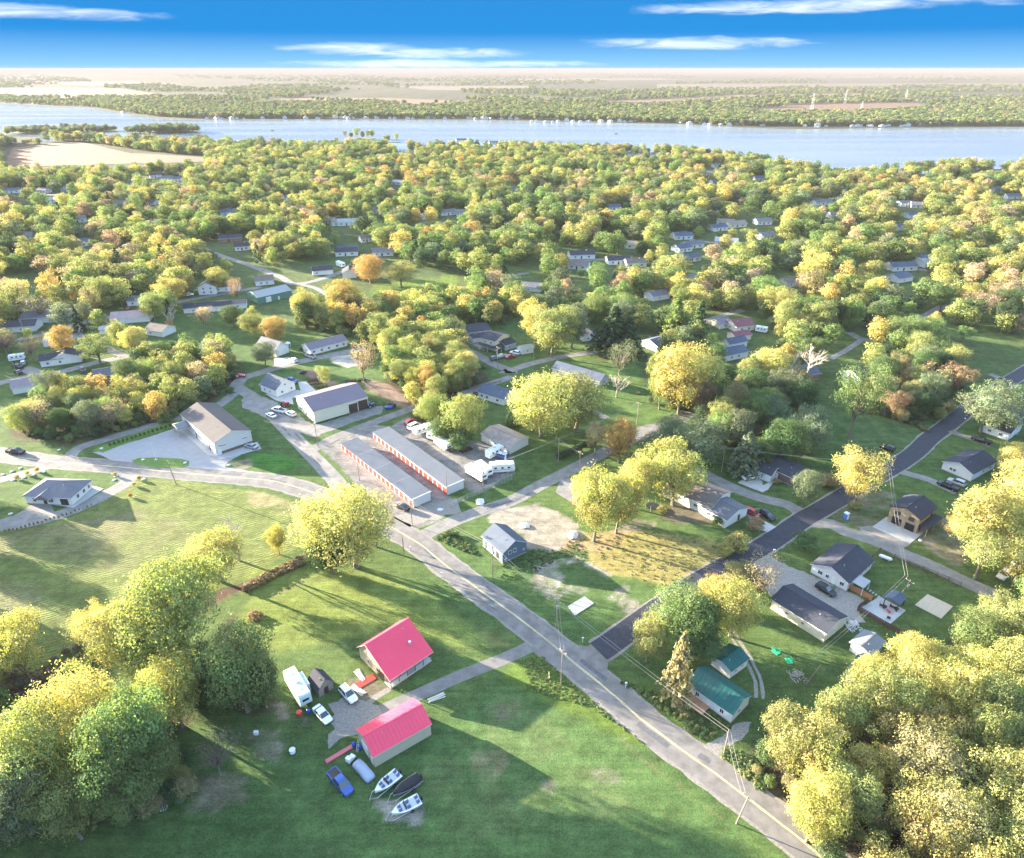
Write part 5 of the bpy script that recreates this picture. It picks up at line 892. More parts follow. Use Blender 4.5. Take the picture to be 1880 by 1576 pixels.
H('navy_roofed_cottage', 'white wing with navy roof behind the navy roofed house', 'house', 'f1640,640', 6.0, 3.0, 1.8, 'x', 'white', 'blue', 'l w .5 1 1.1 1.1', L=11, head=26)
H('white_roofed_shed', 'shed with white metal roof at the right foot of the central grove', 'shed', 'f1580,855', 9, 2.8, 1.4, 'y', 'white', 'white', '', L=8, head=40)
H('slate_roofed_house', 'house with slate and white roof peeping behind the central grove', 'house', 'f1120,655', 10, 3.0, 1.8, 'x', 'white', 'blue', 'f w .4 1 1.1 1.1', L=12, head=36)
H('small_white_shed', 'small white shed with pale roof beside the parked red car', 'shed', 'f145,672', 5, 2.5, 1.0, 'x', 'white', 'white', 'l g .5 0 2 2; f w .5 1 .8 .8', L=6.5, head=25, found=False)
H('purple_roofed_longhouse', 'long low building with purple brown roof beyond the left wood', 'house', 'd100,962', 10, 3.0, 1.6, 'x', 'white', 'purple', 'l w .5 1 1.1 1.1', R='d400,905', ov=0.4)
H('brown_cabin', 'brown cabin with grey roof beside the lane through the left wood', 'house', 'd690,880', 7, 3.0, 2.0, 'x', 'brick', 'grey', 'f w .4 1 1 1', L=11, head=28)
H('white_hedge_cottage', 'white cottage with charcoal roof beyond the left wood', 'house', 'd300,765', 8, 3.0, 1.8, 'x', 'palegrey', 'char', 'f w .3 1 1.1 1.1; f d .5 .2 1 2; l w .5 1 1.1 1.1', L=9, head=25)
H('white_peak_cottage', 'white gabled cottage with dark roof right of its twin beyond the wood', 'house', 'd375,755', 8, 3.0, 2.2, 'y', 'white', 'char', 'f w .3 1 1.1 1.1; f d .6 .2 1 2', L=12, head=25)
H('white_trailer_home', 'boxy white trailer home in the lawn at the far left', 'mobile home', 'd318,620', 5.5, 3.2, .5, 'x', 'white', 'white', 'f w .5 1 1 1', L=11, head=20, ov=.1)
H('grey_flat_house', 'wide house with bleached grey roof among bare trees at the left', 'house', 'd150,455', 14, 3.0, 1.6, 'x', 'palegrey', 'grey', 'f w .3 1 1.2 1; f w .6 1 1.2 1', L=24, head=12)
H('dark_roof_cottage', 'dark roofed cottage at the left edge below the bleached roof', 'house', 'd10,520', 10, 3.0, 1.8, 'x', 'white', 'dark', 'f w .3 1 1.2 1; f w .6 1 1.2 1', L=16, head=12)
H('pink_roofed_house', 'house with dusty rose roof beside the village street', 'house', 'd800,455', 11, 3.0, 2.0, 'x', 'white', 'pinkroof', 'f w .2 1 1.2 1; l w .5 1 1.2 1', L=19, head=14)
H('white_canopy_shed', 'small shed with white roof behind the amber tree at the left', 'shed', 'd720,525', 6, 2.4, .7, 'x', 'white', 'white', '', L=9, head=14, found=False)
H('brown_gable_house', 'brown grey gabled house between the autumn crowns at the left', 'house', 'd1050,530', 9, 3.0, 2.0, 'x', 'white', 'brown', 'f w .3 1 1.2 1', L=11, head=-20)
H('white_ranch_far', 'white ranch with grey roof against the upper left wood', 'house', 'd920,325', 8, 3.0, 1.8, 'x', 'white', 'grey', 'f w .2 1 1 1.1; f w .5 1 1 1.1; f w .8 1 1 1.1', L=14, head=12)
H('long_dark_home', 'long white mobile home with navy roof beside the village street', 'mobile home', 'd1325,378', 7, 3.0, 1.5, 'x', 'white', 'char', 'f w .2 1 1.2 1; f w .4 1 1.2 1; f w .8 1 1.2 1', L=25, head=14)
H('brown_long_home', 'long home with brown roof right of the navy roofed mobile home', 'mobile home', 'd1570,352', 6.5, 3.0, 1.4, 'x', 'white', 'brown', 'f w .3 1 1.2 1; f w .7 1 1.2 1', L=15, head=14)
H('white_tall_house', 'tall white gabled house with brown roof by the village street', 'house', 'd1432,245', 9, 4.8, 2.2, 'y', 'white', 'brown', 'f w .3 1 1.1 1.2; f w .7 1 1.1 1.2; f w .3 3.3 1.1 1.1; f w .7 3.3 1.1 1.1', L=10, head=12)
H('white_low_home', 'long low white home beside the tall white gabled house', 'mobile home', 'd1535,225', 6, 3.0, 1.2, 'x', 'white', 'grey', 'f w .2 1 1.1 1; f w .5 1 1.1 1; f w .8 1 1.1 1', L=15, head=12)
H('brown_hip_house', 'white house with tan brown roof at the upper street corner', 'house', 'e40,180', 10, 3.0, 2.0, 'x', 'white', 'brown', 'f w .3 1 1.2 1; f w .6 1 1.2 1', L=11, head=22)
H('char_ranch', 'white ranch with charcoal roof left of the barn shaped shed', 'house', 'e450,105', 9, 3.0, 1.8, 'x', 'white', 'char', 'f w .2 1 1.1 1; f d .4 .2 1 2; f g .8 0 2.4 2', L=13, head=18)
rt = H('gambrel_shed', 'dark roofed barn shaped shed beside the small meadow', 'shed', 'e665,125', 10, 3.6, 2.2, 'y', 'white', 'dark', 'f d .5 0 1.4 2.2', L=8.5, head=12, found=False)
H('wooden_shed', 'weathered grey wooden shed with dark roof beside the camper', 'shed', 'm497,552', 4.2, 2.2, 1.9, 'y', 'wood', 'dark', 'f d .5 0 1 1.9 dark', R='m600,485', ov=0.2, found=False, edge=BARK)
H('hidden_pale_shed', 'pale roofed shed partly hidden by the golden wood at lower right', 'shed', 'o760,300', 4.6, 2.6, .7, 'x', 'grey', 'metal', '', L=6, head=38, found=False)
H('hidden_teal_house', 'teal roofed house glimpsed through the golden wood at lower right', 'house', 'o880,620', 9.0, 2.9, 1.9, 'y', 'white', 'teal', 'l w .5 1 1 1', L=8, head=38, seam=0.9)
H('small_brown_house', 'cream house with brown roof standing alone at right of centre', 'house', 'g170,190', 9, 3.0, 1.8, 'x', 'cream', 'brown', 'l w .4 1 1 1; f w .4 1 1 1', L=9, head=20)
H('bright_blue_roof_house', 'white house with bright navy roof by the upper right lane', 'house', 'g975,160', 11, 3.0, 2.0, 'x', 'white', 'blue', 'l w .4 1 1 1; f w .4 1 1 1', L=13, head=25)
H('grey_gable_far', 'grey gabled house near the upper right pole', 'house', 'g1160,30', 8, 4.4, 1.8, 'y', 'palegrey', 'grey', 'l w .4 1 1 1', L=8, head=20)
H('shaded_dark_house', 'dark house deep in the thick grove left of the black road', 'house', 'g690,890', 9, 3.0, 2.0, 'x', 'grey', 'dark', 'f w .2 1 1.2 1.2', L=10, head=28)
H('shaded_brown_house', 'dark roofed house behind the large pale leafless tree', 'house', 'g220,880', 10, 3.0, 2.0, 'x', 'brick', 'blue', 'f w .4 1 1.2 1.2', L=14, head=20)
H('hidden_white_house', 'white gabled house in shade beside the dark conifers', 'house', 'f590,580', 8, 2.8, 1.8, 'y', 'white', 'dark', 'f w .3 1 1 1; f w .7 1 1 1', L=9, head=20)
H('grey_hidden_house', 'grey roofed house between the crowns above the sunlit conifers', 'house', 'f1090,290', 9, 3.0, 1.8, 'x', 'palegrey', 'grey', 'f w .4 1 1 1', L=12, head=25)
H('tan_hidden_house', 'tan roofed house above the grey roofed one in the village', 'house', 'f1350,160', 9, 3.0, 1.8, 'x', 'white', 'tan', 'f w .4 1 1 1', L=14, head=15)
H('lilac_hidden_house', 'pale grey roofed house at the left of the village dark conifer', 'house', 'f135,215', 9, 3.0, 1.8, 'x', 'white', 'lilac', 'f w .4 1 1 1', L=13, head=-15)
# --- roofs scattered through the wooded village: point, length, roof, walls, roof height, heading
VILL = [('a810,755', 13, 'char', 'white'), ('a870,770', 12, 'grey', 'white'), ('a920,775', 14, 'blue', 'white'), ('a950,800', 11, 'lilac', 'white'), ('a680,800', 9, 'grey', 'white'), ('a200,835', 12, 'lilac', 'white'), ('a330,830', 13, 'grey', 'palegrey'), ('a20,840', 16, 'blue', 'white'), ('a230,890', 12, 'white', 'white'), ('a620,910', 14, 'grey', 'palegrey'), ('a790,900', 9, 'char', 'white'), ('a1190,960', 20, 'blue', 'palegrey'), ('a380,1000', 12, 'grey', 'white'), ('a380,1130', 12, 'blue', 'white'), ('a570,1120', 9, 'blue', 'cream'), ('a1180,1105', 16, 'char', 'brick'), ('a1270,1150', 10, 'char', 'white'), ('a1740,1000', 9, 'grey', 'white'), ('a1790,1015', 17, 'tan', 'white'), ('a80,1090', 12, 'grey', 'palegrey'), ('a1810,1180', 15, 'char', 'white'), ('a1520,880', 8, 'blue', 'white'),
        ('b440,980', 13, 'grey', 'white'), ('b560,960', 14, 'grey', 'white'), ('b0,1015', 16, 'white', 'white'), ('b130,1105', 9, 'brown', 'white'), ('b0,1170', 14, 'blue', 'white'), ('b190,1180', 14, 'grey', 'palegrey'), ('b1255,1195', 17, 'char', 'white'), ('b1490,1130', 15, 'tan', 'cream'), ('b1240,1245', 13, 'brown', 'palegrey'), ('b1460,1225', 15, 'char', 'white'), ('b1560,1240', 13, 'brown', 'cream'), ('b1080,835', 14, 'blue', 'white'), ('b930,830', 9, 'grey', 'white'), ('b270,790', 17, 'white', 'white'), ('b1570,635', 22, 'blue', 'palegrey'), ('b1640,640', 24, 'char', 'white'), ('b1690,640', 16, 'grey', 'white'), ('b640,560', 18, 'blue', 'white'), ('b820,575', 18, 'grey', 'palegrey'), ('b340,630', 26, 'blue', 'white'), ('b1460,930', 12, 'blue', 'white'), ('b1820,1090', 14, 'blue', 'white'), ('b1840,1160', 12, 'blue', 'white'), ('b150,950', 11, 'grey', 'white'), ('b640,960', 9, 'lilac', 'white'),
        ('c210,700', 16, 'grey', 'white'), ('c150,740', 13, 'grey', 'white'), ('c430,770', 15, 'blue', 'palegrey'), ('c490,800', 12, 'grey', 'white'), ('c200,790', 9, 'blue', 'white'), ('c760,905', 18, 'grey', 'white'), ('c830,895', 13, 'grey', 'palegrey'), ('c1260,975', 12, 'blue', 'white'), ('c1215,910', 13, 'grey', 'palegrey'), ('c1270,915', 13, 'lilac', 'white'), ('c1200,1040', 14, 'blue', 'white'), ('c220,1010', 14, 'tan', 'white'), ('c290,1025', 16, 'tan', 'cream'), ('c210,1045', 13, 'blue', 'white'), ('c10,1090', 12, 'blue', 'cream'), ('c210,1115', 16, 'white', 'white'), ('c50,1215', 14, 'blue', 'palegrey'), ('c470,1090', 13, 'lilac', 'white'), ('c1345,1240', 9, 'white', 'white'), ('c1170,1260', 17, 'blue', 'white'), ('c1790,870', 18, 'blue', 'palegrey'), ('c1720,830', 13, 'grey', 'white'), ('c180,940', 14, 'blue', 'palegrey'), ('c440,1010', 13, 'lilac', 'white'), ('c1330,760', 16, 'grey', 'white'), ('c840,975', 12, 'brown', 'palegrey'), ('c60,1140', 15, 'grey', 'white')]
RN = {'char': 'charcoal', 'grey': 'grey', 'blue': 'blue grey', 'lilac': 'faded grey', 'white': 'white', 'tan': 'tan', 'brown': 'brown'}; VL = ('left', 'middle', 'right')
for i, (s, ln, rf, wl) in enumerate(VILL):
    hd = random.Random(i).choice([8, 15, 22, 28, -18, 12]); row = px(s)[0]
    H('village_house', '%s %s house with %s roof, %s of the wooded village, %s' % ('long' if ln > 15 else 'small' if ln < 11 else 'mid sized', {'white': 'white', 'palegrey': 'grey', 'cream': 'cream', 'brick': 'brick'}[wl], RN[rf], VL['abc'.index(s[0])], 'near the lake' if row[1] < 330 else 'middle rows' if row[1] < 400 else 'nearer rows'), 'house', s, random.Random(i + 50).uniform(8, 10.5), 3.0, 2.0, 'x', wl, rf, 'f w .2 1 1.3 1.2; f d .45 .2 1 2 dark; f w .75 1 1.6 1.2', L=ln * 1.05, head=hd, group='houses in the %s of the wooded village, %s with %s roof' % (VL['abc'.index(s[0])], wl, RN[rf]), found=False, chim=int(i % 4 == 0))
# --- houses along the far shore and in the town beyond
def shore_proto():
    r, L_, D_ = H('shore_house', 'tiny pale house on the far shore of the lake', 'house', (0, 0), 11, 5.0, 3.2, 'y', 'palegrey', 'grey', '', L=13, head=0, group='far shore houses', found=False, vents=0); return r
sp_ = shore_proto(); rs = random.Random(4); first = True
SH = [('b', 20, 640, 438, 16), ('b', 660, 1000, 440, 14), ('b', 1020, 1880, 458, 24), ('a', 1100, 1880, 441, 20), ('c', 20, 640, 476, 16), ('c', 640, 1260, 482, 20), ('c', 1230, 1540, 474, 14), ('a', 0, 450, 360, 12), ('a', 620, 1000, 408, 8), ('c', 1600, 1880, 458, 7)]
for k, x0, x1, y, n in SH:
    for i in range(n):
        x = x0 + (x1 - x0) * (i + rs.uniform(.1, .9)) / n; yy = y - rs.uniform(0, 5) - (rs.random() < .35) * rs.uniform(4, 14); X, Y = g1('%s%f,%f' % (k, x, yy)); sc = rs.uniform(.5, .95)
        if first: sp_.location = (X, Y, 0); first = False; o = sp_; sp_.rotation_euler = (0, 0, 0.3)
        else: o = dup(sp_, (X, Y), rs.uniform(-.6, .8), 'tiny pale house on the %s stretch of the far lake shore' % ('left' if proj(X, Y, 0)[0] < 500 else 'centre left' if proj(X, Y, 0)[0] < 900 else 'centre right' if proj(X, Y, 0)[0] < 1350 else 'right'), 'far shore houses', (sc, sc, sc * rs.uniform(.8, 1.2)))
MIDKEEP = [(h[0].location.x, h[0].location.y, h[1], h[2], h[0].rotation_euler.z, h[3]) for h in HOUSES]
# ------------------------------------------------------------------ vehicles
def paint_m(n, c, r=0.25): return mat('paint_' + n, c, r, 0.03, 0.5, spec=0.6, metal=0.15)
PM = {'white': paint_m('white', (0.72, 0.72, 0.72)), 'black': paint_m('black', (0.012, 0.013, 0.016)), 'blue': paint_m('blue', (0.035, 0.085, 0.30)), 'red': paint_m('red', (0.42, 0.02, 0.02)), 'silver': paint_m('silver', (0.36, 0.37, 0.39)), 'grey': paint_m('grey', (0.10, 0.105, 0.115)), 'tan': paint_m('tan', (0.32, 0.28, 0.22)), 'cover': mat('grey_car_cover', (0.30, 0.34, 0.42), 0.8, 0.1, 2, 0.6, 3)}
TYRE = mat('tyre_rubber', (0.015, 0.015, 0.016), 0.9); RIM = mat('wheel_rim', (0.4, 0.4, 0.42), 0.3, metal=0.7); LAMP = mat('headlight', (0.75, 0.75, 0.72), 0.1); TAIL = mat('tail_light', (0.45, 0.02, 0.02), 0.2)
def wheels(root, xs, wy, r=0.36, w=0.24):
    tm = shared(('tyre', r, w), lambda: (lambda m: m.tube([(0, -w / 2, 0), (0, -w / 2 + .04, 0), (0, w / 2 - .04, 0), (0, w / 2, 0)], [r * .88, r, r, r * .88], 14, TYRE))(MB()).mesh('tyre', None, True))
    rm = shared(('rim', r, w), lambda: MB().tube([(0, -w / 2 - .012, 0), (0, w / 2 + .012, 0)], r * .58, 10, RIM).mesh('rim'))
    for x in xs:
        for s in (-1, 1): o = ob('wheel', tm, root, (x, s * wy, r)); ob('rim', rm, o)
def ring(x, hw, z0, z1, tuck=0.06, n=3):
    """body cross-section, CCW seen from the front"""
    return [(x, -hw + tuck, z0), (x, hw - tuck, z0), (x, hw, z0 + (z1 - z0) * .35), (x, hw - .02, z0 + (z1 - z0) * .8), (x, hw - .12, z1), (x, -hw + .12, z1), (x, -hw + .02, z0 + (z1 - z0) * .8), (x, -hw, z0 + (z1 - z0) * .35)]
CARS = {'sedan': dict(l=4.8, w=1.84, body=[(-2.4, .6, .95), (-2.3, .86, 1.0), (-1.6, .91, 1.0), (-.9, .92, .97), (1.0, .92, .94), (1.7, .9, .86), (2.25, .84, .74), (2.4, .62, .62)], cab=[(-1.75, .97), (-1.05, 1.40), (-.2, 1.46), (.35, 1.42), (1.15, .95)], wx=(-1.42, 1.45)),
        'suv': dict(l=4.75, w=1.9, body=[(-2.35, .7, 1.1), (-2.28, .9, 1.15), (-1.6, .95, 1.14), (.9, .95, 1.08), (1.7, .93, 1.02), (2.2, .87, .92), (2.36, .65, .78)], cab=[(-2.25, 1.12), (-1.95, 1.62), (-.6, 1.72), (.2, 1.66), (1.05, 1.07)], wx=(-1.4, 1.42)),
        'van': dict(l=5.2, w=1.98, body=[(-2.6, .8, 1.2), (-2.5, .95, 1.25), (-1.6, .98, 1.22), (1.2, .98, 1.15), (1.9, .95, 1.02), (2.4, .88, .9), (2.58, .66, .75)], cab=[(-2.55, 1.2), (-2.4, 1.85), (-.6, 1.95), (.9, 1.86), (1.75, 1.08)], wx=(-1.55, 1.6)),
        'pickup': dict(l=5.8, w=1.98, body=[(-2.9, .85, 1.12), (-2.85, .97, 1.15), (-1.0, .98, 1.14), (1.2, .98, 1.12), (2.0, .97, 1.1), (2.7, .92, 1.02), (2.9, .7, .85)], cab=[(-.85, 1.13), (-.65, 1.78), (.3, 1.85), (.9, 1.78), (1.65, 1.12)], wx=(-1.75, 1.9))}
def car_proto(kind, paint):
    c = CARS[kind]; m = PM[paint]; k = kind + paint
    root = thing(kind if kind not in ('sedan',) else 'sedan', 'x', 'car'); z0 = 0.30
    def body():
        mb = MB(); mb.loft([ring(x, hw, z0, z1) for x, hw, z1 in c['body']], m)
        if kind == 'pickup': mb.f = mb.f
        return mb.mesh('body', None, False)
    b = ob('body', shared('b' + k, body), root)
    def cab():
        mb = MB(); hw = c['w'] / 2; R = []
        for x, z in c['cab']: zb = z; t = (z - .95) / .8; R.append((x, z, hw - .10 - .20 * max(0, min(1, t))))
        x0, x1 = c['cab'][0][0], c['cab'][-1][0]; zb = min(c['cab'][0][1], c['cab'][-1][1]) - .03; n = len(R)
        vs = []
        for x, z, w_ in R: vs += [(x, -w_, z), (x, w_, z)]
        for x, z, w_ in R: xx = x0 + (x1 - x0) * (R.index((x, z, w_)) / (n - 1)); vs += [(xx, -hw + .08, zb), (xx, hw - .08, zb)]
        g = []; rf = []
        for i in range(n - 1): (rf if R[i][1] > 1.3 and R[i + 1][1] > 1.3 else g).append((2 * i, 2 * i + 2, 2 * i + 3, 2 * i + 1))
        o_ = 2 * n
        for i in range(n - 1): g += [(2 * i, o_ + 2 * i, o_ + 2 * i + 2, 2 * i + 2), (2 * i + 1, 2 * i + 3, o_ + 2 * i + 3, o_ + 2 * i + 1)]
        mb.add(vs, g, GLASS); return mb, [vs[j] for f in rf for j in f]
    mb, rv = shared('c' + k, cab); ob('windows', shared('cm' + k, lambda: mb.mesh('windows')), root)
    def roof():
        r = MB(); n = len(rv) // 4
        for i in range(n):
            q = rv[4 * i:4 * i + 4]; r.add([(x, y * 1.04, z + .0) for x, y, z in q] + [(x, y * .98, z + .06) for x, y, z in q], [(4, 5, 6, 7), (0, 1, 5, 4), (2, 3, 7, 6), (1, 2, 6, 5), (3, 0, 4, 7)], m)
        hw = c['w'] / 2 - .1; tops = [p for p in c['cab'] if p[1] > 1.3]; a, bb = c['cab'][0], c['cab'][-1]
        for s in (-1, 1):     # pillars
            for (xa, za), (xb, zb) in ((a, tops[0]), (tops[-1], bb), ((( tops[0][0] + tops[-1][0]) / 2, tops[0][1] + .03), ((tops[0][0] + tops[-1][0]) / 2, .97))): r.tube([(xa, s * (hw - .18 * (za > 1.2) + .01), za), (xb, s * (hw - .18 * (zb > 1.2) + .01), zb)], .045, 4, m)
        return r.mesh('roof')
    ob('roof', shared('r' + k, roof), root)
    if kind == 'pickup': ob('truck_bed', shared('bed' + paint, lambda: MB().box(-2.72, -.95, -.78, .78, 1.10, 1.165, DARKM).box(-2.86, -.9, .80, .95, 1.1, 1.24, m).box(-2.86, -.9, -.95, -.80, 1.1, 1.24, m).box(-2.9, -2.78, -.9, .9, 1.1, 1.24, m).mesh('truck_bed')), root)
    wheels(root, c['wx'], c['w'] / 2 - .13, .40 if kind in ('pickup', 'van') else .35)
    xf = c['l'] / 2
    for s in (-1, 1):
        ob('headlight', shared('hl', lambda: MB().box(-.12, .05, -.17, .17, -.07, .07, LAMP).mesh('headlight')), root, (xf - .14, s * .62, .70)); ob('tail_light', shared('tl', lambda: MB().box(-.04, .1, -.12, .12, -.09, .09, TAIL).mesh('tail_light')), root, (-xf + .06, s * .66, .84))
    ob('bumper', shared(('bm', kind), lambda: MB().box(xf - .12, xf + .04, -.8, .8, .34, .5, PM['grey']).box(-xf - .04, -xf + .12, -.8, .8, .36, .54, PM['grey']).mesh('bumper')), root)
    return root
_cars = {}
def car(s, to, kind, paint, label, cat='car', sc=1.12, flip=False):
    """centre of the car and a second point along its length"""
    a = g1(s); b = g1(to); rz = heading(a, b); key = kind + paint
    if key not in _cars: o = car_proto(kind, paint); _cars[key] = o; o.location = (a[0], a[1], .03); o.rotation_euler = (0, 0, rz); o.scale = (sc,) * 3; o['label'] = label
    else: o = dup(_cars[key], (a[0], a[1], .03), rz, label, None, sc)
    o['category'] = cat; return o
car('m650,1180', 'm700,1240', 'pickup', 'blue', 'blue pickup truck with open black bed on the lower lawn', 'pickup truck'); car('m705,545', 'm745,590', 'suv', 'white', 'white crossover parked on gravel beside the red roofed house', 'car'); car('m520,690', 'm560,735', 'sedan', 'white', 'white sedan with sunroof parked below the wooden shed', 'car')
car('k450,1045', 'k500,1075', 'suv', 'black', 'black car crossing the coarse pale gravel yard', 'car'); car('i1095,447', 'i1060,430', 'sedan', 'black', 'black sedan parked at the end of the left storage row', 'car'); car('h118,50', 'h170,55', 'pickup', 'black', 'black pickup driving along the main road at the left', 'pickup truck')
car('k895,25', 'k850,10', 'suv', 'black', 'black car parked on the verge of the new black road', 'car'); car('k35,510', 'k70,535', 'suv', 'black', 'black car on the short driveway by the white split level wing', 'car'); car('j1800,490', 'j1835,505', 'van', 'red', 'dark red van beside the white split level wing', 'van', 1.0); car('j1783,232', 'j1820,225', 'sedan', 'white', 'white car on the concrete pad of the dark brick ranch', 'car')
car('k1330,297', 'k1290,280', 'pickup', 'black', 'black pickup in the driveway below the pale ranch', 'pickup truck'); car('k1390,270', 'k1350,255', 'suv', 'silver', 'silver car beside the black pickup below the pale ranch', 'car'); car('g1570,1300', 'g1540,1290', 'pickup', 'black', 'dark pickup in the short driveway at the right edge', 'pickup truck')
car('e150,1118', 'e115,1100', 'sedan', 'white', 'white sedan nearest the street in front of the metal workshop', 'car'); car('e205,1082', 'e160,1070', 'pickup', 'white', 'white pickup beside the red tractor at the metal workshop', 'pickup truck'); car('e290,1108', 'e250,1090', 'suv', 'white', 'white sport utility parked against the metal workshop gable', 'car'); car('e310,722', 'e280,705', 'suv', 'white', 'white car on the street before the grey roofed garage', 'car'); car('e432,692', 'e400,680', 'pickup', 'silver', 'silver pickup at the left end of the long ranch', 'pickup truck'); car('e295,868', 'e330,880', 'pickup', 'blue', 'blue pickup half hidden behind the small white house', 'pickup truck')
car('e1150,1168', 'e1185,1150', 'suv', 'red', 'red sport utility at the head of the trailer row', 'car'); car('e1180,1198', 'e1220,1180', 'van', 'white', 'white van next in the trailer row', 'van'); car('e1810,690', 'e1845,682', 'sedan', 'silver', 'silver car in front of the two storey porch house', 'car'); car('f65,695', 'f95,687', 'sedan', 'red', 'bright red car beside the small white shed', 'car'); car('f100,668', 'f60,660', 'suv', 'white', 'white car behind the bright red car', 'car')
car('d1360,248', 'd1400,245', 'sedan', 'white', 'white car beside the tall white gabled house', 'car'); car('d925,350', 'd935,330', 'suv', 'red', 'red car by the white ranch against the upper left wood', 'car'); car('d170,740', 'd165,720', 'suv', 'silver', 'silver car in the wide drive at the far left', 'car'); car('d135,805', 'd110,790', 'sedan', 'black', 'black car at the edge of the wide drive at far left', 'car'); car('d130,770', 'd100,760', 'pickup', 'black', 'black pickup beside the black car at far left', 'pickup truck'); car('d1670,840', 'd1700,835', 'suv', 'white', 'white car under the trees by the curving street', 'car'); car('d1720,832', 'd1750,830', 'sedan', 'red', 'red car beside the white car by the curving street', 'car'); car('d600,790', 'd590,770', 'pickup', 'grey', 'grey pickup in the lane behind the left wood', 'pickup truck'); car('d1808,1342', 'd1780,1335', 'sedan', 'silver', 'silver car parked behind the warehouse gable', 'car')
car('k1740,930', 'k1680,980', 'pickup', 'white', 'white pickup half under the golden trees at the right edge', 'pickup truck'); car('c90,1095', 'c110,1090', 'sedan', 'silver', 'silver car on a village lane at upper right', 'car'); car('f1555,340', 'f1590,345', 'suv', 'red', 'dark red car under trees above the maroon roofed house', 'car'); car('f570,352', 'f590,340', 'suv', 'red', 'red car glimpsed under the village trees', 'car'); car('g1690,860', 'g1720,850', 'suv', 'grey', 'grey car on the drive beside the rising black road', 'car'); car('e1760,708', 'e1800,700', 'suv', 'grey', 'grey car at the porch house curb', 'car')
# covered car
cv = MB(); R = []
for x, hw, zt in ((-2.4, .55, .75), (-2.2, .85, 1.0), (-1.5, .93, 1.15), (-.8, .92, 1.4), (.1, .9, 1.45), (.8, .93, 1.15), (1.6, .93, 1.0), (2.2, .85, .85), (2.4, .55, .6)): R.append([(x, -hw - .05, .03), (x, hw + .05, .03), (x, hw, zt * .6), (x, hw * .72, zt), (x, 0, zt + .03), (x, -hw * .72, zt), (x, -hw, zt * .6)])
o = cv.loft(R, PM['cover']).obj('covered_car', None, None, True); a = g1('m815,1090'); o.location = (a[0], a[1], 0.01); o.rotation_euler = (0, 0, heading(a, g1('m870,1150'))); o.scale = (1.1,) * 3; tag(o, 'car wrapped in a pale blue grey cover beside the red roofed barn', 'covered car')
# --- trailers
RVW = mat('trailer_white', (0.74, 0.74, 0.72), 0.4, 0.05, 0.6, dirt=0.08); RVT = mat('trailer_roof', (0.60, 0.62, 0.62), 0.6, 0.08, 0.8, dirt=0.15); STR = mat('trailer_stripe', (0.22, 0.16, 0.15), 0.5); ACM = mat('rooftop_unit', (0.42, 0.44, 0.45), 0.6); RVG = mat('trailer_pale_green', (0.45, 0.55, 0.54), 0.5, 0.08, 1, dirt=0.1)
def rv(s, to, l, label, h=2.7, w=2.4, fifth=False, slide=False, bodym=None, cat='camper trailer'):
    a = g1(s); b = g1(to); root = thing('camper_trailer', label, cat, (a[0], a[1], 0.01), heading(a, b)); bm = bodym or RVW; z0 = .55
    prof = [(-l / 2, z0), (l / 2 - .5, z0), (l / 2 - .05, z0 + .5), (l / 2, z0 + 1.2), (l / 2 - .25, z0 + h - .1), (l / 2 - .6, z0 + h), (-l / 2 + .25, z0 + h), (-l / 2, z0 + h - .25)]
    if fifth: prof = [(-l / 2, z0), (l / 2 - 2.2, z0), (l / 2 - 2.2, z0 + 1.1), (l / 2 - .2, z0 + 1.1), (l / 2, z0 + 1.6), (l / 2 - .3, z0 + h), (-l / 2 + .2, z0 + h), (-l / 2, z0 + h - .3)]
    MB().prism(prof, -w / 2, w / 2, 'y', bm).obj('body', None, root)
    ro = MB().box(-l / 2 + .15, l / 2 - .62, -w / 2 + .06, w / 2 - .06, z0 + h, z0 + h + .05, RVT).obj('roof', None, root); MB().box(-.4, .5, -.35, .35, z0 + h + .05, z0 + h + .32, ACM).obj('air_conditioner', None, ro); MB().box(-l * .32, -l * .32 + .45, -.22, .22, z0 + h + .05, z0 + h + .16, TRIM).obj('roof_vent', None, ro); MB().box(l * .22, l * .22 + .45, -.22, .22, z0 + h + .05, z0 + h + .16, TRIM).obj('roof_vent', None, ro)
    MB().box(-l / 2 + .2, l / 2 - (2.4 if fifth else .6), -w / 2 - .015, w / 2 + .015, z0 + .75, z0 + .92, STR).obj('stripe', None, root)
    for sd in (-1, 1):
        for u in (-.32, -.05, .2): MB().box(u * l, u * l + .8, sd * (w / 2 + .01) - .02, sd * (w / 2 + .01) + .02, z0 + 1.25, z0 + 1.85, GLASS).obj('window', None, root)
    MB().box(l / 2 - .06, l / 2 + .02, -.7, .7, z0 + 1.45, z0 + 2.05, GLASS).obj('window', None, root)
    MB().box(.3 * l, .3 * l + .65, -w / 2 - .03, -w / 2 - .01, z0 + .05, z0 + 2.0, TRIM).obj('door', None, root)
    if slide: MB().box(-l * .25, l * .2, w / 2, w / 2 + .8, z0 + .25, z0 + h - .25, bm).obj('slide_out', None, root)
    wheels(root, (-.55, .35), w / 2 - .15, .36); MB().tube([(l / 2 - .5, -.7, .5), (l / 2 + 1.1, 0, .5), (l / 2 - .5, .7, .5)], .05, 4, BLACKT).tube([(l / 2 + 1.0, 0, .05), (l / 2 + 1.0, 0, .6)], .05, 4, BLACKT).obj('hitch', None, root)
    return root
rv('m348,520', 'm395,600', 9.5, 'grey green camper trailer with slide-out beside the wooden shed', 2.9, 2.6, False, True, RVG); rv('e1238,1235', 'e1180,1255', 7.5, 'short white camper trailer behind the white van', 2.4); rv('e1320,1270', 'e1275,1300', 5.8, 'stubby white camper trailer in the middle of the trailer row', 2.5); rv('e1385,1340', 'e1455,1395', 9.0, 'long white fifth wheel camper pointing at the storage rows', 2.9, 2.5, True)
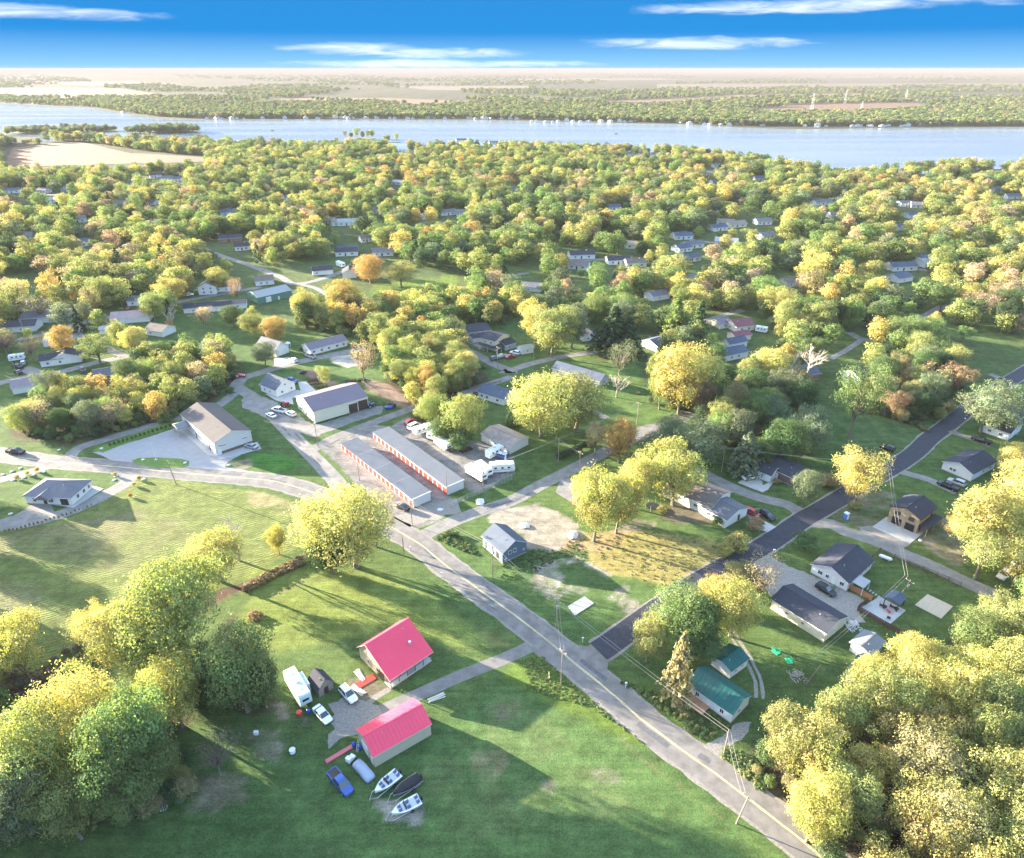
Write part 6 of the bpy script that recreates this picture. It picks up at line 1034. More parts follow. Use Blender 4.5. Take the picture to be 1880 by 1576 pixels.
rv('i1755,65', 'i1825,30', 7.0, 'white camper trailer beside the rusty roofed shed', 2.6); rv('i1625,222', 'i1690,262', 8.6, 'long white camper nearest the yard fence', 2.8, 2.5); rv('i1680,190', 'i1725,225', 7.4, 'white camper with blue tarp beside the one nearest the fence', 2.6); rv('i1810,180', 'i1890,175', 8.5, 'white camper with slide-out right of the fence pole', 2.8, 2.5, False, True)
rv('d130,712', 'd180,705', 6.5, 'small white camper on the wide drive at the far left', 2.4); rv('i1815,90', 'i1850,100', 4.0, 'tiny trailer with blue cover between two white campers', 1.6, 2.0, bodym=PM['blue']); rv('f1870,510', 'f1900,515', 6.0, 'white camper right of the maroon roofed house', 2.5); rv('e1500,878', 'e1475,850', 8.0, 'white camper beside the brown roofed corner house', 2.7); rv('k1840,850', 'k1800,900', 7, 'white camper half hidden by the golden trees at the right', 2.6)
rv('e650,40', 'e690,55', 8.5, 'white box truck trailer by the charcoal roofed ranch', 2.9, 2.5, cat='trailer')
# --- boats
HULLW = mat('boat_gelcoat', (0.66, 0.67, 0.70), 0.25, 0.04, 1); VINYL = mat('boat_seats', (0.08, 0.11, 0.24), 0.5); CANV = mat('black_boat_cover', (0.018, 0.018, 0.022), 0.7, 0.2, 2, 0.6, 3)
def boat(s, to, label, l=5.5, cover=False):
    a = g1(s); b = g1(to); root = thing('motor_boat', label, 'boat', (a[0], a[1], 0.02), heading(a, b)); st = []
    for i in range(11): t = i / 10; x = -l / 2 + l * t; hw = 1.18 * (1 - max(0, (t - .45) / .55) ** 2.1) + .04; z = 1.25 + .25 * t * t; st.append((x, hw, z))
    R = [[(x, 0, .45 + .3 * max(0, (i / 10 - .7)) * 2), (x, hw * .75, .6 + .03 * i), (x, hw, z), (x, -hw, z), (x, -hw * .75, .6 + .03 * i)] for i, (x, hw, z) in enumerate(st)]
    hull = MB().loft(R, HULLW if not cover else mat('boat_dark_hull', (0.25, 0.25, 0.27), 0.3)).obj('hull', None, root, False)
    if cover:
        MB().loft([[(x, -hw - .04, z - .12), (x, hw + .04, z - .12), (x, hw * .6, z + .22 + .25 * sin(pi * min(1, i / 8))), (x, 0, z + .3 + .3 * sin(pi * min(1, i / 8))), (x, -hw * .6, z + .22 + .25 * sin(pi * min(1, i / 8)))] for i, (x, hw, z) in enumerate(st)], CANV).obj('cover', None, root, True)
    else:
        ck = MB()
        for i in range(1, 8):
            x, hw, z = st[i]; x2, hw2, z2 = st[i + 1]; ck.add([(x, -hw * .74, z + .012), (x2, -hw2 * .74, z2 + .012), (x2, hw2 * .74, z2 + .012), (x, hw * .74, z + .012)], [(0, 1, 2, 3)], ACM)
        ck.obj('cockpit_floor', None, hull)
        for x, y in ((-2.2, -.5), (-2.2, .5), (-.4, -.55), (-.4, .55), (1.2, -.4), (1.2, .4)): ob('seat', shared('bseat', lambda: MB().box(-.28, .28, -.26, .26, 0, .18, VINYL).box(-.3, -.2, -.26, .26, .18, .5, VINYL).mesh('seat')), root, (x, y, 1.32))
        MB().prism([(.15, 1.35), (.3, 1.35), (.05, 1.85)], -.85, .85, 'y', GLASS).obj('windscreen', None, root)
    MB().box(-l / 2 - .5, -l / 2 - .02, -.22, .22, .7, 1.5, BLACKT).obj('outboard_motor', None, root)
    MB().box(-l / 2 + .3, l / 2 + .2, -.9, -.8, .35, .45, ACM).box(-l / 2 + .3, l / 2 + .2, .8, .9, .35, .45, ACM).tube([(l / 2 + .1, -.85, .4), (l / 2 + 1.3, 0, .4), (l / 2 + .1, .85, .4)], .05, 4, ACM).box(l / 2 + 1.2, l / 2 + 1.3, -.05, .05, 0, .5, ACM).box(-.9, -.8, -.95, .95, .3, .42, ACM).obj('boat_trailer', None, root)
    wheels(root, (-.85,), 1.05, .3, .2); return root
boat('m985,1188', 'm910,1250', 'open white motorboat with navy seats on the lower lawn'); boat('m1125,1215', 'm1030,1280', 'motorboat under a tight black cover on the lower lawn', 5.7, True); boat('m1120,1362', 'm1050,1400', 'white open motorboat at the bottom picture edge', 5.5)
b_ = boat('z1131,247', 'z1126,247', 'tiny dark boat far out on the lake', 7.0, True); b_.location.z = 0.1; b2 = boat('a1468,503', 'a1460,503', 'tiny boat on the lake near the wooded point', 7.0, True); b2.location.z = 0.1
# --- yard things
def simple(name, label, cat, s, to=None, z=0.0): a = g1(s); return thing(name, label, cat, (a[0], a[1], z), heading(a, g1(to)) if to else 0)
for s, l in (('m303,945', 'white cable reel table standing on the lower lawn'), ('m352,675', 'red round tub on the grass behind the camper'), ('l855,1350', 'white round basin on a stand under the left grove')):
    r = simple('cable_reel' if 'reel' in l else 'round_tub', l, 'reel table' if 'reel' in l else 'tub', s); m = REDD if 'red' in l else TRIM
    MB().tube([(0, 0, .72), (0, 0, .82)], .62, 16, m).obj('top', None, r); MB().tube([(0, 0, .08), (0, 0, .72)], .26 if 'reel' in l else .5, 10, m).obj('core', None, r); MB().tube([(0, 0, 0), (0, 0, .08)], .55, 16, m).obj('base', None, r)
BARM = mat('blue_plastic', (0.03, 0.08, 0.32), 0.4)
for s, l in (('m745,905', 'blue plastic barrel at the left gable of the red roofed barn'), ('m785,925', 'second blue barrel half behind the ladder at the red roofed barn'), ('m418,665', 'blue cooler chair bundle behind the camper')):
    o = MB().tube([(0, 0, 0), (0, 0, .15), (0, 0, .5), (0, 0, .85), (0, 0, 1.0)], [.3, .36, .38, .36, .28], 12, BARM).obj('barrel', None, None, True); a = g1(s); o.location = (a[0], a[1], 0); o.scale = (1.15,) * 3; tag(o, l.replace('cooler chair bundle', 'plastic drum'), 'barrel')
r = simple('ladder', 'white ladder leaning on the left gable of the red roofed barn', 'ladder', 'm765,945', 'm790,905')
MB().tube([(0, -.22, 0), (1.0, -.22, 2.4)], .035, 4, TRIM).tube([(0, .22, 0), (1.0, .22, 2.4)], .035, 4, TRIM).obj('rail', None, r)
for k in range(7): ob('rung', shared('rung', lambda: MB().box(-.02, .02, -.22, .22, -.02, .02, TRIM).mesh('rung')), r, (.08 + k * .14, 0, .2 + k * .335))
r = simple('roofing_stack', 'stack of pale red roofing sheets lying left of the red roofed barn', 'metal sheets', 'm640,960', 'm715,915')
for k in range(4): ob('metal_sheet', shared('msheet', lambda: MB().box(-2.9, 2.9, -.45, .45, 0, .05, mat('faded_red_sheet', (0.50, 0.12, 0.14), 0.5, 0.1)).mesh('metal_sheet')), r, (.03 * k, .02 * (k % 2), .02 + k * .055))
r = simple('utility_cart', 'pale utility cart with box body beside the red roofed barn', 'cart', 'm722,1005', 'm740,985'); MB().prism([(-.9, .35), (.9, .35), (.9, .8), (.3, .85), (-.2, 1.35), (-.9, 1.4)], -.55, .55, 'y', RVW).obj('body', None, r); wheels(r, (-.6, .6), .5, .25, .16)
for i, (s, to, l) in enumerate((('m790,395', 'm760,355', 'long white plank rack left of the red roofed house'), ('m775,500', 'm735,465', 'pale timber pile beside the white crossover'), ('m1335,555', 'm1385,535', 'stack of bleached planks beside the gravel driveway'))):
    r = simple('plank_pile', l, 'planks', s, to)
    for k in range(5): ob('plank', shared('plank', lambda: MB().box(-1.9, 1.9, -.12, .12, 0, .09, mat('bleached_timber', (0.50, 0.44, 0.38), 0.9, 0.2)).mesh('plank')), r, (.1 * (k % 3), -.5 + .25 * (k % 5), .02 + (.1 if k % 2 else 0)), radians(random.uniform(-4, 4)))
r = simple('garden_chair', 'white garden chair frame lying on the bottom left lawn', 'chair frame', 'l1180,1355')
for p in (((-.5, -.5, .05), (.6, -.45, .5)), ((-.5, .5, .05), (.6, .55, .5)), ((-.5, -.5, .05), (-.5, .5, .05)), ((.6, -.45, .5), (.6, .55, .5)), ((0, -.48, .25), (0, .52, .25))): MB().tube(p, .04, 4, TRIM).obj('frame_bar', None, r)
r = simple('white_box', 'small white box on the lower lawn near the left grove', 'box', 'm42,815'); MB().box(-.4, .4, -.3, .3, 0, .7, TRIM).obj('body', None, r); MB().box(-.44, .44, -.34, .34, .7, .78, TRIM).obj('lid', None, r)
GN_ = mat('green_plastic', (0.03, 0.42, 0.22), 0.5)
for s, l in (('o95,225', 'upper of two bright green playpens on the shaded lawn'), ('o187,290', 'lower of two bright green playpens on the shaded lawn')):
    r = simple('garden_pen', l, 'playpen', s, 'o200,310'); bars = MB()
    for k in range(8):
        for a_, b__ in (((-.8 + k * .23, -.6), 0), ((-.8 + k * .23, .6), 0)): bars.box(a_[0] - .02, a_[0] + .02, a_[1] - .02, a_[1] + .02, .05, .95, GN_)
    bars.obj('side_panel', None, r); MB().box(-.85, .85, -.63, -.57, .9, 1.0, GN_).box(-.85, .85, .57, .63, .9, 1.0, GN_).box(-.88, -.82, -.6, .6, .9, 1.0, GN_).box(.82, .88, -.6, .6, .9, 1.0, GN_).obj('top_rail', None, r); MB().box(-.82, .82, -.58, .58, .02, .08, GN_).obj('floor', None, r)
r = simple('swing_set', 'wooden play set with slide on the concrete pad beside the lane', 'play set', 'j540,390', 'j590,330'); WD = mat('play_wood', (0.36, 0.20, 0.10), 0.8, 0.2, 2)
for x in (0, 1.6):
    for y in (-.8, .8): MB().box(x - .07, x + .07, y - .07, y + .07, 0, 2.8, WD).obj('post', None, r)
MB().box(-.1, 1.7, -.9, .9, 1.35, 1.45, WD).obj('platform', None, r); MB().prism([(-.3, 2.7), (1.9, 2.7), (.8, 3.6)], -1.0, 1.0, 'y', REDD if False else WD).obj('canopy', None, r); MB().prism([(-2.6, .1), (-2.4, .1), (0, 1.35), (0, 1.5)], -.3, .3, 'y', mat('slide_orange', (0.55, 0.22, 0.05), 0.4)).obj('slide', None, r); MB().tube([(1.6, 0, 2.6), (4.4, 0, 2.5)], .07, 5, WD).tube([(4.4, 0, 2.5), (4.6, -1, 0)], .06, 5, WD).tube([(4.4, 0, 2.5), (4.6, 1, 0)], .06, 5, WD).obj('swing_beam', None, r)
r = simple('trampoline', 'round black trampoline behind the golden crowned tree', 'trampoline', 'j1090,445'); MB().tube([(0, 0, .85), (0, 0, .9)], 2.1, 20, BLACKT).obj('mat', None, r)
for k in range(6): MB().tube([(2.15 * cos(k * pi / 3), 2.15 * sin(k * pi / 3), 0), (2.15 * cos(k * pi / 3), 2.15 * sin(k * pi / 3), 2.3)], .04, 4, ACM).obj('leg', None, r)
r = simple('portable_toilet', 'blue portable toilet with white roof near the black road', 'portable toilet', 'k597,520', 'k640,500'); MB().box(-.6, .6, -.6, .6, .05, 2.0, mat('toilet_blue', (0.08, 0.22, 0.52), 0.5)).obj('cabin', None, r); MB().prism([(-.66, 2.0), (.66, 2.0), (.5, 2.25), (-.5, 2.25)], -.66, .66, 'y', TRIM).obj('roof', None, r); MB().box(-.4, .4, -.63, -.6, .15, 1.85, TRIM).obj('door', None, r)
r = simple('propane_tank', 'white horizontal propane tank inside the garden fence', 'propane tank', 'k880,815', 'k920,830'); t_ = MB().tube([(-1.7, 0, .8), (-1.5, 0, .8), (-1.2, 0, .8), (1.2, 0, .8), (1.5, 0, .8), (1.7, 0, .8)], [.15, .4, .52, .52, .4, .15], 12, TRIM).obj('tank', None, r, True)
for x in (-.9, .9): MB().box(x - .1, x + .1, -.35, .35, 0, .35, CONC).obj('saddle', None, r)
r = simple('patio_pavilion', 'open pavilion with slate roof on the garden patio', 'pavilion', 'k960,1190', 'k1035,1120')
MB().prism([(-.3, 2.5), (3.6, 2.5), (3.6, 2.6), (1.65, 3.3), (-.3, 2.6)], -.3, 4.0, 'x', RM['blue']).obj('roof', None, r)
for x in (0, 3.6):
    for y in (0, 3.2): MB().box(x - .1, x + .1, y - .1, y + .1, 0.06, 2.5, DARKM).obj('post', None, r)
for s, l in (('k870,1165', 'round dark fire bowl table on the garden patio'), ('k955,1180', 'dark dining table under the patio pavilion')):
    r = simple('patio_table', l, 'table', s, z=.06); MB().tube([(0, 0, .68), (0, 0, .74)], .65, 14, BLACKT).obj('top', None, r); MB().tube([(0, 0, 0), (0, 0, .68)], .15, 8, BLACKT).obj('pedestal', None, r)
for i, (s, l) in enumerate((('k905,1195', 'red cushioned chair on the patio'), ('k850,1150', 'dark chair left of the fire bowl table'), ('k905,1240', 'dark lounger at the patio corner'), ('k925,1160', 'dark chair under the pavilion edge'))):
    r = simple('patio_chair', l, 'chair', s, 'k960,1180', .06); m = REDD if 'red' in l else BLACKT; MB().box(-.35, .35, -.35, .35, .35, .45, m).obj('seat', None, r); MB().box(-.38, -.28, -.35, .35, .45, .95, m).obj('backrest', None, r)
    for x in (-.3, .3):
        for y in (-.3, .3): MB().box(x - .03, x + .03, y - .03, y + .03, 0, .35, BLACKT).obj('leg', None, r)
r = simple('recycling_bin', 'green wheeled bin against the pale grey house', 'bin', 'k507,1020'); MB().box(-.3, .3, -.35, .35, .1, 1.05, WM['green']).obj('body', None, r); MB().box(-.33, .33, -.4, .38, 1.05, 1.12, WM['green']).obj('lid', None, r)
for k in range(6): q = G(*px('k%f,%f' % (735 + k * 20, 1010 + k * 14))[0]); o = MB().box(-.45, .45, -.2, .2, 0, .06, CONC).obj('stepping_stone', None, None); o.location = (q[0], q[1], 0.0); o.rotation_euler = (0, 0, radians(40)); tag(o, 'one of six pale stepping stones between house and patio', 'stepping stone', 'stepping stones to the patio')
# tractor, equipment, stones
def tractor(s, to, label, m):
    r = simple('tractor', label, 'tractor', s, to); MB().prism([(.2, .7), (2.0, .7), (2.0, 1.35), (.2, 1.5)], -.4, .4, 'y', m).obj('hood', None, r); MB().box(-.9, .2, -.6, .6, .7, 1.2, m).obj('chassis', None, r); MB().box(-.8, .1, -.6, .6, 2.3, 2.4, m).obj('canopy', None, r)
    for x in (-.75, .05):
        for y in (-.55, .55): MB().box(x - .04, x + .04, y - .04, y + .04, 1.2, 2.3, BLACKT).obj('post', None, r)
    wheels(r, (-.55,), .85, .75, .4); wheels(r, (1.5,), .7, .42, .25)
tractor('e245,1045', 'e290,1030', 'red tractor beside the metal workshop gable', PM['red']); tractor('e860,1050', 'e890,1040', 'blue grey compact tractor at the workshop garage doors', PM['blue'])
def implement(s, to, l, label):
    r = simple('farm_implement', label, 'farm implement', s, to); 
    for y in (-.9, 0, .9): MB().box(-l / 2, l / 2, y - .06, y + .06, .5, .62, mat('rusty_steel', (0.12, 0.06, 0.04), 0.8, 0.3, 3)).obj('frame_bar', None, r)
    for k in range(5): MB().tube([(-l / 2 + l * k / 4, -1.0, .3), (-l / 2 + l * k / 4, 1.0, .3)], .28, 8, TYRE).obj('disc_roller', None, r)
for s, to, l, lb in (('e445,860', 'e500,850', 4, 'rusty implement nearest the small white house'), ('e470,880', 'e530,870', 4.5, 'dark rusty implement in the middle of the equipment row'), ('e505,905', 'e560,890', 4, 'dark implement at the front of the equipment row'), ('e380,805', 'e400,790', 2.5, 'small reddish implement beside the village street'), ('e720,865', 'e780,860', 4, 'rusty implement behind the metal workshop'), ('e800,855', 'e830,850', 3, 'dark scrap implement by the pink tree'), ('e1550,1360', 'e1600,1340', 4, 'scrap pile frame beside the rusty roofed shed')): implement(s, to, l, lb)
for s, lb in (('e995,1065', 'dark blue tank trailer by the side street bend'), ('e1020,1045', 'round black tank lying by the side street bend')):
    r = simple('tank', lb, 'tank', s, 'e1060,1060'); MB().tube([(-1.6, 0, .9), (-1.4, 0, .9), (1.4, 0, .9), (1.6, 0, .9)], [.3, .8, .8, .3], 12, PM['blue'] if 'blue' in lb else BLACKT).obj('tank_shell', None, r, True); MB().box(-1, -.8, -.6, .6, 0, .4, BARK).box(.8, 1, -.6, .6, 0, .4, BARK).obj('cradle', None, r)
r = simple('white_gazebo', 'white garden gazebo behind the grey roofed garage', 'gazebo', 'e272,620'); MB().tube([(0, 0, 2.2), (0, 0, 3.1)], [1.5, .1], 6, TRIM).obj('roof', None, r)
for k in range(6): MB().box(1.2 * cos(k * 1.047) - .06, 1.2 * cos(k * 1.047) + .06, 1.2 * sin(k * 1.047) - .06, 1.2 * sin(k * 1.047) + .06, 0, 2.2, TRIM).obj('post', None, r)
# stones along the drives
ROCKM = mat('pale_rock', (0.52, 0.50, 0.46), 0.9, 0.2, 2, 0.5)
def rock_mesh(seed):
    r = random.Random(seed); mb = MB(); ico = [(0, 0, 1)] + [(cos(k * 1.2566) * .9, sin(k * 1.2566) * .9, .45) for k in range(5)] + [(cos(k * 1.2566 + .6), sin(k * 1.2566 + .6), -.1) for k in range(5)]
    v = [(x * r.uniform(.75, 1.1), y * r.uniform(.75, 1.1), z * r.uniform(.7, 1) * .7) for x, y, z in ico]; f = [(0, 1 + k, 1 + (k + 1) % 5) for k in range(5)] + [(1 + k, 6 + k, 1 + (k + 1) % 5) for k in range(5)] + [(1 + (k + 1) % 5, 6 + k, 6 + (k + 1) % 5) for k in range(5)]
    return mb.add(v, f, ROCKM).mesh('stone')
RK = [rock_mesh(i) for i in range(4)]
for i, s in enumerate('h20,203 h88,180 h145,158 h95,243 h170,225 h240,205 h312,183 h1645,135 h1330,118 h1030,95 h820,243 h835,212 h1035,235 h75,485 h425,25 h730,15'.split()):
    X, Y = g1(s); o = ob('boulder', RK[i % 4], None, (X, Y, 0.02), i); o.scale = (.85, .65, .6); tag(o, 'pale boulder marking the lawn edges by the white bungalow drive', 'boulder', 'boulders along the bungalow drives')
for i, (s, l, k) in enumerate((('j165,572', 'large tan rock on the bare sand plot', 2.2), ('j520,640', 'flat white rock slab at the edge of the sand plot', 2.6), ('i1650,400', 'pale rock heap beside the yard fence', 2.4), ('i1365,455', 'white rock at the storage yard entrance', 1.2), ('k1135,675', 'small white stone beside the garage apron', .8))): X, Y = g1(s); o = ob('rock', RK[i % 4], None, (X, Y, 0), i); o.scale = (k, k * .7, k * .6); tag(o, l, 'rock')
# round shrubs: hedge row on the island strip, drive hedge, ditch shrubs
for k in range(15):
    t = k / 14; X, Y = g1('d%f,%f' % (795 + 430 * t, 1330 - 140 * t)); tree_at(X, Y, 1.5, 1.3, 'bush1', TINT['G'], 'clipped shrub in the straight row along the lane by the warehouse lot', 'shrub', 'row of shrubs by the warehouse lot', 'shrub')
patch('lawn_strip', 'd665,1360 700,1340 1050,1210 1250,1150 1320,1135 1285,1180 1050,1260 800,1350 740,1375', mat('lawn_bright', (0.095, 0.16, 0.03)), 0.045, 'grass strip with a row of shrubs between lane and parking lot', 0.2)
for i, s in enumerate('h125,235 h200,205 h270,180 h830,215 h1000,240 h965,285 h940,365'.split()): X, Y = g1(s); tree_at(X, Y, 1.7, 1.9, 'bush1', TINT['Y' if i % 2 else 'OR'], 'small yellowing ornamental shrub by the bungalow drive', 'shrub', 'ornamental shrubs by the bungalow drive', 'shrub')
for k in range(22): t = k / 21; X, Y = g1('h%f,%f' % (40 + 620 * t, 615 - 185 * t ** 1.3 + random.uniform(-4, 4))); tree_at(X, Y, 1.0 + .5 * random.random(), .7, 'bush1', TINT['OL'], 'thin sapling in the row along the curving concrete drive', 'sapling', 'saplings along the curving drive', 'sapling')
for i, (s, h_, tn) in enumerate((('l720,180', 3.4, 'RD'), ('l480,240', 2.2, 'PU'), ('l400,300', 2.4, 'PU'), ('l560,210', 2.2, 'PU'), ('l100,400', 2.4, 'PU'), ('l200,370', 2.0, 'PU'))): X, Y = g1(s); tree_at(X, Y, h_ * .8, h_ * 1.1, 'bush1', TINT[tn], 'russet thicket in the ditch between meadow and lawn', 'bush', 'thickets in the ditch', 'thicket')
for s, w_, h_, tn, l in (('e370,645', 3, 2.2, 'G', 'rounded green bush left of the long ranch'), ('e1600,720', 4, 3, 'GG', 'grey green bush beside the brown roofed corner house'), ('e1675,770', 5, 3, 'GG', 'broad bush on the street corner lawn'), ('j1555,560', 4.5, 3.4, 'G', 'round green bush at the split level wing'), ('j1160,480', 4, 3, 'Y', 'yellow bush below the golden crowned tree'), ('f990,955', 2, 1.2, 'OL', 'small dead brown shrub on the green lawn'), ('k100,270', 3, 2.2, 'OL', 'brown shrub against the dark brick ranch'), ('k470,290', 9, 5, 'OL', 'dim bushy mass behind the dark brick ranch'), ('k660,445', 5, 2.6, 'YG', 'low leafy scrub at the foot of the tall forked tree'), ('d1650,950', 5, 3.2, 'G', 'green bush at the corner of the curving street'), ('i1420,640', 3, 2, 'LG', 'green weedy bush at the junction corner'), ('i1480,640', 2.6, 1.6, 'LG', 'smaller weedy bush right of the junction corner bush')):
    X, Y = g1(s); tree_at(X, Y, h_, w_, 'bush1', TINT[tn], l, 'bush')
hx = gp('f420,1400 640,1340 640,1310 560,1290 410,1370'); 
for k in range(9): t = k / 8; X, Y = g1('j%f,%f' % (420 + 190 * t, 90 - 85 * t)); tree_at(X, Y, 2.6, 3.6, 'bush1', TINT['DG'], 'dark shrub of the hedge along the lane north of the sand plot', 'shrub', 'dark hedge along the lane', 'shrub')
# ------------------------------------------------------------------ fences, poles, wires, signs
DKF = mat('dark_brown_fence', (0.09, 0.055, 0.045), 0.85, 0.25, 2); ORF = mat('orange_wood_fence', (0.42, 0.17, 0.09), 0.8, 0.2, 2); GALV = mat('galvanised_steel', (0.42, 0.43, 0.44), 0.5, 0.1, 1, metal=0.6); POLEM = mat('pole_wood', (0.27, 0.21, 0.17), 0.9, 0.25, 2, stretch=(1, 1, 0.2)); WIRE = mat('power_cable', (0.30, 0.28, 0.26), 0.6)
def fence(name, label, s, hgt, kind, m, sp=2.4, P=None):
    P = P or gp(s); root = thing(name, label, 'fence', (P[0][0], P[0][1], 0)); O = Vector((P[0][0], P[0][1], 0)); npost = 0
    for a, b in zip(P[:-1], P[1:]):
        l = hypot(b[0] - a[0], b[1] - a[1]); h = heading(a, b); n = max(1, round(l / sp)); st = l / n
        for k in range(n + (1 if b is P[-1] else 0)):
            ob('post', shared(('fp', name, hgt), lambda: (MB().tube([(0, 0, 0), (0, 0, hgt + .08)], .05, 6, m) if kind == 'chain' else MB().box(-.07, .07, -.07, .07, 0, hgt + .08, m)).mesh('post')), root, (a[0] + cos(h) * st * k - O.x, a[1] + sin(h) * st * k - O.y, 0), h)
        for k in range(n):
            loc = (a[0] + cos(h) * st * k - O.x, a[1] + sin(h) * st * k - O.y, 0); q = round(st, 3)
            if kind == 'rail':
                for z in (.35, .75, 1.15): ob('rail', shared(('fr', q, m.name), lambda: MB().box(0.06, q - .06, -.03, .03, -.07, .07, m).mesh('rail')), root, (loc[0], loc[1], z * hgt / 1.3), h)
            elif kind == 'board':
                for j in range(int(q / .3)): ob('board', shared(('fb', hgt, m.name), lambda: MB().box(.02, .30, -.02, .02, .05, hgt, m).mesh('board')), root, (loc[0] + cos(h) * j * .31, loc[1] + sin(h) * j * .31, 0), h)
            else:
                def mesh_():
                    mb = MB(); c = .28
                    mb.box(0, q, -.02, .02, hgt - .04, hgt, m)
                    for j in range(int(q / c) + 1): mb.box(j * c - .008, j * c + .008, -.008, .008, 0.05, hgt, m)
                    for j in range(int(hgt / c)): mb.box(0, q, -.007, .007, .1 + j * c - .008, .1 + j * c + .008, m)
                    return mb.mesh('wire_mesh')
                ob('wire_mesh', shared(('fm', q, hgt), mesh_), root, loc, h)
    return root
fence('rail_fence', 'dark brown rail fence along the pale lane behind the garden', 'k785,810 840,760 1050,855 1250,935 1420,1010', 1.5, 'rail', DKF, 3.2)
fence('wooden_fence', 'dark brown board fence at the front of the garden patio', 'k680,1180 760,1225 870,1290 985,1350', 1.6, 'board', DKF, 2.6); fence('wooden_fence', 'short orange board fence joining the pale grey house corner', 'k610,1020 700,1065 780,1110', 1.7, 'board', ORF, 2.6); fence('wooden_fence', 'dark board fence beside the gravel yard end', 'k750,1120 690,1165', 1.5, 'board', DKF, 2.6)
fence('chain_link_fence', 'galvanised chain link fence along the trailer yard', 'i1440,440 1500,410 1560,380 1880,240 j0,240 100,200', 1.9, 'chain', GALV, 3.0); fence('chain_link_fence', 'old board and mesh fence behind the metal workshop', 'e800,885 880,940 960,1010 1030,1060', 1.8, 'chain', POLEM, 3.0)
fence('picket_line', 'line of thin posts along the lane by the blue roofed house', 'e1570,925 1640,905 1720,890 1800,870', 1.1, 'rail', BARK, 2.4); fence('garden_fence', 'dark board fence behind the dark brick ranch', 'k0,140 60,100 150,60', 1.7, 'board', BARK, 2.6)
fence('white_gate_rail', 'low white pipe rail at the drive of the white bungalow', 'h560,480 640,440 700,410', .8, 'rail', GALV, 2.2)
POLES = []
def pole(s, ytop, label, arm=True, lean=(0, 0), dark=False, lamp=False):
    x, y = px(s)[0]; X, Y = G(x, y); Hh = min(13.5, max(6.5, ztop(X, Y, ytop))); r = thing('utility_pole', label, 'utility pole', (X, Y, 0), radians(-50)); r.rotation_euler = (lean[0], lean[1], radians(-50))
    MB().tube([(0, 0, -.2), (0, 0, Hh)], [.14, .09], 8, BARK if dark else POLEM).obj('shaft', None, r)
    if arm:
        ob('crossarm', shared('xarm', lambda: MB().box(-1.1, 1.1, -.06, .06, -.06, .06, POLEM).mesh('crossarm')), r, (0, .16, Hh - .7))
        for k in (-1, 0, 1): ob('insulator', shared('insl', lambda: MB().tube([(0, 0, .06), (0, 0, .3)], [.05, .07], 6, TRIM).mesh('insulator')), r, (k * .95, .16, Hh - .7))
        MB().tube([(.32, 0, Hh - 2.6), (.32, 0, Hh - 1.7)], .24, 10, GALV).obj('transformer', None, r) if lamp else None
    POLES.append((X, Y, Hh)); return r
pole('z1030,1256', 1193, 'utility pole in the weedy triangle at the crossroads', True); pole('z1021,1153', 1101, 'utility pole beside the small concrete slab', True, lamp=True); pole('z905,1063', 1001, 'utility pole in front of the slate blue house', True, lamp=True); pole('z1328,1388', 1340, 'utility pole at the gravel entrance by the golden wood', False)
pole('z1352,1512', 1455, 'utility pole standing in the bottom edge verge', True, (0.0, 0.10)); pole('z757,966', 918, 'utility pole beside the end of the left storage row'); pole('z660,882', 852, 'utility pole against the left storage row', False); pole('z324,890', 842, 'leaning utility pole on the far side of the meadow road', True, (0.1, .1))
pole('z584,821', 776, 'utility pole at the side street corner by the metal workshop'); pole('z820.7,909', 864, 'pale pole at the end of the right storage row', False); pole('z887,900', 856, 'utility pole inside the trailer yard fence', True, lamp=True); pole('z1025,847', 803, 'utility pole with lamp north of the lane', False)
pole('z1169,779', 738, 'utility pole alone on the green lawn behind the double crown'); pole('z1063,876', 829, 'utility pole beside the lane north of the sand plot'); pole('z1324,868', 820, 'pale utility pole beside the feathery conifer', False); pole('z1620,892', 849, 'utility pole beside the new black road'); pole('z1651,1096', 1055, 'leaning utility pole in the fenced garden lawn', True, (.15, .2), lamp=True)
pole('z1480,1257', 1206, 'bare leaning pole on the shaded lawn beside the playpens', False, (.1, .25)); pole('z33,690', 657, 'leaning utility pole at the far left drive', True, (.05, -.2)); pole('z914,684', 636, 'utility pole at the village corner by the brown roofed house'); pole('z862,713', 689, 'utility pole along the post lined lane', False); pole('z595,660', 646, 'short utility pole before the long ranch', False)
pole('z55,627', 588, 'leaning utility pole among bare trees at the left', True, (.1, -.3)); pole('z518,505', 478, 'utility pole at the upper street corner', True); pole('z1858,515', 494, 'utility pole at the upper right edge', True); pole('z742,1022', 991, 'short black pole beside the huge golden tree', False, dark=True)
pole('z980,660', 628, 'utility pole by the head of the long driveway', False)
def wire(a, b, label, off=0.0, sag=.5, n=10, arm=0.0):
    (x0, y0, z0), (x1, y1, z1) = a, b; d = hypot(x1 - x0, y1 - y0); nx_, ny_ = -(y1 - y0) / d * off, (x1 - x0) / d * off
    P = [(x0 + (x1 - x0) * k / n + nx_, y0 + (y1 - y0) * k / n + ny_, z0 - .4 + (z1 - z0) * k / n - sag * 4 * (k / n) * (1 - k / n)) for k in range(n + 1)]
    o = MB().tube(P, .026, 4, WIRE).obj('power_line', None); tag(o, label, 'power line'); return o
def pl(i): return POLES[i]
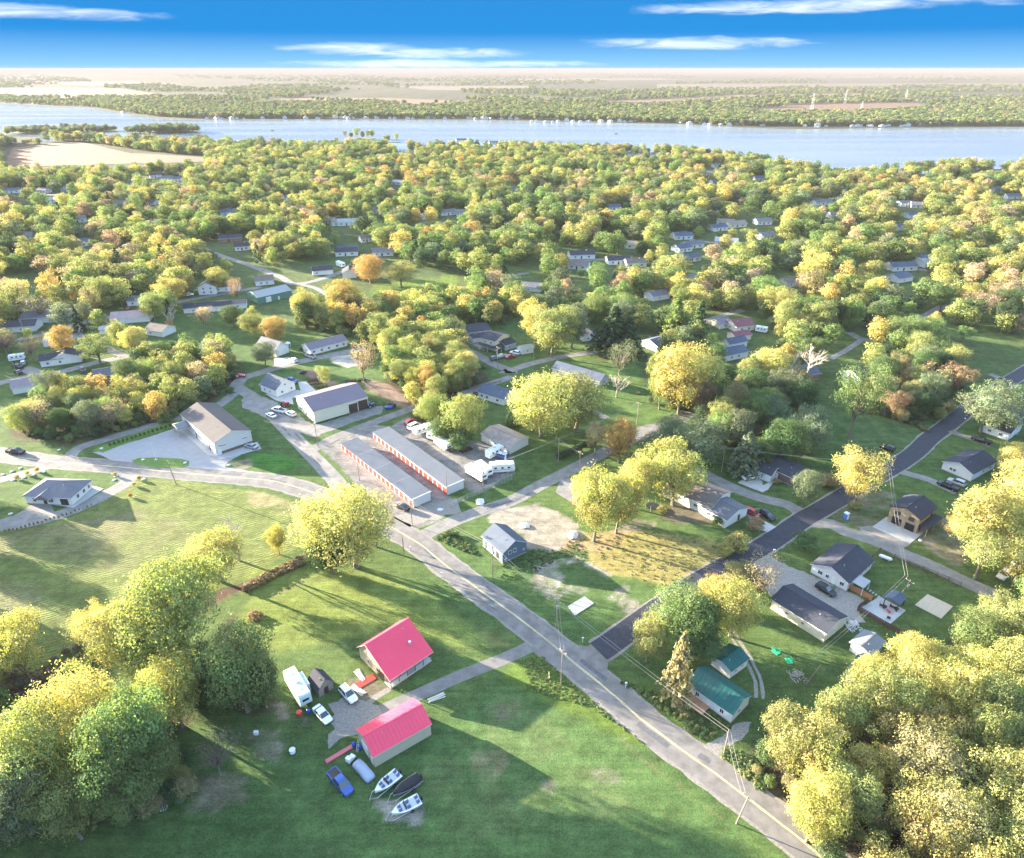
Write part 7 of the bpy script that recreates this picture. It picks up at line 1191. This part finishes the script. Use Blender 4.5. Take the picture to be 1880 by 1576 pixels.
for i, j, l in ((2, 1, 'along the plot from the slate blue house to the slab'), (1, 3, 'over the crossroads towards the golden wood'), (0, 1, 'across the main road at the crossroads'), (3, 4, 'along the lower verge to the bottom edge'), (5, 2, 'from the storage row to the slate blue house'), (8, 6, 'from the metal workshop corner along the storage row'), (6, 5, 'along the left storage row'), (11, 10, 'from the lane to the trailer yard'), (12, 11, 'over the green lawn to the lane'), (13, 11, 'between the two lane poles'), (15, 14, 'over the dark brick ranch'), (15, 16, 'from the black road to the fenced garden'), (16, 17, 'over the long dark roofed barn')):
    wire(pl(i), pl(j), 'upper power cable ' + l, .35); wire(pl(i), pl(j), 'lower power cable ' + l, -.35, .75)
r = simple('flagpole', 'white flagpole standing on the oval grass island', 'flagpole', 'h1122,98'); MB().tube([(0, 0, 0), (0, 0, 6.5)], [.09, .05], 8, TRIM).obj('shaft', None, r); MB().box(-.5, .5, -.5, .5, .06, .25, CONC).obj('base', None, r)
for s, l in (('n586,155', 'small white sign post at the black road mouth'), ('n897,480', 'short marker post on the right verge of the main road'), ('i1377,965', 'white marker post beside the main road lawn'), ('i1150,750', 'pale marker post beside the short black pole'), ('i1375,940', 'mail box on a post beside the main road')):
    r = simple('marker_post', l, 'post', s); MB().box(-.06, .06, -.06, .06, 0, 1.5, TRIM).obj('post_shaft', None, r); MB().box(-.22, .22, -.12, .12, 1.2, 1.55, TRIM).obj('head', None, r)
r = simple('mailbox', 'white mailbox at the corner of the gravel yard and black road', 'mailbox', 'k80,770'); MB().box(-.07, .07, -.07, .07, 0, 1.1, BARK).obj('post', None, r); MB().box(-.3, .3, -.15, .15, 1.1, 1.45, TRIM).obj('box', None, r)
r = simple('yellow_sign', 'yellow marker board lying in the weedy triangle', 'marker board', 'n345,400'); MB().box(-.1, .1, -.9, .9, .1, .5, PAINTY).obj('board', None, r); MB().box(-.05, .05, -.8, -.7, 0, .1, BARK).obj('stake', None, r)
# rubble and brush by the leaning pole
for s, l, m in (('o240,395', 'heap of pale brush beside the leaning pole', PALEBARK), ('k640,1290', 'heap of white rubble at the end of the dark roofed barn', ROCKM)):
    r = random.Random(3); mb = MB()
    for k in range(90): a = r.uniform(0, 6.28); d = r.uniform(0, 1.9); x, y = cos(a) * d, sin(a) * d; z = r.uniform(.05, .9) * (1 - d / 2.4); dx, dy = r.gauss(0, .5), r.gauss(0, .5); mb.tube([(x, y, z), (x + dx, y + dy, z + r.uniform(-.1, .25))], .05 if m is PALEBARK else .12, 4, m)
    o = mb.obj('brush_heap' if m is PALEBARK else 'rubble_heap'); q = g1(s); o.location = (q[0], q[1], 0); tag(o, l, 'heap')
# pylons beyond the lake
for s, h_, l in (('c735,385', 48, 'tall lattice pylon beyond the lake, nearest to the shore'), ('c912,355', 44, 'lattice pylon right of the nearest pylon'), ('c1240,335', 40, 'distant lattice pylon on the right'), ('c1000,400', 30, 'short lattice pylon above the shore houses')):
    r = simple('pylon', l, 'pylon', s)
    for sx in (-1, 1):
        for sy in (-1, 1): MB().tube([(sx * 4, sy * 4, 0), (sx * .8, sy * .8, h_)], [.5, .3], 4, GALV).obj('leg', None, r)
    for z in (.7, .85): MB().box(-8, 8, -.4, .4, h_ * z, h_ * z + 1, GALV).obj('crossarm', None, r)
# ------------------------------------------------------------------ the wooded village and the far country
CLEARP = [px(s) for s in (
 'z500,492 545,480 600,475 650,480 655,500 640,520 600,530 560,545 540,560 500,560 480,540', 'z350,512 480,503 485,560 350,560',
 'z668,520 705,500 838,500 850,512 800,548 710,560 640,560', 'a60,570 300,560 460,562 700,600 950,628 1115,638 1110,680 1000,684 600,694 250,700 60,710 0,640',
 'z840,598 980,598 990,640 1100,640 1180,650 1190,700 1185,760 1130,790 950,800 880,720 850,690', 'z1290,590 1400,578 1412,640 1395,700 1300,690', 'z1490,760 1700,740 1720,800 1640,870 1480,870', 'z1700,680 1900,650 1960,700 1960,900 1700,900',
 'g600,500 720,540 880,560 760,620 620,640 480,720', 'g900,40 1200,20 1200,180 900,200', 'z930,490 1000,486 1000,515 940,525', 'c430,1040 600,1040 620,1090 440,1110', 'b420,990 640,960 640,1010 440,1020', 'c0,1080 330,1110 200,1150 0,1150', 'a1060,1110 1320,1090 1330,1180 1480,1262 1300,1262 1180,1180', 'b1240,1190 1600,1170 1620,1210 1300,1230',
 'c1580,695 1800,690 1800,720 1600,730', 'g60,80 280,80 280,240 60,240')]
FZ = px('z-900,700 -100,690 0,660 60,640 130,640 200,650 260,630 330,612 400,600 450,600 500,585 540,560 580,540 600,470 660,480 690,520 850,520 860,560 930,560 990,545 1010,600 1080,610 1100,600 1180,612 1210,640 1290,600 1340,600 1410,590 1420,650 1400,720 1480,700 1500,660 1560,640 1590,700 1640,680 1760,680 1800,640 2100,640 3000,620 3000,330 c1880,690 1500,700 1230,745 930,750 650,718 370,676 150,630 b1880,630 1300,612 1000,606 700,598 430,612 350,622 200,592 0,596 a1880,590 1500,590 1200,585 1080,578 900,570 640,562 420,552 300,548 180,580 0,560 z-900,225')
FW = [G(*p) for p in FZ]
def pinp(P, x, y): return inpoly(P, x, y)
KB = []
for (X, Y, L_, D_, a, hh) in MIDKEEP:
    c = [(X + cos(a) * u - sin(a) * v, Y + sin(a) * u + cos(a) * v) for u, v in ((0, 0), (L_, 0), (L_, D_), (0, D_))]
    P = [proj(x, y, z) for x, y in c for z in (0, hh)]; xs = [p[0] for p in P]; ys = [p[1] for p in P]; KB.append((min(xs), max(xs), min(ys), max(ys), (c[0][0] + c[2][0]) / 2, (c[0][1] + c[2][1]) / 2, max(L_, D_) / 2))
LANEPX = []
for s in LANES[:2] + LANES[2:]:
    for (x, y) in smooth(gp(s), 6): LANEPX.append((x, y))
LANEPX = np.array(LANEPX)
rf = random.Random(77); cand = []
xs = [p[0] for p in FW]; ys = [p[1] for p in FW]; SP = 9.8; x = max(min(xs), -1150)
while x < min(max(xs), 1150):
    y = min(ys)
    while y < min(max(ys), 1750):
        X = x + rf.uniform(-.42, .42) * SP; Y = y + rf.uniform(-.42, .42) * SP; y += SP
        bx, by = proj(X, Y, 0)
        if float(vnoise(np.array([X]), np.array([Y]), 26, 8)[0]) < .31 and rf.random() < .85: continue
        if bx < -600 or bx > 2480 or not inpoly(FZ, bx, by): continue
        Hh = (9 + 9.5 * rf.random() ** 0.9) * (1.0 if rf.random() > .14 else .5); Wd = Hh * rf.uniform(.8, 1.2); d = zdepth(X, Y, Hh * .6); cxp, cyp = proj(X, Y, Hh * .6); rp = Wd / 2 * FPX / d; tp = proj(X, Y, Hh)[1]
        if any(inpoly(P, bx, by) or inpoly(P, cxp, cyp) for P in CLEARP): continue
        bad = False
        for (x0, x1, y0, y1, hx_, hy_, hr) in KB:
            if abs(X - hx_) < hr + 2 and abs(Y - hy_) < hr + 2: bad = True; break
            if Y < hy_ and cxp + rp * .2 > x0 and cxp - rp * .2 < x1 and tp < y1 - (y1 - y0) * .45 and by > y0 + (y1 - y0) * .3 and (hx_ * 7919 + int(X)) % 10 > 1.5: bad = True; break
        if bad: continue
        if len(LANEPX) and np.min((LANEPX[:, 0] - X) ** 2 + (LANEPX[:, 1] - Y) ** 2) < 12: continue
        dl = np.hypot(LANEPX[:, 0] - X, LANEPX[:, 1] - Y)
        cand.append((d / Hh, X, Y, Hh, Wd))
    x += SP
cand.sort()
TN = ['YG', 'YG', 'Y', 'LG', 'LG', 'G', 'LG', 'GG', 'YG', 'Y', 'YG', 'LG', 'DG', 'PK', 'YG', 'LG', 'GG', 'YG']
def hue_at(X, Y):
    n = float(vnoise(np.array([X]), np.array([Y]), 55, 3)[0]); k = rf.random()
    if X < -120 and Y < 520 and k < .45: return rf.choice(['OR', 'PK', 'OL', 'Y', 'YG', 'YG'])
    if n > .66 and k < .4: return rf.choice(['OR', 'Y', 'OL', 'YG', 'Y'])
    return TN[min(len(TN) - 1, int(k * len(TN)))]
NBR = sum(1 for o in scene.objects if o.name.startswith('broadleaf_tree')); NIND = max(0, 292 - NBR)
allc = sorted([(c[0], 0, c) for c in FILL] + [(c[0] + (0 if -120 < proj(c[1], c[2], 0)[0] < 2000 else 1e3), 1, c) for c in cand], key=lambda t: t[0]); print('broadleaf by hand', NBR, 'fill', len(FILL), 'village', len(cand))
pts = []; nsh = 0
def addp(X, Y, Hh, Wd, tn, idx, z=0.0):
    t = TINT[tn]; k = rf.uniform(.8, 1.2); pts.append((X, Y, z, Wd, Hh, rf.uniform(0, 6.28), idx, t[0] * k * rf.uniform(.93, 1.07), t[1] * k * rf.uniform(.93, 1.07), t[2] * k))
NPT = 0; cand2 = []; restf = []
for q, kind_, c in allc:
    if NPT < NIND:
        if kind_ == 0: _, X, Y, Hh, Wd, kd, tn, lab, grp = c; tree_at(X, Y, Hh, Wd, kd, TINT[tn], lab, 'tree', lab); NPT += 1
        else: cand2.append(c); NPT += 1
    elif kind_ == 0: restf.append(c)
    else: cand2.append(('rest',) + c[1:])
NIND = sum(1 for c in cand2 if c[0] != 'rest'); cand = [c for c in cand2 if c[0] != 'rest'] + [c for c in cand2 if c[0] == 'rest']
KW = ['round1', 'round2', 'tall1', 'flat1', 'vase1', 'gappy1', 'round1', 'vase1', 'gappy2', 'round2']
CN = {'Y': 'golden', 'YG': 'yellow green', 'LG': 'light green', 'G': 'deep green', 'GG': 'grey green', 'DG': 'dark green', 'OR': 'amber', 'PK': 'pinkish', 'RB': 'russet', 'OL': 'olive'}
for c in cand[:NIND]:
    _, X, Y, Hh, Wd = c; tn = hue_at(X, Y); bx, by = proj(X, Y, 0); rg = 'left' if bx < 640 else 'middle' if bx < 1250 else 'right'
    k = rf.choice(KW)
    if tn == 'DG' and rf.random() < .6: k = 'conifer1'; Wd *= .55; Hh *= 1.1
    if tn == 'PK': k = rf.choice(['thin1', 'bare1', 'thin1'])
    kd = 'conifer' if k.startswith('con') else 'thin crowned tree' if tn == 'PK' else 'broadleaf tree'
    tree_at(X, Y, Hh, Wd, k, TINT[tn], '%s%s %s in the near %s of the wooded village, %s' % ('tall ' if Hh > 14 else 'low ' if Hh < 10 else '', CN[tn], kd, rg, ('left part', 'centre part', 'right part')[int(bx / 210) % 3]), 'tree', 'front village trees, %s %s, %s' % (CN[tn], kd, rg))
def pidx(tn): return 5 if (tn == 'DG' and rf.random() < .5) else rf.choice([0, 1, 2, 3, 4, 0, 2, 4])
for c in restf: addp(c[1], c[2], c[3], c[4] * (.6 if c[5].startswith('con') else 1), c[6], rf.choice([0, 1, 2, 4]))
for c in cand[NIND:]:
    _, X, Y, Hh, Wd = c; tn = hue_at(X, Y); i = pidx(tn); addp(X, Y, Hh, Wd * (.6 if i == 5 else 1), tn, i)
nearn = len(pts)
# wooded points, far bank and the country beyond
def in_any(L_, x, y): return any(inpoly(P, x, y) for P in L_)
LK = px(LAKE); FP = [px(s) for s, m, l in FIELDS]; bank = []
for k in range(50000):
    x = rf.uniform(-500, 2380); y = 134 + 98 * rf.random() ** .8
    if y > 232 or inpoly(LK, x, y) or inpoly(LK, x, y + 2.6) or in_any(FP, x, y): continue
    X, Y = G(x, y); n = float(vnoise(np.array([x]), np.array([y * 22.0]), 130, 9)[0])
    if y < 196 and n < .43: continue
    if y < 165 and n < .47: continue
    Hh = rf.uniform(10, 17); s = 1 + max(0, (Y - 2500) / 4000); addp(X, Y, Hh * min(s, 1.25), Hh * 1.15 * min(s, 4), rf.choice(['G', 'LG', 'GG', 'YG', 'OL', 'G', 'GG', 'LG']) , 6 + (k % 2))
for s, n, hh in (('a20,514 100,502 300,496 560,492 635,499 480,510 200,516 30,520', 260, 13), ('a680,512 760,502 900,497 1060,502 1070,510 880,515 720,516', 120, 17), ('a0,568 100,566 215,566 215,580 30,582 0,590', 26, 11), ('a-500,340 200,345 480,362 480,372 200,360 -500,352', 100, 11)):
    P = px(s); x0, x1, y0, y1 = min(p[0] for p in P), max(p[0] for p in P), min(p[1] for p in P), max(p[1] for p in P)
    for k in range(n):
        x, y = rf.uniform(x0, x1), rf.uniform(y0, y1)
        if inpoly(P, x, y): X, Y = G(x, y + 1); addp(X, Y, hh * rf.uniform(.7, 1.15), hh * 1.1, rf.choice(['G', 'GG', 'OL', 'G']), rf.choice([0, 1, 3, 4]), .3)
def gn_scatter(name, pts, protos, label):
    A = np.array(pts, np.float32); me = bpy.data.meshes.new(name); me.vertices.add(len(A)); me.vertices.foreach_set('co', A[:, :3].ravel())
    def fl(n, v, ty='FLOAT', key='value'): a = me.attributes.new(n, ty, 'POINT'); a.data.foreach_set(key, np.ascontiguousarray(v).ravel())
    fl('tsc', np.stack([A[:, 3], A[:, 3], A[:, 4]], 1), 'FLOAT_VECTOR', 'vector'); fl('trot', np.stack([A[:, 5] * 0, A[:, 5] * 0, A[:, 5]], 1), 'FLOAT_VECTOR', 'vector'); a = me.attributes.new('tidx', 'INT', 'POINT'); a.data.foreach_set('value', A[:, 6].astype(np.int32))
    a = me.attributes.new('tint', 'FLOAT_VECTOR', 'POINT'); a.data.foreach_set('vector', np.ascontiguousarray(A[:, 7:10]).ravel())
    c = bpy.data.collections.new(name + '_kinds')
    for i, p in enumerate(protos): o = bpy.data.objects.new('kind_%02d' % i, p); c.objects.link(o)
    o = ob(name, me); tag(o, label, kind='stuff'); g = bpy.data.node_groups.new(name, 'GeometryNodeTree'); g.interface.new_socket('Geometry', in_out='INPUT', socket_type='NodeSocketGeometry'); g.interface.new_socket('Geometry', in_out='OUTPUT', socket_type='NodeSocketGeometry')
    N = g.nodes; L = g.links; gi = N.new('NodeGroupInput'); go = N.new('NodeGroupOutput'); ip = N.new('GeometryNodeInstanceOnPoints'); ci = N.new('GeometryNodeCollectionInfo'); ci.inputs['Collection'].default_value = c; ci.inputs['Separate Children'].default_value = True; ci.inputs['Reset Children'].default_value = True
    def na(n, t): q = N.new('GeometryNodeInputNamedAttribute'); q.data_type = t; q.inputs['Name'].default_value = n; return q.outputs['Attribute']
    L.new(gi.outputs[0], ip.inputs['Points']); L.new(ci.outputs[0], ip.inputs['Instance']); ip.inputs['Pick Instance'].default_value = True; L.new(na('tidx', 'INT'), ip.inputs['Instance Index']); L.new(na('tsc', 'FLOAT_VECTOR'), ip.inputs['Scale'])
    er = N.new('FunctionNodeEulerToRotation'); L.new(na('trot', 'FLOAT_VECTOR'), er.inputs[0]); L.new(er.outputs[0], ip.inputs['Rotation']); L.new(ip.outputs[0], go.inputs[0])
    m = o.modifiers.new('scatter', 'NODES'); m.node_group = g; return o
gn_scatter('village_forest', pts[:nearn], FARS + MIDS, 'dense autumn woodland covering the village between the streets and the lake')
gn_scatter('distant_woods', pts[nearn:], FARS + MIDS, 'hazy woods on the far bank and across the country beyond')
# islands in the lake
for s, w_, l in (('b120,545', 62, 'small island with a cluster of trees in the lake'), ('b282,563', 40, 'smaller island with two trees in the lake'), ('b390,612', 22, 'low spit carrying a single tree in the lake')):
    X, Y = g1(s); o = MB().tube([(0, 0, -.3), (0, 0, .5), (0, 0, .9)], [w_ * .5, w_ * .48, w_ * .4], 18, GRF).obj('island'); o.location = (X, Y, 0.28); o.scale = (1, .5, 1); tag(o, l, kind='structure')
for i, s in enumerate(('b40,543', 'b75,545', 'b105,544', 'b135,546', 'b165,544', 'b185,543', 'b255,562', 'b270,563', 'b318,561', 'b390,611')):
    X, Y = g1(s); hh = (15, 13, 22, 15, 16, 18, 12, 14, 16, 20)[i]; tree_at(X, Y, hh, hh * .75, ('gappy1', 'round1')[i % 2], TINT[('OL', 'LG', 'YG')[i % 3]], ('tree on the larger wooded island in the lake', 'tree on the smaller island in the lake', 'lone tall tree at the lake edge by the islands')[0 if i < 6 else 1 if i < 9 else 2], 'tree', ('trees on the larger island', 'trees on the smaller island', None)[0 if i < 6 else 1 if i < 9 else 2]).location.z = .9
# weeds and tufts: low leafy clumps on verges, ditch and plot
wp = []; rw = random.Random(9)
def weeds(s, n, h0, h1, tns, wf=1.6):
    P = gp(s); x0, x1, y0, y1 = min(p[0] for p in P), max(p[0] for p in P), min(p[1] for p in P), max(p[1] for p in P); k = 0; tr = 0
    while k < n and tr < n * 30:
        tr += 1; X, Y = rw.uniform(x0, x1), rw.uniform(y0, y1)
        if not inpoly(P, X, Y): continue
        h_ = rw.uniform(h0, h1); t = TINT[rw.choice(tns)]; q = rw.uniform(.7, 1.05); wp.append((X, Y, -.05, h_ * wf * rw.uniform(.8, 1.3), h_, rw.uniform(0, 6.28), rw.choice([0, 1]), t[0] * q, t[1] * q, t[2] * q)); k += 1
weeds('n120,280 240,250 290,250 460,400 640,560 850,740 1060,900 1000,870 760,700 560,600 380,560 180,500 200,420', 420, .15, .5, ['YG', 'LG', 'YG', 'LG'])
weeds('n840,440 950,500 1160,650 1280,740 1440,870 1600,790 1640,770 1500,640 1250,560 1100,520 900,430', 330, .3, .8, ['LG', 'G', 'YG', 'LG'])
weeds('n1580,980 1700,1080 1880,1230 1880,1050 1700,940 1620,920', 160, .5, 1.3, ['G', 'LG', 'YG'])
weeds('i1330,640 1430,610 1530,660 1640,760 1600,780 1450,720 1340,680', 150, .3, .8, ['LG', 'G', 'YG'])
weeds('i-40,1010 0,985 200,880 460,765 475,800 200,930 0,1035 -40,1050', 420, .5, 1.7, ['RB', 'OR', 'OL', 'RB', 'PK'], 1.3); weeds('i0,1215 60,1210 80,1245 10,1260', 30, .6, 1.6, ['RB', 'OR']); weeds('z-200,1340 60,1240 180,1190 300,1120 300,1140 180,1210 60,1262 -200,1360', 320, .4, 1.2, ['PU', 'OL', 'PU', 'GG'])
weeds('l0,1300 700,1390 700,1500 0,1500', 120, .5, 1.4, ['G', 'GG', 'YG']); weeds('d30,1150 200,1260 450,1290 800,1230 1100,1160 1400,1040 1560,960 1640,900 1600,880 1400,1000 1000,1110 700,1180 400,1240 200,1220', 420, .6, 1.8, ['G', 'LG', 'OL', 'GG'])
weeds('g650,1100 800,1090 930,1130 1100,1180 1180,1230 1150,1180 1000,1110 700,1060', 200, .6, 2.0, ['G', 'OL', 'GG']); weeds('j200,740 420,740 470,690 600,660 600,830 440,800 240,880', 120, .25, .6, ['OL', 'G', 'YG']); weeds('j0,850 180,770 420,790 300,900 0,1000', 130, .25, .6, ['G', 'LG'])
weeds('j600,640 1150,610 1700,720 1640,790 1220,1030 800,900', 320, .15, .45, ['Y', 'OL', 'YG'], 2.2)
WPROTO = []
for sd in (61, 62):
    V, F, lv, C = crown(sd, 300, 16, .07, 'round', -.25); WPROTO.append(np_mesh('tuft_%d' % sd, V, F, [FOL], lv))
gn_scatter('weeds', wp, WPROTO, 'tufts of tall grass and weeds along verges, ditch and plots')
# understorey of the near woods
up = []
def under(P, n, h0, h1):
    x0, x1, y0, y1 = min(p[0] for p in P), max(p[0] for p in P), min(p[1] for p in P), max(p[1] for p in P); k = tr = 0
    while k < n and tr < n * 30:
        tr += 1; X, Y = rw.uniform(x0, x1), rw.uniform(y0, y1)
        if not inpoly(P, X, Y): continue
        h_ = rw.uniform(h0, h1); t = TINT[rw.choice(['G', 'LG', 'OL', 'YG', 'GG', 'G', 'DG'])]; up.append((X, Y, -.2, h_ * 1.25, h_, rw.uniform(0, 6.28), rw.choice([0, 2]), t[0], t[1], t[2])); k += 1
under(QW, 260, 2, 5.5); under(gp('z30,800 130,815 300,780 405,738 442,695 425,660 330,650 245,690 210,745 120,735 35,770'), 240, 1.8, 4.5); under(gp('z700,650 760,610 850,640 860,690 880,700 840,740 820,805 780,795 750,725 700,690'), 160, 2, 5)
under(gp('l60,1250 400,1300 900,1450 1400,1280 1300,950 1100,700 900,700 600,900 200,1000'), 170, 2, 5); under(gp('l1150,250 1500,250 1900,620 1600,640 1300,560'), 90, 2, 5); under(gp('z1330,835 1400,790 1480,770 1490,720 1400,700 1330,700 1290,640 1200,660 1190,740 1260,770'), 190, 2, 5); under(gp('z1590,760 1700,790 1765,740 1760,680 1640,680 1590,700'), 120, 2, 5); under(gp('z540,600 640,575 800,570 990,565 930,600 850,605 845,640 700,650 660,620 560,610'), 170, 2, 5)
gn_scatter('undergrowth', up, FARS, 'shrubs and saplings filling the floor of the near woods')
# ------------------------------------------------------------------ labels of streets, haze
for i, o in enumerate([o for o in scene.objects if o.name.startswith('lane') and 'label' not in o]): o['label'] = 'one of the narrow lanes and drives glimpsed between houses and trees'; o['group'] = 'village lanes and drives'
bylab = {}
for o in scene.objects:
    if o.parent is None and o.get('category') == 'tree' and 'label' in o: bylab.setdefault(o['label'], []).append(o)
for lb, os_ in bylab.items():
    if 2 <= len(os_) <= 5 and len(lb.split()) <= 15:
        os_.sort(key=lambda o: proj(o.location.x, o.location.y, 0)[0]); W_ = {2: ('left', 'right'), 3: ('leftmost', 'middle', 'rightmost'), 4: ('leftmost', 'left-middle', 'right-middle', 'rightmost'), 5: ('leftmost', 'left-middle', 'middle', 'right-middle', 'rightmost')}[len(os_)]
        for o, w_ in zip(os_, W_): o['label'] = w_ + ' ' + lb
hm = bpy.data.materials.new('haze'); hm.use_nodes = True; t = hm.node_tree
for n in list(t.nodes): t.nodes.remove(n)
out = t.nodes.new('ShaderNodeOutputMaterial'); pv = t.nodes.new('ShaderNodeVolumePrincipled'); pv.inputs['Color'].default_value = (0.23, 0.222, 0.235, 1); pv.inputs['Density'].default_value = 0.00009; pv.inputs['Anisotropy'].default_value = 0.0; t.links.new(pv.outputs[0], out.inputs['Volume'])
hz = MB().box(-36000, 36000, -500, 36000, -1.5, CAMH + 3, hm).obj('haze'); tag(hz, 'thin bright haze over the whole country', kind='stuff')
